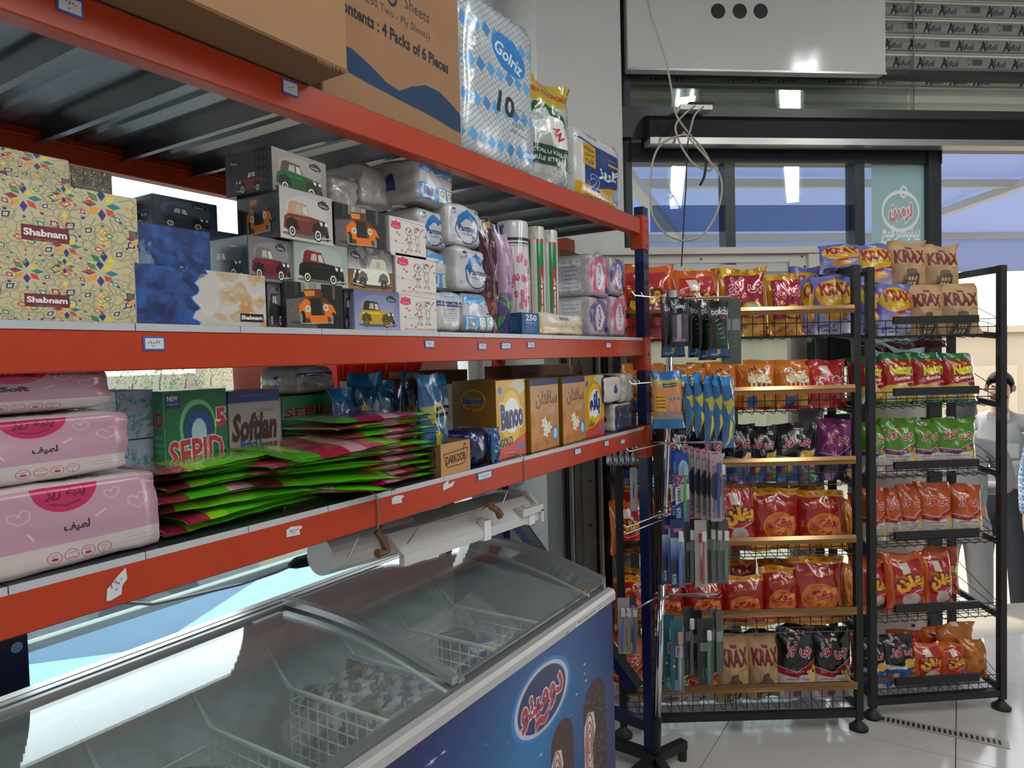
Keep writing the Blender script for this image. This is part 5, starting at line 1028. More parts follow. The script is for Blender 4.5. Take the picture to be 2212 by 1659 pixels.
# display carton with a hanging style packet, loose navy bag
c = Cv(130, 90, 'a07850'); c.line([(12, 30), (120, 22), (108, 60), (96, 66), (28, 68), (20, 60), (12, 30)], 2.4, '2a1c14'); c.text('DARKOOB', 64, 46, 86, '2a1c14', .03, -.06, H=22); c.line([(100, 26), (104, 8), (112, 14)], 3, '2a1c14'); M_dk = print_mat(c, 'print_display_carton', .8)
c = Cv(90, 90, '6e4f33'); c.text('12', 50, 40, 34, '33241a', .05, H=30, out=('2a1c14', .0)); c.line([(24, 18), (80, 18), (80, 66), (24, 66), (24, 18)], 2, '2a1c14'); c.text('PCS', 66, 80, 24, '2a1c14', .03); M_dks = print_mat(c, 'print_display_side', .8)
xa_, xb_ = sy(949, 985, Xg+.01), sy(1015, 985, Xg+.01); w_ = xb_-xa_; h_ = .072
t = empty('display_carton', 'open brown display carton with a woodpecker emblem on the lowest shelf', 'carton', (Xg-.06, (xa_+xb_)/2, z1), PI/2+.03)
for (p_, s_, m_) in (((0, -.07, h_/2), (w_, .002, h_), M_dk), ((0, .07, h_/2), (w_, .002, h_), CARD), ((-w_/2, 0, h_/2), (.002, .14, h_), M_dks), ((w_/2, 0, h_/2), (.002, .14, h_), CARD), ((0, 0, .001), (w_, .14, .002), CARD)):
    me = rbox(*s_, 0); me.materials.append(m_)
    for p in me.polygons: p.material_index = 0
    link(me, 'side_panel' if s_[2] > .01 else 'base_panel', t, (p_[0], p_[1], p_[2]-s_[2]/2))
def glove(hdr, lbl):
    c = Cv(80, 170, '1a4a74'); c.rect(0, 0, 80, 22, '2468a0'); c.poly([(0, 60), (40, 50), (60, 80), (20, 90)], '8c8430'); c.ell(50, 110, 24, 40, '2c5c80'); c.poly([(24, 100), (46, 110), (44, 160), (30, 166)], 'b0a020'); c.ell(62, 80, 16, 34, '8f9294', .8)
    if lbl: c.rect(26, 60, 50, 18, '141414'); c.text('DARKOOB', 51, 69, 44, 'c4c4c4', .03)
    return print_mat(c, hdr, .15, coat=.8, bump=.35, bscale=16)
M_gl1, M_gl2 = glove('print_blue_packet_label', True), glove('print_blue_packet', False)
tallbag('blue and silver cleaning glove packet standing in the display carton', 'packet', 914, 986, 806, 950, Xg-.055, .04, M_gl1, 41, nm='glove_packet', rz=.1, z=z1+.004)
g = 'blue glove packets crowded behind the flat packets'
for k, (x0, x1, yt, yb, X, lb) in enumerate(((725, 785, 838, 905, -1.12, 'small blue glove packet nearest the green boxes'), (775, 830, 805, 905, -1.14, 'blue glove packet with a pointed corner rising to the beam'), (820, 880, 822, 910, -1.13, 'blue glove packet in the middle of the crowded row'), (868, 915, 806, 910, -1.15, 'blue glove packet leaning behind the silver one'))):
    o = tallbag(lb, 'packet', x0, x1, yt, yb, X, .045, M_gl2, 50+k, nm='glove_packet', rz=[.3, -.4, .2, .5][k], z=z1, wr=.9); o['group'] = g
c = Cv(80, 80, '10143a'); c.blobs(20, 0, 0, 80, 80, 16, ['161c4c', '0c1030', '1c2458'], .5); c.text('S', 20, 12, 12, '8088b0'); M_nb = print_mat(c, 'print_navy_bag', .15, coat=.8, bump=.7, bscale=12)
o, w, h = carton('navy_bag', 'crumpled shiny navy bag between display carton and yellow powder box', 'bag', 1018, 1066, 928, 1006, Xg+.002, .10, M_nb, z=z1, soft=.03, seed=9)
tallbag('creased blue film corner lying against the yellow powder box', 'packet', 1060, 1092, 924, 985, Xg+.008, .02, mat('blue_film', (.01, .09, .26), .15, coat=.8, bump=.5, bscale=14), 61, nm='blue_packet', z=z1, rz=.3, wr=.9)
# flat green and pink packets, piled
def flatp(nm, k):
    c = Cv(260, 160, '4c9a1c'); c.rect(0, 0, 46, 160, ['7a1c34', '3f8a1c', '8a2440', '3f8a1c'][k]); c.rect(46, 0, 70, 160, ['3c8a18', '8a1c3c', 'a8822c', '3c8a18'][k]); c.rect(116, 0, 80, 160, ['8a2038', 'a04860', '4c9a1c', '4c9a1c'][k]); c.rect(196, 0, 64, 160, '58a81c')
    c.poly([(120, 0), (160, 0), (150, 160), (108, 160)], 'b08a98', .8); c.small(200, 20, 50, '2a5010', 9, 12, 3); c.small(200, 110, 50, '2a5010', 4, 10, 2); c.rect(150, 60, 30, 14, 'b8941c'); c.ell(30, 80, 10, 40, 'b8b01c', .7)
    if k == 3: c = Cv(260, 160, '4fa01c'); c.rect(0, 0, 34, 160, '8a1c3c'); c.rect(34, 0, 30, 160, 'a8b01c', .5); c.small(150, 20, 90, '2a5010', 11, 11, 3); c.rect(226, 0, 34, 160, '5cb020')
    return print_mat(c, nm, .16, coat=.9, bump=.3, bscale=12)
FPM = [flatp('print_flat_packet_%d' % k, k) for k in range(4)]; FILM = glassmat('clear_wrap', (.96, .96, .96), refl=1.3)
fpm = [pillow(.30, .17, .016, 70+k, 0, wr=.25) for k in range(3)]; wrap = [pillow(.325, .19, .017, 80+k, .12, nx=12, nz=10, wr=.5) for k in range(2)]
[m_.materials.append(FILM) for m_ in wrap]
g = 'flat green and crimson packets piled on the lowest shelf'
spots = []
for k in range(10): spots.append((-1.065, 1.09+.012*math.sin(k*2.1), z1+.010+k*.0150, .04*math.sin(k*1.1), .03*math.sin(k*3), -.02, 'stack beside the display carton'))
for k in range(7): spots.append((-1.07+.01*math.sin(k), .745+.02*math.sin(k*1.7), z1+.012+k*.0150, .14*math.sin(k*2.3)-.05, .05*math.sin(k), .03*math.cos(k*1.3), 'slumped stack next to the pink packs'))
for k in range(5): spots.append((-1.04+.01*k, .90+.02*math.sin(k*1.9), z1+.03+k*.019, -.30+.1*k, .10*math.sin(k*2), -.12+.03*k, 'slanting pile between the two stacks'))
ordw = ['lowest', 'second', 'third', 'fourth', 'fifth', 'sixth', 'seventh', 'eighth', 'ninth', 'tenth', 'eleventh']; cnt = {}
for k, (x, y, z, rz, rx_, ry_, where) in enumerate(spots):
    i = k % 3; cnt[where] = cnt.get(where, -1)+1
    me = withmat('fp%d' % i, (lambda i=i: fpm[i].copy()), [FPM[(k*2+1) % 3 if 'display' in where or k % 4 == 1 else 3]])
    # packet lies flat: local z -> world -x (into shelf), width along y
    o = bpy.data.objects.new('flat_packet', me); COL.objects.link(o)
    o.matrix_world = Matrix.Translation((x, y, z)) @ Matrix.Rotation(rz, 4, 'Z') @ Matrix.Rotation(rx_, 4, 'Y') @ Matrix.Rotation(ry_, 4, 'X') @ Matrix(((0, 0, -1, .078), (1, 0, 0, 0), (0, -1, 0, 0), (0, 0, 0, 1)))
    tag(o, 'flat glossy packet, %s from the shelf in the %s' % (ordw[cnt[where]], where), 'packet', g)
    if k in (9, 16, 21): link(wrap[k % 2], 'clear_wrap', o, (0, -.0, -.008))
# ================================================================ SNACK RACKS
WR = mat('black_wire', (.012, .012, .013), .4)
class Rack:
    def __init__(s, A, B, floors, rails, depth, label, gold):
        s.A, s.B = Vector(A), Vector(B); s.d = (s.B-s.A).normalized(); s.n = Vector((-s.d.y, s.d.x, 0)); s.W = (s.B-s.A).length; s.fl = floors; s.rl = rails; s.D = depth; s.a = math.atan2(s.d.y, s.d.x)
        t = s.t = empty('snack_rack', label, 'rack', s.A, s.a); W, D = s.W, depth; top = 1.885
        for x in (0, W):
            for y, h in ((0, top), (D, top)):
                o = MB().span((x-.014, y-.014, .045), (x+.014, y+.014, h)).obj('post', BLACK, t)
                MB().lathe([(.001, 0), (.036, 0), (.037, .012), (.022, .026), (.014, .034), (.008, .05)], 16, (x, y, 0)).obj('levelling_foot', RUBBER, o, smooth=True)
            MB().bar((x, 0, top-.015), (x, D, top-.015), .02, .028).obj('side_bar', BLACK, t)
            for z in floors: MB().bar((x, 0, z-.01), (x, D, z+.02), .014, .025).obj('side_bar', BLACK, t)
        MB().span((0, -.012, .055), (W, .012, .085)).obj('base_bar', BLACK, t); MB().span((0, D-.012, .055), (W, D+.012, .085)).obj('base_bar', BLACK, t)
        for z, r in zip(floors, rails):
            w = MB(); n = int(W/.045)
            for i in range(n+1):
                x = .02+(W-.04)*i/n; w.tube([(x, -.006, r), (x, -.006, z), (x, .012, z-.012), (x, D-.02, z+.02), (x, D-.02, z+.12)], .0018, 4, cap=False)
            for j in range(3): q = z+(r-z)*j/2; w.tube([(.02, -.006, q), (W-.02, -.006, q)], .0020, 4, cap=False); [w.tube([(x, -.006, q), (x, D-.02, q+.03+.05*j)], .0018, 4, cap=False) for x in (.02, W-.02)]
            for j in range(1, 6): w.tube([(.02, D*j/6, z-.01+.03*j/6), (W-.02, D*j/6, z-.01+.03*j/6)], .0018, 4, cap=False)
            w.tube([(.02, D-.02, z+.12), (W-.02, D-.02, z+.12)], .002, 4, cap=False)
            b = stuff(w.obj('wire_basket', WR, t))
            if gold: MB().prism([(-.016, r-.016), (-.020, r+.002), (-.014, r+.016), (-.007, r+.016), (-.007, r-.016)], 0, .012, W-.012).obj('price_rail', GOLD, b); MB().span((.012, -.021, r-.003), (W-.012, -.019, r+.001)).obj('rail_ridge', GOLD, b)
            else: MB().span((W*.16, -.022, r-.016), (W*.80, -.008, r+.016)).obj('price_rail', BLACK, b)
    def pos(s, px, py, d): return onp(px, py, s.A+s.n*d, s.n)
    def z(s, px, py, d=.03): return s.pos(px, py, d).z
R1 = Rack((-1.161, 2.6, 0), (-.354, 3.122, 0), [1.61, 1.31, 1.01, .725, .41, .095], [1.712, 1.395, 1.108, .79, .496, .189], .34, 'black wire snack rack with gold price rails beside the blue shelf post', True)
R2 = Rack((-.316, 3.25, 0), (.144, 3.60, 0), [1.60, 1.31, 1.015, .725, .407, .096], [1.664, 1.369, 1.064, .77, .4625, .152], .30, 'black wire snack rack with black price rails next to the doorway', False)
def chips(nm, top, band, bot, small='چیپس سیب زمینی', face='چی توز', food='b8862c', extra=None):
    c = Cv(130, 200, bot); c.rect(0, 0, 130, 110, top); c.ell(65, 96, 90, 34, top); c.poly([(0, 112), (60, 122), (130, 84), (130, 100), (60, 136), (0, 128)], band); c.line([(0, 110), (60, 120), (130, 82)], 1.6, 'c9c6c0')
    c.text(fa(face), 66, 64, 84, '8c1a2a', .035, H=36, out=('d3d0cc', .075)); c.ell(62, 30, 6, 5, '8a2030'); c.text('Onion & Parsley', 52, 121, 60, 'b9a0a8', .0, -.02)
    c.text(fa(small), 58, 140, 74, '4a2a20', .01); c.text('Cheetoz Potato', 56, 152, 58, '6a3a30'); c.text('Chips', 56, 162, 28, '7a2a2a'); c.blobs(14, 92, 104, 36, 90, 12, [food, 'c89c3c', 'a8742a'], .8); c.ell(36, 182, 20, 14, '8a6a84', .8); c.ell(60, 184, 14, 10, '5c2c54', .7)
    if extra: extra(c)
    return print_mat(c, nm, .2, coat=.6, bump=.3, bscale=14)
def krax(nm, kraft):
    if kraft:
        c = Cv(130, 200, '9a7c58'); c.blobs(40, 0, 0, 130, 200, 24, ['9e8060', '94764f', 'a28560'], .35); c.text('KRAX', 64, 66, 98, '5e2226', .05, H=46); c.rect(52, 28, 24, 9, '6e2a34')
        c.poly([(34, 200), (34, 140), (46, 134), (48, 118), (62, 112), (78, 116), (80, 132), (92, 138), (94, 200)], '4f4234'); [c.rect(52+11*i, 146+18*j, 7, 13, 'b5a284') for i in range(3) for j in range(3)]; c.ell(20, 150, 26, 60, '6b5840', .4); c.text(fa('کراکس'), 104, 102, 32, '6b563c', .02); return print_mat(c, nm, .6, bump=.3, bscale=12)
    c = Cv(130, 200, '5a5c98'); c.grad(120, 200, '6c70a4', 'a4a6b4'); c.ell(66, 66, 62, 50, 'b88a3c'); c.ell(66, 62, 56, 44, 'b58f1e'); c.text('KRAX', 68, 50, 98, '7c1c1c', .05, H=40); c.text('shallot & yogurt', 74, 78, 70, '7a5a2c', .02); c.small(50, 90, 50, '8a5a2c', 1)
    c.poly([(40, 116), (130, 94), (130, 106), (60, 122)], '8c1c2c'); c.text('Potato', 106, 110, 36, 'c9bcc0', .02); c.ell(60, 140, 30, 17, 'b37c34'); c.ell(80, 138, 20, 12, 'c08f44'); c.rect(10, 166, 66, 22, '4c4e90'); c.text(fa('کراکس'), 44, 177, 50, 'c9cbdc', .03); c.ell(96, 176, 30, 14, 'a9abb4', .8); return print_mat(c, nm, .3, coat=.3, bump=.3, bscale=12)
def pofan(nm, bg, panel, white=False, tcol='c98e1c', out_='3c1c10'):
    c = Cv(130, 200, bg); c.poly([(20, 24), (110, 18), (124, 120), (112, 196), (24, 196), (14, 110)], panel); c.poly([(36, 30), (66, 26), (72, 60), (44, 64)], 'b8aaa0'); c.text('PoFan', 44, 74, 40, 'c07a1c', .03, out=('4a2414', .05)); c.text(fa('پفان'), 72, 96, 92, tcol, .08, -.12, H=50, out=(out_, .17)); c.line([(30, 126), (60, 134), (112, 116)], 2, 'c8b8b0')
    c.rect(86, 26, 28, 12, '8c2430')
    if white: c.ell(70, 152, 30, 24, 'a49088'); c.ell(92, 178, 14, 13, '1c3c28'); c.text(fa('پنیر'), 92, 178, 18, 'b8c4bc')
    return print_mat(c, nm, .18, coat=.7, bump=.3, bscale=12)
def pofak():
    c = Cv(130, 200, '861712'); c.rect(0, 0, 130, 22, 'b57c1c'); c.rect(0, 180, 130, 20, 'b57c1c'); [c.text('Pofak' if k % 2 else fa('پفک'), 16+34*k, 11, 20, '8c1c14', .02) for k in range(4)]; [c.text(fa('پفک') if k % 2 else 'Pofak', 16+34*k, 190, 20, '8c1c14', .02) for k in range(4)]
    c.text(fa('حاوی پودر پنیر'), 70, 48, 72, 'b5843c', .02, -.12); c.ell(68, 120, 46, 44, 'b5741c'); c.ell(68, 120, 43, 41, '9c4a18'); c.blobs(22, 34, 88, 70, 64, 12, ['b5662c', 'a8581c', 'c07c3c'], .7); c.text(fa('پفک'), 66, 114, 62, '8c1814', .08, -.05, H=34, out=('b56a3c', .12)); c.text(fa('نمکی'), 64, 146, 40, '8c1814', .07, -.05, out=('b5743c', .1)); return print_mat(c, 'print_red_puff', .15, coat=.8, bump=.4, bscale=12)
def popcorn():
    c = Cv(130, 200, 'b0661c'); c.blobs(20, 0, 0, 130, 200, 40, ['a85c1c', 'b87424'], .3); c.text(fa('چی توز'), 66, 42, 66, '6c1410', .05, H=24, out=('cfb8a0', .08)); c.blobs(70, 30, 62, 80, 36, 7, ['cfc4ae', 'c2b08c', 'dccfba'], .9); c.poly([(34, 96), (106, 96), (96, 130), (44, 130)], '9c2c1c')
    [c.rect(40+16*k, 96, 7, 34, 'c8b8a8') for k in range(4)]; c.poly([(30, 150), (60, 146), (64, 190), (34, 194)], '1c4c8c'); c.poly([(80, 150), (110, 150), (110, 192), (84, 192)], 'b08a3c'); c.rect(0, 188, 130, 12, '8c2018'); return print_mat(c, 'print_popcorn', .2, coat=.6, bump=.3, bscale=12)
def nature():
    c = Cv(130, 200, '86161c'); c.rect(0, 0, 130, 26, '1c5c2c'); c.blobs(16, 0, 18, 130, 14, 8, ['1c5c2c', '7a9a2c'], .8); c.text('Liv', 76, 42, 18, 'b8b82c', .04); c.text('Nature', 74, 66, 96, 'b9b030', .06, -.1, H=34, out=('3c4a14', .09)); c.text('Chips', 100, 86, 34, 'c9c4c0', .01, -.1); c.text('Ketchup', 66, 102, 64, 'c9c2c0', .05, -.12, H=16, out=('6c1418', .08))
    c.poly([(0, 130), (130, 110), (130, 200), (0, 200)], 'b0883c'); c.ell(96, 130, 26, 14, 'a8a4a4'); c.ell(96, 128, 20, 9, '7c1418'); c.blobs(20, 6, 136, 110, 50, 18, ['b8924c', 'c2a25c', 'a67c34'], .8); c.rect(20, 164, 34, 22, 'a9a4a0'); c.rect(0, 188, 130, 12, '1c5c34'); return print_mat(c, 'print_ketchup_chips', .2, coat=.6, bump=.3, bscale=12)
def gold():
    c = Cv(130, 200, 'a8781c'); c.blobs(50, 0, 0, 130, 26, 10, ['c89a2c', '8c5c14', 'd8b040'], .6); c.poly([(14, 26), (124, 20), (116, 120), (120, 150), (12, 150)], '861c30'); c.text(fa('چی توز'), 72, 54, 92, '9c1c34', .03, H=44, out=('cfc6c4', .08)); c.text(fa('طلایی'), 36, 100, 34, 'c0902c', .04); c.ell(84, 124, 30, 22, '9a9c28'); c.ell(84, 122, 16, 14, 'b0a8a0')
    c.blobs(30, 0, 150, 130, 46, 10, ['a8702c', 'b8882c', '8c3c2c', 'c89a3c'], .8); return print_mat(c, 'print_gold_snack', .15, coat=.8, bump=.4, bscale=12, metal=.2)
def navy_(c): c.rect(0, 104, 130, 96, '1c4478'); c.blobs(14, 20, 140, 90, 50, 12, ['b0702c', 'c08a3c', '2c6ca8', '2c7c3c'], .8); c.poly([(0, 100), (130, 92), (130, 116), (0, 124)], 'a9a8a6'); c.ell(84, 104, 22, 18, 'a8842c')
TX = {'or': pofan('print_orange_puff', 'b0501a', '9a1c20'), 'wh': pofan('print_white_puff', 'b0501a', '921c1e', True), 'rd': pofan('print_red_popcorn', '9c1c18', 'a02420', False, 'b8444a', 'cfc0bc'), 'gd': gold(), 'kb': krax('print_blue_krax', False), 'kk': krax('print_kraft_krax', True), 'pc': popcorn(),
      'nv': chips('print_navy_snack', '11151f', 'a9a8a6', '1c4478', extra=None, face='چی توز', food='b0702c'), 'nb': chips('print_navy_blue_snack', '101216', 'a9a8a6', '1c4478', extra=lambda c: (c.rect(0, 130, 130, 70, '1c4478'), c.blobs(16, 10, 140, 110, 50, 12, ['b0702c', 'c08a3c', '2c7c3c', '9c2c2c'], .8), c.ell(90, 112, 20, 18, 'a8842c'))),
      'pu': chips('print_purple_snack', '6a1c58', '2a1c5c', '1c1c40'), 'gr': chips('print_green_chips', '42701c', '5c1c54', 'a4a3a0'), 'oc': chips('print_orange_chips', '9a4216', '7c1620', 'a4a29e'), 'bl': chips('print_black_chips', '100f10', '7c1620', 'a4a29e'),
      'pf': pofak(), 'na': nature(), 'fo': mat('orange_film', (.50, .16, .02), .2, coat=.7, bump=.5, bscale=10), 'gy': mat('grey_film_bag', (.20, .20, .21), .2, coat=.6, bump=.6, bscale=12), 'kd': mat('dark_red_film', (.14, .012, .016), .2, coat=.6, bump=.5, bscale=12)}
NM = {'or': 'orange puff', 'wh': 'red orange puff', 'rd': 'red popcorn', 'gd': 'gold crimson snack', 'kb': 'violet yellow crisp', 'kk': 'brown paper crisp', 'pc': 'orange popcorn', 'nv': 'navy snack', 'nb': 'black blue snack', 'pu': 'purple snack', 'gr': 'green crisp', 'oc': 'orange white crisp', 'bl': 'black white crisp', 'pf': 'dark red puff', 'na': 'red ketchup crisp', 'fo': 'plain orange film', 'gy': 'grey film', 'kd': 'dark red film'}
TN = ['top', 'second', 'third', 'fourth', 'fifth', 'lowest']; ON = ['first', 'second', 'third', 'fourth', 'fifth', 'sixth', 'seventh', 'eighth']
def bag(R, tier, x0, x1, yt, key, d=.035, lab=None, zb=None, tilt=-.10, t=.075, rz=0., seed=None, rackname=''):
    xm = (x0+x1)/2; zf = zb if zb is not None else R.fl[tier]; p = R.pos(xm, (yt+700)/2 if False else yt+60, d); h = max(.08, (R.z(xm, yt, d+.03)-zf)/math.cos(tilt)); w = (R.pos(x1, yt+60, d)-R.pos(x0, yt+60, d)).length*1.05
    sd = seed if seed is not None else int(x0) % 9
    wq_, hq_ = round(w/.012)*.012, round(h/.015)*.015; k = (key, wq_, hq_, sd)
    if k not in _MC:
        me = pillow(wq_, hq_, t, sd, .055, wr=.6, nx=12, nz=16); me.materials.append(TX[key]); _MC[k] = me
    q = p+R.n*(t/2); o = link(_MC[k], 'snack_bag', None, (q.x, q.y, zf+.002), (tilt, 0, R.a+rz)); o.scale = (1, 1, h/hq_)
    tag(o, lab, 'snack bag'); return o
SR = {}
def row(R, rk, tier, items):
    seen = {}
    for i, it in enumerate(items):
        x0, x1, yt, key = it[:4]; kw = it[4] if len(it) > 4 else {}
        seen[key] = seen.get(key, -1)+1; n = sum(1 for a in items if a[3] == key)
        if 'lab' in kw: lab = kw.pop('lab')
        else: lab = '%s bag, %s%s tier, %s rack' % (NM[key], (ON[seen[key]]+(' such from the post, ' if R is R1 else ' such from the gold rack, ')) if n > 1 else '', TN[tier], rk)
        o = bag(R, tier, x0, x1, yt, key, lab=lab, rz=random.uniform(-.12, .12), **kw); o['group'] = NM[key]+' bags'
G, K_ = 'gold railed', 'black railed'
row(R1, G, 0, [(1338, 1462, 572, 'or'), (1458, 1562, 584, 'or'), (1562, 1664, 578, 'gd'), (1664, 1746, 590, 'gd'), (1738, 1776, 600, 'kb', dict(d=.07)), (1768, 1852, 594, 'kb')])
bag(R1, 0, 1782, 1866, 528, 'kb', d=.10, lab='violet and yellow crisp bag tipped on top at the end of the gold railed rack', zb=R1.z(1820, 590, .1), rz=-.15)['group'] = NM['kb']+' bags'
row(R1, G, 1, [(1350, 1440, 786, 'pc'), (1440, 1532, 788, 'pc'), (1528, 1602, 782, 'pc'), (1600, 1682, 778, 'pc'), (1682, 1764, 778, 'pc'), (1752, 1838, 778, 'rd')])
row(R1, G, 2, [(1340, 1400, 930, 'nv'), (1430, 1500, 930, 'nv'), (1510, 1576, 925, 'nv'), (1572, 1640, 918, 'nv', dict(d=.05)), (1622, 1688, 922, 'nb'), (1684, 1772, 916, 'nb'), (1740, 1794, 884, 'gy', dict(d=.12)), (1780, 1852, 906, 'pu')])
row(R1, G, 3, [(1322, 1400, 1086, 'or'), (1405, 1480, 1090, 'wh'), (1478, 1560, 1080, 'wh'), (1556, 1640, 1046, 'wh'), (1632, 1738, 1058, 'pf'), (1732, 1834, 1062, 'pf'), (1826, 1852, 1080, 'fo', dict(d=.08))])
row(R1, G, 4, [(1330, 1405, 1250, 'pf'), (1400, 1486, 1256, 'pf'), (1484, 1572, 1254, 'pf'), (1566, 1656, 1246, 'pf', dict(t=.06)), (1650, 1736, 1228, 'pf', dict(d=.045)), (1716, 1832, 1206, 'pf'), (1826, 1856, 1220, 'fo', dict(d=.08))])
row(R1, G, 5, [(1316, 1398, 1376, 'oc'), (1400, 1430, 1400, 'oc', dict(d=.08)), (1428, 1500, 1408, 'gr'), (1488, 1562, 1404, 'oc'), (1550, 1630, 1376, 'kk'), (1622, 1694, 1376, 'kk', dict(d=.05)), (1690, 1772, 1356, 'bl'), (1766, 1848, 1360, 'bl')])
row(R2, K_, 0, [(1868, 1920, 600, 'kb', dict(d=.06)), (1906, 1986, 612, 'kb'), (1978, 2048, 614, 'kk'), (2042, 2130, 612, 'kk')])
for x0, x1, yt, key, lb in ((1858, 1942, 527, 'kb', 'violet and yellow crisp bag on top of the first pair on the black railed rack'), (1932, 2016, 520, 'kk', 'brown paper crisp bag on top, nearest the door poster'), (2004, 2088, 528, 'kk', 'brown paper crisp bag on top, beside the doorway')): bag(R2, 0, x0, x1, yt, key, d=.09, lab=lb, zb=R2.z((x0+x1)/2, 630, .09))['group'] = NM[key]+' bags'
row(R2, K_, 1, [(1866, 1922, 770, 'na', dict(d=.05)), (1914, 1992, 763, 'na'), (1984, 2058, 763, 'na', dict(d=.045)), (2052, 2124, 763, 'na')])
row(R2, K_, 2, [(1872, 1926, 914, 'gr', dict(d=.05)), (1914, 1992, 904, 'gr'), (1984, 2048, 908, 'gr', dict(d=.05)), (2036, 2122, 904, 'gr', dict(rz=0) if False else {})])
row(R2, K_, 3, [(1876, 1926, 1056, 'oc'), (1918, 1960, 1058, 'oc', dict(d=.06)), (1950, 2006, 1048, 'oc', dict(d=.05)), (1998, 2070, 1044, 'oc'), (2068, 2136, 1048, 'oc')])
row(R2, K_, 4, [(1866, 1930, 1218, 'wh', dict(d=.06)), (1898, 1960, 1212, 'or', dict(d=.09)), (1926, 2016, 1200, 'wh'), (2006, 2072, 1196, 'wh', dict(d=.05))])
row(R2, K_, 5, [(1868, 1926, 1384, 'nb'), (1918, 1994, 1374, 'nb'), (1984, 2048, 1392, 'wh'), (2044, 2100, 1392, 'or'), (2040, 2122, 1350, 'fo', dict(d=.12)), (2092, 2148, 1384, 'fo', dict(d=.05))])
# the row behind the front bags on each tier
bl = {(1, 0): 'or', (1, 1): 'pc', (1, 2): 'nv', (1, 3): 'pf', (1, 4): 'pf', (1, 5): 'bl', (2, 0): 'kk', (2, 1): 'na', (2, 2): 'gr', (2, 3): 'oc', (2, 4): 'or', (2, 5): 'or'}
tops = {(1, 0): 575, (1, 1): 785, (1, 2): 925, (1, 3): 1046, (1, 4): 1212, (1, 5): 1366, (2, 1): 766, (2, 2): 910, (2, 3): 1056, (2, 4): 1190, (2, 5): 1362}
for (r, tr), key in bl.items():
    if (r, tr) not in tops: continue
    R = R1 if r == 1 else R2; n = 6 if r == 1 else 3; W_ = (R.W-.06)/n
    for i in range(n):
        if r == 1 and tr in (0, 1, 2) and i in (3, 4): continue
        x = .03+W_*(i+.5); q = R.A+R.d*x+R.n*.21; h = R.z(1700 if r == 1 else 2000, tops[(r, tr)], .2)-R.fl[tr]-.015+random.uniform(-.015, .004); w = W_*1.02; kx = ['or', 'gd', 'kb'][min(2, i//2)] if (r, tr) == (1, 0) else key
        k = (kx, 'back', round(w, 3), round(h/.02)); 
        if k not in _MC: me = pillow(w, round(h/.02)*.02, .07, i, .055, wr=.6, nx=10, nz=12); me.materials.append(TX[kx]); _MC[k] = me
        o = link(_MC[k], 'snack_bag', None, (q.x, q.y, R.fl[tr]+.02), (-.05, 0, R.a+random.uniform(-.1, .1)))
        tag(o, '%s bag, %s in the back row, %s tier, %s rack' % (NM[kx], ON[i], TN[tr], G if r == 1 else K_), 'snack bag', '%s bags behind on the %s tier of the %s rack' % (NM[kx], TN[tr], G if r == 1 else K_))
for k, (px, py, rz) in enumerate(((1968, 752, .3), (2006, 748, -.5), (1905, 756, .2))):
    p = R2.pos(px, py, .16); me = pillow(.15, .09, .03, k, .06); me.materials.append(TX['kd']); o = link(me, 'snack_bag', None, p, (-1.2, .1*k, R2.a+rz)); tag(o, ['dark red packet lying flat above the ketchup bags, nearer the post', 'dark red packet lying flat above the ketchup bags, by the doorway', 'dark red packet lying over the first ketchup bag'][k], 'snack bag', 'dark red packets lying on the ketchup bags')
# ================================================================ TOILETRY STAND
DS = 2.62; B0 = on(1416, 1652, 2, .03); T0 = CP+ray(1452, 628)*((B0-CP).dot(CF)*.985)
ts = empty('display_stand', 'chrome pole stand with hooks of hanging toiletries by the blue shelf post', 'stand', B0)
L = lambda t_: (T0-B0)*t_
MB().tube([L(.07), L(.40)], .0145, 14).obj('pole', CHROME, ts, smooth=True); MB().tube([L(.40), L(.99)], .013, 14).obj('pole', CHROME, ts, smooth=True)
MB().tube([L(.02), L(.10)], .0165, 12).obj('socket', BLACK, ts); MB().tube([L(.985), L(1.0)], .022, 14).obj('cap', CHROME, ts); MB().tube([L(.385), L(.405)], .0175, 14).obj('collar', CHROME, ts)
e1 = on(1478, 1612, 2, .05)-B0; e1.z = 0; e2 = on(1300, 1600, 2, .05)-B0; e2.z = 0
for e in (e1, e2, Vector((.25, -.28, 0)), Vector((-.05, -.3, 0))):
    MB().bar((0, 0, .03), (e.x, e.y, .03), .034, .034).obj('leg', BLACK, ts); MB().tube([(e.x*.93, e.y*.93, -.028), (e.x*.93, e.y*.93, .02)], .017, 12).obj('foot', RUBBER, ts)
def tz(py): return onp(1435, py, B0, CF).z
vr, vf = Vector((math.cos(math.radians(32.5)), math.sin(math.radians(32.5)), 0)), Vector((math.sin(math.radians(32.5)), -math.cos(math.radians(32.5)), 0))
for k, py in enumerate((648, 822, 955, 1105, 1282, 1118)):
    t_ = (tz(py)-B0.z)/(T0.z-B0.z); c_ = L(t_)
    MB().tube([c_+Vector((.028*math.cos(a), .028*math.sin(a), 0)) for a in np.linspace(0, 2*PI, 17)], .003, 6).obj('ring', CHROME, ts)
    for a_ in (.1, -.25, 2.6, -2.3):
        dv = vr*math.cos(a_)+vf*math.sin(-a_ if a_ < 0 else a_*.6); MB().tube([c_+dv*.02, c_+dv*.20, c_+dv*.215+Vector((0, 0, .012))], .0024, 6).obj('hook', CHROME, ts)
    MB().tube([c_+vr*.03, c_+vr*.20], .0026, 6).obj('hook', CHROME, ts)
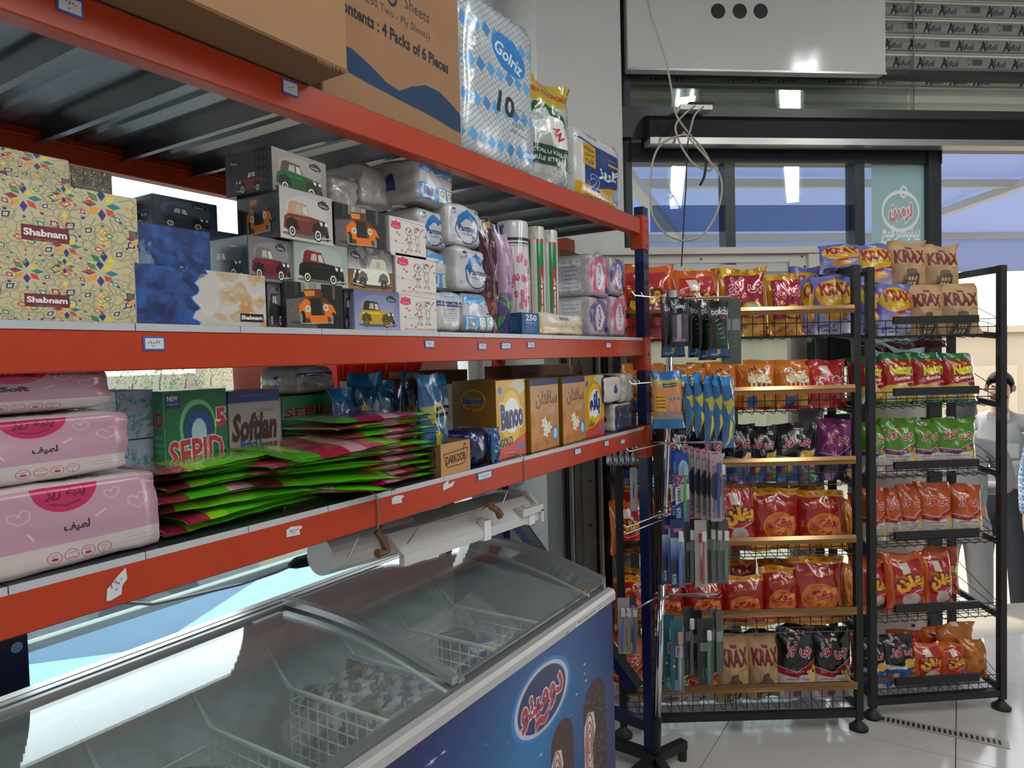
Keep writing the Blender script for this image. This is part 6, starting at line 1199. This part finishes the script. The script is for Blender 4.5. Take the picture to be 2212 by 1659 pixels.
def hang(nm, label, cat, x0, x1, y0_, y1_, m_, D=2.40, kind='pillow', rz=0., group=None, t=.02, seed=0):
    """an item hanging parallel to the shop front"""
    sc_ = D/FPX; w, h = (x1-x0)*sc_, (y1_-y0_)*sc_; p = CP+ray((x0+x1)/2, y1_)*D
    w = w/max(.35, math.cos(rz))
    if kind == 'pillow': me = pillow(w, h, t, seed, .07, wr=.5, nx=10, nz=12); me.materials.append(m_)
    else: me = rbox(w, .0012, h, 0); [me.materials.append(m_) for _ in range(6)]
    o = link(me, nm, None, p, (0, 0, math.radians(32.5)+rz)); tag(o, label, cat, group); return o, w, h
def brushpack(label, x0, x1, y0_, y1_, m_, bc, D=2.40, rz=0., hc=(.8, .8, .8), group='carded toothbrushes hanging on the stand'):
    o, w, h = hang('toothbrush_pack', label, 'toothbrush pack', x0, x1, y0_, y1_, m_, D, 'card', rz, group)
    bm_ = mat('brush_%d_%d_%d' % tuple(int(99*c) for c in bc), bc, .3); x = w*.14
    b = MB().tube([(x, -.010, h*.06), (x-.001, -.012, h*.25), (x, -.011, h*.45), (x+.002, -.010, h*.62), (x+.003, -.010, h*.84)], [.0045, .006, .005, .003, .004], 8).obj('toothbrush', bm_, o, smooth=True)
    stuff(MB().span((x-.005, -.022, h*.70), (x+.008, -.012, h*.84)).obj('bristles', mat('bristle_%d' % int(99*hc[0]), hc, .7), b))
    MB().prism([(x-.010, h*.04), (x+.010, h*.04), (x+.011, h*.85), (x-.010, h*.88)], 1, -.026, -.024).obj('blister', FILM, o); return o
def cardprint(nm, bg, fn): c = Cv(60, 300, bg); fn(c); return print_mat(c, nm, .3, coat=.4)
def ob(c): c.ell(36, 80, 22, 50, '7c9cb8'); c.text('7', 22, 118, 22, '98282c', .06, H=32, out=('b8bcc4', .1)); c.rect(0, 98, 60, 4, '98282c'); c.poly([(0, 150), (30, 134), (60, 134), (60, 200), (30, 210), (0, 226)], 'a9aab0'); c.text('EXPERT', 16, 178, 60, '20242c', .03, -PI/2, H=12); c.line([(6, 240), (6, 280), (22, 280), (22, 238), (6, 240)], 1.5, 'b8c0cc'); c.text('Oral B', 14, 260, 42, 'c2c8d2', .03, -PI/2, H=10)
def nv(c): c.rect(10, 4, 34, 10, 'a0346c'); c.ell(30, 150, 34, 60, '2a3040', .9); c.text('Norec', 16, 230, 60, '4a3c3c', .02, -PI/2, H=14); [c.ell(16, 44+24*k, 6, 8, 'a05070', .8) for k in range(3)]; c.ell(16, 280, 6, 6, 'a0346c')
def kid(c): c.rect(14, 40, 34, 14, 'b87090'); c.text('KIDS', 30, 47, 28, '7c1c4c', .03); c.grad(80, 180, '8aa0b8', '24346c'); c.line([(6, 240), (6, 282), (22, 282), (22, 238), (6, 240)], 1.5, 'b8c0cc'); c.text('Oral B', 14, 262, 42, 'c2c8d2', .03, -PI/2, H=10)
def dk_(c): c.rect(10, 110, 40, 40, '6c706e', .9); c.line([(20, 230), (20, 270), (32, 270), (32, 228), (20, 230)], 1.5, '8a9a94')
def tl(c): c.rect(24, 110, 30, 44, 'a8b0b4'); c.rect(28, 114, 22, 36, '8c1c3c'); c.small(30, 120, 16, 'c8b0b8', 4, 8); [c.ell(16, 170+22*k, 6, 6, ['9c5040', 'a8a4a4', '70484a'][k]) for k in range(3)]; c.line([(18, 250), (18, 288), (32, 288), (32, 248), (18, 250)], 1.5, 'a8b8bc'); c.text('Oral', 25, 268, 30, 'a8b8bc', .02, -PI/2, H=8)
def gy(c): c.rect(6, 96, 48, 50, '6a6c6c'); [c.rect(20, 150+20*k, 16, 12, '2c5a40') for k in range(4)]
def rw(c): c.rect(20, 60, 26, 40, '8c3c2c'); c.rect(28, 110, 18, 60, 'b0a0a0'); c.line([(30, 180), (30, 280)], 4, '8c3020')
CO, CN, CK, CD, CT, CG, CRW = cardprint('card_blue', '1c3c78', ob), cardprint('card_white', '8c8286', nv), cardprint('card_navy', '16244c', kid), cardprint('card_dark_green', '14201f', dk_), cardprint('card_teal', '1c4a5a', tl), cardprint('card_grey', '3c3e3c', gy), cardprint('card_white_red', '8a8684', rw)
def bpk(c): c.rect(0, 30, 120, 40, '34383c'); c.text('DORCO', 66, 52, 92, 'a8aaac', .05, H=20); c.text('TG', 34, 78, 30, '14161a', .05, H=16, out=('8c9094', .08)); c.text('PLUS', 84, 78, 36, '8c3a50', .04); c.poly([(30, 100), (96, 110), (104, 200), (40, 206)], '12301f'); [c.line([(40+8*k, 90+20*k), (60+8*k, 84+20*k)], 6, '6c7072') for k in range(5)]; c.rect(0, 216, 120, 34, '143c68'); c.text('5', 60, 230, 16, 'a0a02c', .05, H=18); c.text('RAZORS', 40, 242, 40, 'a8b0b8', .02)
c = Cv(120, 260, '0e1012'); bpk(c); M_rz = print_mat(c, 'print_razor_packet', .15, coat=.8, bump=.4, bscale=14)
c = Cv(90, 220, '0c0d0f'); c.rect(8, 70, 74, 130, '3c3846'); c.rect(30, 76, 20, 118, '8a8488'); c.rect(24, 30, 40, 16, '9a9ca4'); c.line([(24, 30), (64, 30), (64, 46), (24, 46), (24, 30)], 2, '24448c'); c.text('feather', 46, 190, 56, '8c8894', .02); M_rs = print_mat(c, 'print_small_razor', .15, coat=.8, bump=.3)
g = 'black razor packets on the top hooks'
for k, (x0, x1, y0_, y1_, m_, D, rz) in enumerate(((1428, 1480, 642, 772, M_rz, 2.42, 0), (1447, 1490, 646, 748, M_rs, 2.38, 0), (1484, 1522, 648, 772, M_rz, 2.44, .5), (1506, 1548, 648, 778, M_rz, 2.42, .4), (1528, 1576, 650, 774, M_rz, 2.38, .1))):
    hang('razor_packet', ['wide black razor packet nearest the chrome pole', 'small razor packet with a white price sticker', 'black razor packet edge-on behind the sticker packet', 'black razor packet in the middle of its hook', 'black razor packet with green front, last before the grey sleeves'][k], 'razor packet', x0, x1, y0_, y1_, m_, D, rz=rz, group=g, seed=k)
for k, (x0, x1) in enumerate(((1560, 1582), (1580, 1602))): hang('blade_sleeve', ['long grey plastic sleeve hanging beside the razor packets, inner one', 'long grey plastic sleeve hanging beside the razor packets, outer one'][k], 'sleeve', x0, x1, 644, 786, CG, 2.40+.02*k, 'card', .2, 'grey sleeves on the top hooks')
c = Cv(100, 190, '1c5a90'); c.rect(0, 28, 100, 130, 'a8704c'); [c.ell(4+7*i+(3 if j % 2 else 0), 50+5*j, 2, 2, 'b8805c', .8, 0, 5) for i in range(14) for j in range(14)]; c.rect(0, 28, 100, 16, '8c8450'); c.rect(34, 40, 46, 12, '1c1c1c'); c.text('DARKOOB', 57, 46, 40, 'b8b8b8', .02); c.poly([(8, 62), (24, 76), (44, 84), (44, 132), (8, 132)], 'b8881c')
for k, s_ in enumerate(('HEAVY DUTY', 'SCOUR PAD', 'TWICE SCOUR', 'CUTTERS')): c.text(s_, 26, 86+11*k, 30, '1c1810', .05)
[c.ell(58+14*k, 92, 5, 5, '2c6c98') for k in range(3)]; c.rect(8, 132, 84, 26, '7c6a64'); c.ring(66, 120, 14, 18, 1.5, '5a5458'); M_sc = print_mat(c, 'print_scour_pad', .2, coat=.7, bump=.3)
hang('scour_pad_packet', 'blue edged packet with an orange scour pad facing out', 'scour pad packet', 1408, 1476, 801, 926, M_sc, 2.38, group='blue cleaning packets on the second hooks', t=.03)
for k, (x0, x1, y0_, y1_) in enumerate(((1478, 1500, 812, 940), (1496, 1524, 806, 944), (1518, 1546, 810, 956), (1540, 1562, 812, 950), (1556, 1590, 812, 968))):
    hang('sponge_packet', 'blue packet hanging edge-on, %s from the orange scour pad' % ON[k], 'sponge packet', x0, x1, y0_, y1_, M_gl2, 2.40+.01*k, rz=1.0-.08*k, group='blue cleaning packets on the second hooks', t=.035, seed=k)
brushpack('blue card toothbrush with a green handle in front', 1460, 1490, 978, 1128, CO, (.05, .38, .04), 2.36, hc=(.35, .6, .65)); brushpack('blue card toothbrush half hidden behind the green handled one', 1450, 1478, 972, 1122, CO, (.02, .05, .2), 2.40)
for k in range(6): brushpack('white card toothbrush with pink top mark, %s from the blue card' % ON[k], 1474+13*k, 1500+13*k, 964+3*k, 1106+4*k, CN, (.03, .04, .07) if k < 4 else (.04, .09, .38), 2.44-.012*k, rz=.35)
brushpack('white card toothbrush with bright blue handle, outermost', 1536, 1560, 974, 1126, CN, (.02, .06, .38), 2.34, hc=(.05, .12, .5))
brushpack('navy childrens toothbrush card with light blue handle', 1450, 1480, 1121, 1270, CK, (.06, .18, .6), 2.36); brushpack('navy childrens toothbrush card behind its twin', 1432, 1456, 1114, 1262, CK, (.05, .14, .4), 2.40)
for k in range(2): brushpack('dark green toothbrush card, %s beside the navy childrens card' % ON[k], 1480+15*k, 1502+15*k, 1120, 1260+3*k, CD, (.02, .08, .07), 2.40)
brushpack('white toothbrush card with red handle', 1502, 1528, 1122, 1268, CRW, (.45, .06, .03), 2.37)
for k in range(3): brushpack('grey and green toothbrush card, %s of three beyond the red handle' % ON[k], 1526+14*k, 1546+14*k, 1118+2*k, 1260, CG, (.05, .22, .10) if k == 2 else (.12, .13, .13), 2.42-.02*k)
brushpack('teal toothbrush card with pale handle, front one', 1450, 1478, 1336, 1496, CT, (.35, .38, .50), 2.34, hc=(.6, .3, .15)); brushpack('teal toothbrush card behind the front teal one', 1435, 1458, 1326, 1490, CT, (.03, .12, .18), 2.40)
for k in range(2): brushpack('dark toothbrush card, %s beside the teal cards' % ON[k], 1478+16*k, 1502+16*k, 1308+8*k, 1458+4*k, CD, (.05, .05, .05), 2.40)
brushpack('black card toothbrush with green and white handle, lowest hooks', 1508, 1542, 1334, 1478, CD, (.02, .26, .14), 2.35)
for k in range(2): hang('card_back', 'pale printed back of a toothbrush card, %s one' % ('inner' if k == 0 else 'outer'), 'toothbrush pack', 1536+11*k, 1552+13*k, 1312+6*k, 1452+4*k, CG, 2.38, 'card', .4, 'card backs on the lowest hooks')
for k in range(3):
    brushpack('slim toothbrush card between freezer and blue post, %s from the freezer' % ON[k], 1336+13*k, 1350+13*k, 1290, 1412, CRW if k < 2 else CK, [(.04, .12, .5), (.4, .28, .08), (.03, .05, .2)][k], 2.62, group='slim toothbrush cards seen left of the post')
HB_ = mat('dark_brush_hair', (.03, .022, .015), .6)
for k, (y0_, y1_, lb) in enumerate(((955, 1112, 'stack of dark wooden combs hanging beside the post, upper'), (1118, 1292, 'stack of dark wooden combs hanging beside the post, lower'))):
    p = CP+ray(1424, y1_)*2.66; h = (y1_-y0_)*2.66/FPX; o = MB()
    for j in range(5): o.span((-.015+.007*j, -.004*j, .01*(j % 2)), (-.010+.007*j, .02-.004*j, h*.55)).span((-.016+.007*j, -.004*j, h*.55), (-.009+.007*j, .022-.004*j, h), 1)
    o = o.obj('comb_bundle', [HB_, mat('wood_handle', (.05, .033, .018), .5)], None, p, (0, 0, .5)); tag(o, lb, 'combs')
for k in range(5):
    p = CP+ray(1316+13*k, 990)*2.66; o = MB().lathe([(.001, -.024), (.010, -.020), (.014, -.006), (.010, .008), (.004, .02), (.003, .05)], 12).obj('steel_spoon', STEEL, None, p, smooth=True); o.scale = (1, .5, 1.2); tag(o, 'steel spoon bowl hanging below the beam end, %s from the freezer side' % ON[k], 'spoon', 'steel spoons hanging at the beam end')
hang('white_box_packet', 'narrow white carton hanging behind the post above the orange bag', 'carton', 1362, 1378, 1010, 1104, M_end, 2.62, 'card')
# ================================================================ FREEZER CONTENTS
def icep(nm, cols, bg): c = Cv(80, 50, bg); c.blobs(26, 0, 0, 80, 50, 9, cols, .9); c.text('AiR', 40, 25, 34, '2a2c30', .06, -.2, H=16); return print_mat(c, nm, .25, coat=.4, bump=.3)
IC = [icep('print_ice_white', ['b8bcc0', '2c4c7c', 'a04c2c', '9ca0a4'], 'a8acb0'), icep('print_ice_blue', ['2c6c9c', 'b8bcc0', '3c3c44'], 'a0a8b0'), icep('print_ice_dark', ['4c3a34', 'b0b0b0', 'a8742c'], '6c625e'), icep('print_ice_green', ['2c6c3c', '8c9c2c', '2c6c9c'], '4c7c3c')]
ib = [pillow(.085, .05, .022, 90+k, .09, nx=8, nz=8, wr=.8) for k in range(2)]
def fill(ya, yb, n, top, kinds, lab, grp):
    LY = ['lowest', 'second', 'third', 'fourth', 'fifth']; RW = ['far', 'middle', 'near']
    for i in range(n):
        u = i % 6; v = (i//6) % 3; lay = i//18; kk = random.choice(kinds); j = random.randrange(2)
        me = withmat('ice%d' % j, lambda j=j: ib[j].copy(), [IC[kk]])
        x = -1.285+.058*u+random.uniform(-.01, .01); y = ya+.045+(yb-ya-.08)*v/2; z = .575+.040*lay+random.uniform(0, .006)
        o = link(me, 'ice_cream_packet', None, (x, y, z), (random.uniform(-1.2, -.5), random.uniform(-.3, .3), random.uniform(-.8, .8))); o.scale = (1.15, 1.15, 1.2); tag(o, '%s, %s from rear wall, %s row, %s layer' % (lab, ON[u], RW[2-v], LY[lay]), 'ice cream', grp)
fill(1.065, 1.27, 90, .7, [0, 0, 1, 0, 0, 2], 'white ice cream packet, middle basket', 'white wrapped ice creams in the middle basket')
fill(.645, .862, 54, .66, [2, 2, 0, 1], 'dark ice cream packet, third basket', 'dark wrapped ice creams in the third basket')
fill(1.475, 1.685, 18, .6, [2, 0, 1], 'ice cream packet, farthest basket', 'ice creams in the farthest basket')
fill(.24, .455, 18, .6, [2, 0], 'ice cream packet, nearest basket', 'ice creams in the nearest basket')
for k in range(4): me = withmat('ice%d' % (k % 2), lambda k=k: ib[k % 2].copy(), [IC[3]]); o = link(me, 'ice_cream_packet', None, (-1.26+.035*k, .73+.03*(k % 2), .70+.01*k), (-.5, .3*k-.4, .5*k)); o.scale = (1.5, 1.5, 1.5); tag(o, 'green wrapped ice cream on the heap, %s from the rear wall' % ON[k], 'ice cream', 'green wrapped ice creams')
c = Cv(80, 80, 'a8acb4'); c.rect(0, 0, 80, 34, '2c4c94'); c.ell(50, 56, 16, 12, 'a8843c'); M_ib = print_mat(c, 'print_ice_box', .4); c = Cv(80, 80, '4c3c3a'); c.rect(10, 10, 60, 20, '8a827e'); M_ibd = print_mat(c, 'print_ice_box_dark', .4)
for k, (x, y, m_, lb) in enumerate(((-1.13, 1.58, M_ib, 'small blue and white ice cream carton in the farthest basket'), (-1.23, 1.60, M_ibd, 'small dark brown ice cream carton in the farthest basket'))):
    me = rbox(.085, .08, .19, .001); [me.materials.append(a) for a in (m_, m_, m_, m_, m_, m_)]; tag(link(me, 'ice_cream_carton', None, (x, y, .563), (0, 0, PI/2-.5)), lb, 'carton')
# ================================================================ CABLES, GRATE
CORD = mat('beige_cord', (.42, .37, .30), .5)
def wcord(px, d, r, m_, nm, lb, sm=4):
    P = [onp(x, y, WP0+WO*(d+0.0), WO) for x, y in px]; Q = []
    for i in range(len(P)-1):
        p0, p1, p2, p3 = P[max(i-1, 0)], P[i], P[i+1], P[min(i+2, len(P)-1)]
        for s in range(sm):
            t = s/sm; Q.append(.5*((2*p1)+(p2-p0)*t+(2*p0-5*p1+4*p2-p3)*t*t+(3*p1-p0-3*p2+p3)*t**3))
    Q.append(P[-1]); o = MB().tube(Q, r, 6).obj(nm, m_, smooth=True); tag(o, lb, 'cable'); return o
wcord([(1396, -30), (1402, 20), (1418, 70), (1440, 140), (1452, 200), (1462, 250), (1490, 290), (1520, 325), (1537, 360), (1530, 368), (1500, 355), (1480, 330), (1465, 300), (1460, 270), (1480, 245), (1502, 228)], -.26, .0045, CORD, 'hanging_cord', 'beige cord hanging from above and looping in front of the doorway header', 5)
wcord([(1520, 230), (1500, 250), (1488, 290), (1470, 292), (1430, 310), (1410, 350), (1404, 420), (1412, 470), (1440, 506), (1480, 520), (1520, 505), (1548, 460), (1560, 410), (1553, 375), (1530, 345), (1490, 300), (1475, 285)], -.27, .0045, CORD, 'looped_cord', 'wide loop of beige cord hanging below the header box', 5)
wcord([(1500, 240), (1490, 280), (1484, 330), (1482, 400), (1478, 460), (1475, 520), (1472, 575)], -.255, .003, RUBBER, 'black_cable', 'thin black cable hanging straight down to the snack rack')
o = wcord([(1526, 340), (1524, 365), (1520, 385), (1512, 400)], -.262, .006, RUBBER, 'plug_lead', 'short lead with a black plug hanging in the cord loop')
wcord([(1137, -20), (1140, 20), (1150, 70), (1158, 110), (1163, 150), (1164, 200)], .15, .005, RUBBER, 'wall_cable', 'black cable running down the white wall beside the roll pack'); wcord([(1126, -20), (1127, 30), (1130, 50)], .14, .004, RUBBER, 'wall_cable', 'short black cable end on the white wall above the roll pack')
u, z = wq(1510, 234, -.14); o = MB().span((u-.09, -.15, z-.008), (u+.06, -.09, z+.014)).obj('power_strip', WHITEP, None, WP0, (0, 0, WA)); MB().span((u-.05, -.155, z+.014), (u+.065, -.11, z+.024)).obj('black_plug', RUBBER, o); tag(o, 'white power strip lying on top of the black header box', 'power strip')
g0, g1 = on(1880, 1548, 2, 0), on(2180, 1610, 2, 0); a_ = math.atan2(g1.y-g0.y, g1.x-g0.x); Lg = (g1-g0).length
g_ = tag(MB().span((0, -.032, .0005), (Lg, .032, .003)).obj('floor_grate', mat('grate_metal', (.42, .39, .36), .4, metal=.3), None, g0, (0, 0, a_)), 'narrow slotted steel drain grate crossing the floor by the doorway', 'drain grate')
n = 24; stuff(MB().obj('x', BLACK)) if False else None
sl_ = MB()
for i in range(n): x = .03+(Lg-.06)*i/(n-1); sl_.span((x-.0045, -.017, .003), (x+.0045, .017, .0034))
sl_.obj('slot', BLACK, g_)
# ================================================================ PEOPLE outside
def person(P, rz, label, shirt, trousers, hair, h=1.74, pose='stand', skin=(.48, .28, .19), check=False):
    t = empty('person', label, 'person', P, rz); s = h/1.75; SK = mat('skin_%d' % int(skin[0]*100), skin, .5)
    def graph(nm, V, E_, m_, par, lv=2):
        me = bpy.data.meshes.new(nm); me.from_pydata([Vector(v[0])*s for v in V], E_, []); o = link(me, nm, par); me.materials.append(m_)
        sk = o.modifiers.new('skin', 'SKIN'); sk.use_smooth_shade = True; lay = me.skin_vertices[0].data
        for i, v in enumerate(V): r = v[1]; lay[i].radius = (r[0]*s, r[1]*s) if isinstance(r, tuple) else (r*s, r*s)
        lay[0].use_root = True; sb = o.modifiers.new('sub', 'SUBSURF'); sb.levels = sb.render_levels = lv; return o
    arms = {'stand': lambda q: [(q*.20, 0, 1.43), (q*.26, .02, 1.14), (q*.25, -.10, .90)], 'fold': lambda q: [(q*.20, 0, 1.43), (q*.27, -.02, 1.16), (q*.02, -.20, 1.12)]}[pose]
    V = [((0, 0, .95), (.13, .10)), ((0, 0, 1.12), (.13, .10)), ((0, 0, 1.32), (.15, .11)), ((0, 0, 1.44), (.10, .08)), ((0, -.01, 1.52), .055), ((0, -.02, 1.58), .06), ((0, -.025, 1.67), (.075, .092)), ((0, -.015, 1.72), (.06, .075))]; E_ = [(i, i+1) for i in range(7)]
    for q in (-1, 1):
        k = len(V); V += [((q*.09, 0, .90), .085), ((q*.11, -.01, .50), .055), ((q*.12, .02, .09), .038), ((q*.13, -.10, .035), (.035, .025)), ((q*.13, -.16, .03), (.03, .02))]; E_ += [(0, k), (k, k+1), (k+1, k+2), (k+2, k+3), (k+3, k+4)]
        a = arms(q); k = len(V); V += [(a[0], .052), (a[1], .038), (a[2], .027)]; E_ += [(3, k), (k, k+1), (k+1, k+2)]
        d = (Vector(a[2])-Vector(a[1])).normalized(); W_ = Vector(a[2]); sd = d.cross(Vector((0, 0, 1))) if abs(d.z) < .8 else Vector((0, 1, 0)); k2 = len(V); V.append((W_+d*.05, (.035, .018))); E_.append((k+2, k2))
        for f_ in range(4): b = W_+d*.09+sd*(.018*(f_-1.5)); c_ = b+d*(.035-.004*abs(f_-1.3))+Vector((0, -.006, -.004)); k3 = len(V); V += [(b, .010), (c_, .008)]; E_ += [(k2, k3), (k3, k3+1)]
        k3 = len(V); V += [(W_+d*.045+sd*.038, .011), (W_+d*.08+sd*.05, .009)]; E_ += [(k2, k3), (k3, k3+1)]
    body = graph('body', V, E_, SK, t)
    TR, ST = mat('cloth_%s' % '_'.join(str(int(99*x)) for x in trousers), trousers, .85, noise=.1, nscale=6), mat('cloth_%s' % '_'.join(str(int(99*x)) for x in shirt), shirt, .8, noise=.08, nscale=5)
    if check:
        ST = mat('checked_shirt', (.18, .32, .50), .8); nt = ST.node_tree; ck = nt.nodes.new('ShaderNodeTexChecker'); ck.inputs['Scale'].default_value = 60; ck.inputs[1].default_value = (.55, .62, .70, 1); ck.inputs[2].default_value = (.10, .22, .42, 1); tc = nt.nodes.new('ShaderNodeTexCoord'); nt.links.new(tc.outputs['Object'], ck.inputs['Vector']); nt.links.new(ck.outputs[0], nt.nodes['Principled BSDF'].inputs['Base Color'])
    V = [((0, 0, .93), (.15, .12)), ((0, 0, 1.04), (.145, .12))]; E_ = [(0, 1)]
    for q in (-1, 1): k = len(V); V += [((q*.09, 0, .86), .105), ((q*.11, -.01, .50), .082), ((q*.12, .01, .16), .068), ((q*.12, .01, .10), .066)]; E_ += [(0, k), (k, k+1), (k+1, k+2), (k+2, k+3)]
    graph('trousers', V, E_, TR, t)
    V = [((0, 0, .96), (.165, .13)), ((0, 0, 1.14), (.16, .13)), ((0, 0, 1.34), (.175, .13)), ((0, 0, 1.455), (.11, .085)), ((0, 0, 1.49), (.068, .068))]; E_ = [(i, i+1) for i in range(4)]
    for q in (-1, 1): a = arms(q); k = len(V); V += [(a[0], .078), (a[1], .060), (Vector(a[2])*.92+Vector(a[1])*.08, .045)]; E_ += [(3, k), (k, k+1), (k+1, k+2)]
    sh = graph('shirt', V, E_, ST, t); MB().span((.03*s, -.132*s, 1.20*s), (.12*s, -.128*s, 1.30*s)).obj('chest_pocket', ST, sh); MB().prism([(-.07*s, 1.46*s), (0, 1.40*s), (.07*s, 1.46*s), (.06*s, 1.51*s), (0, 1.455*s), (-.06*s, 1.51*s)], 1, -.10*s, -.06*s).obj('collar', ST, sh)
    HM = mat('hair_%d' % int(hair[0]*100), hair, .8); bm = bmesh.new(); bmesh.ops.create_uvsphere(bm, u_segments=20, v_segments=14, radius=1)
    for v in bm.verts: v.co = Vector((v.co.x*.086, v.co.y*.104+.008, v.co.z*.100+1.70))*s
    bmesh.ops.delete(bm, geom=[v for v in bm.verts if v.co.z < (1.685+.9*max(0, -v.co.y/s-.02))*s-.10*s*(v.co.y > .02*s)], context='VERTS'); me = bpy.data.meshes.new('hair'); bm.to_mesh(me); bm.free(); me.materials.append(HM); [setattr(p, 'use_smooth', True) for p in me.polygons]; o = link(me, 'hair', t); o.modifiers.new('s', 'SOLIDIFY').thickness = .012
    MB().lathe([(.001, -.02), (.010, -.016), (.009, .0), (.004, .022)], 8, (0, 0, 0)).obj('nose', SK, body, (0, -.125*s, 1.665*s), smooth=True)
    for q in (-1, 1):
        MB().lathe([(.001, -.005), (.008, -.002), (.008, .002), (.001, .005)], 10).obj('eye', mat('eye_dark', (.02, .015, .01), .2), body, (q*.032*s, -.106*s, 1.69*s)); MB().span((-.014, -.002, -.001), (.014, .004, .002)).obj('eyebrow', HM, body, (q*.033*s, -.112*s, 1.712*s)); MB().lathe([(.001, -.028), (.012, -.015), (.014, .01), (.001, .028)], 8).obj('ear', SK, body, (q*.083*s, -.015*s, 1.675*s), smooth=True)
        MB().lathe([(.02, 0), (.046, 0), (.048, .03), (.03, .07)], 12).obj('shoe', RUBBER, t, (q*.125*s, -.06*s, 0)).scale = (1, 2.3, 1)
    MB().span((-.024, -.004, -.004), (.024, .004, .004)).obj('mouth', mat('lips', (.30, .10, .09), .5), body, (0, -.108*s, 1.628*s))
    if label.startswith('man'): MB().lathe([(.015, -.022), (.04, -.012), (.052, .004), (.058, .018)], 14).obj('beard', HM, body, (0, -.052*s, 1.600*s), smooth=True)
    return t
gz = -.46
def gp(px, D): p = CP+ray(px, 1300)*D; return Vector((p.x, p.y, gz))
person(gp(2160, 5.15), math.radians(-8), 'man in a pale grey shirt and dark trousers standing outside the doorway', (.44, .44, .42), (.035, .037, .045), (.03, .027, .025), 1.78, 'fold')
person(gp(2078, 4.6), math.radians(190), 'grey haired person in grey trousers turned away, seen through the snack rack', (.30, .31, .32), (.30, .30, .31), (.09, .09, .09), 1.66, 'fold')
person(gp(2330, 4.4), math.radians(-10), 'person in a blue checked shirt at the edge of the doorway', (.18, .32, .50), (.09, .18, .36), (.03, .03, .03), 1.75, 'stand', check=True)
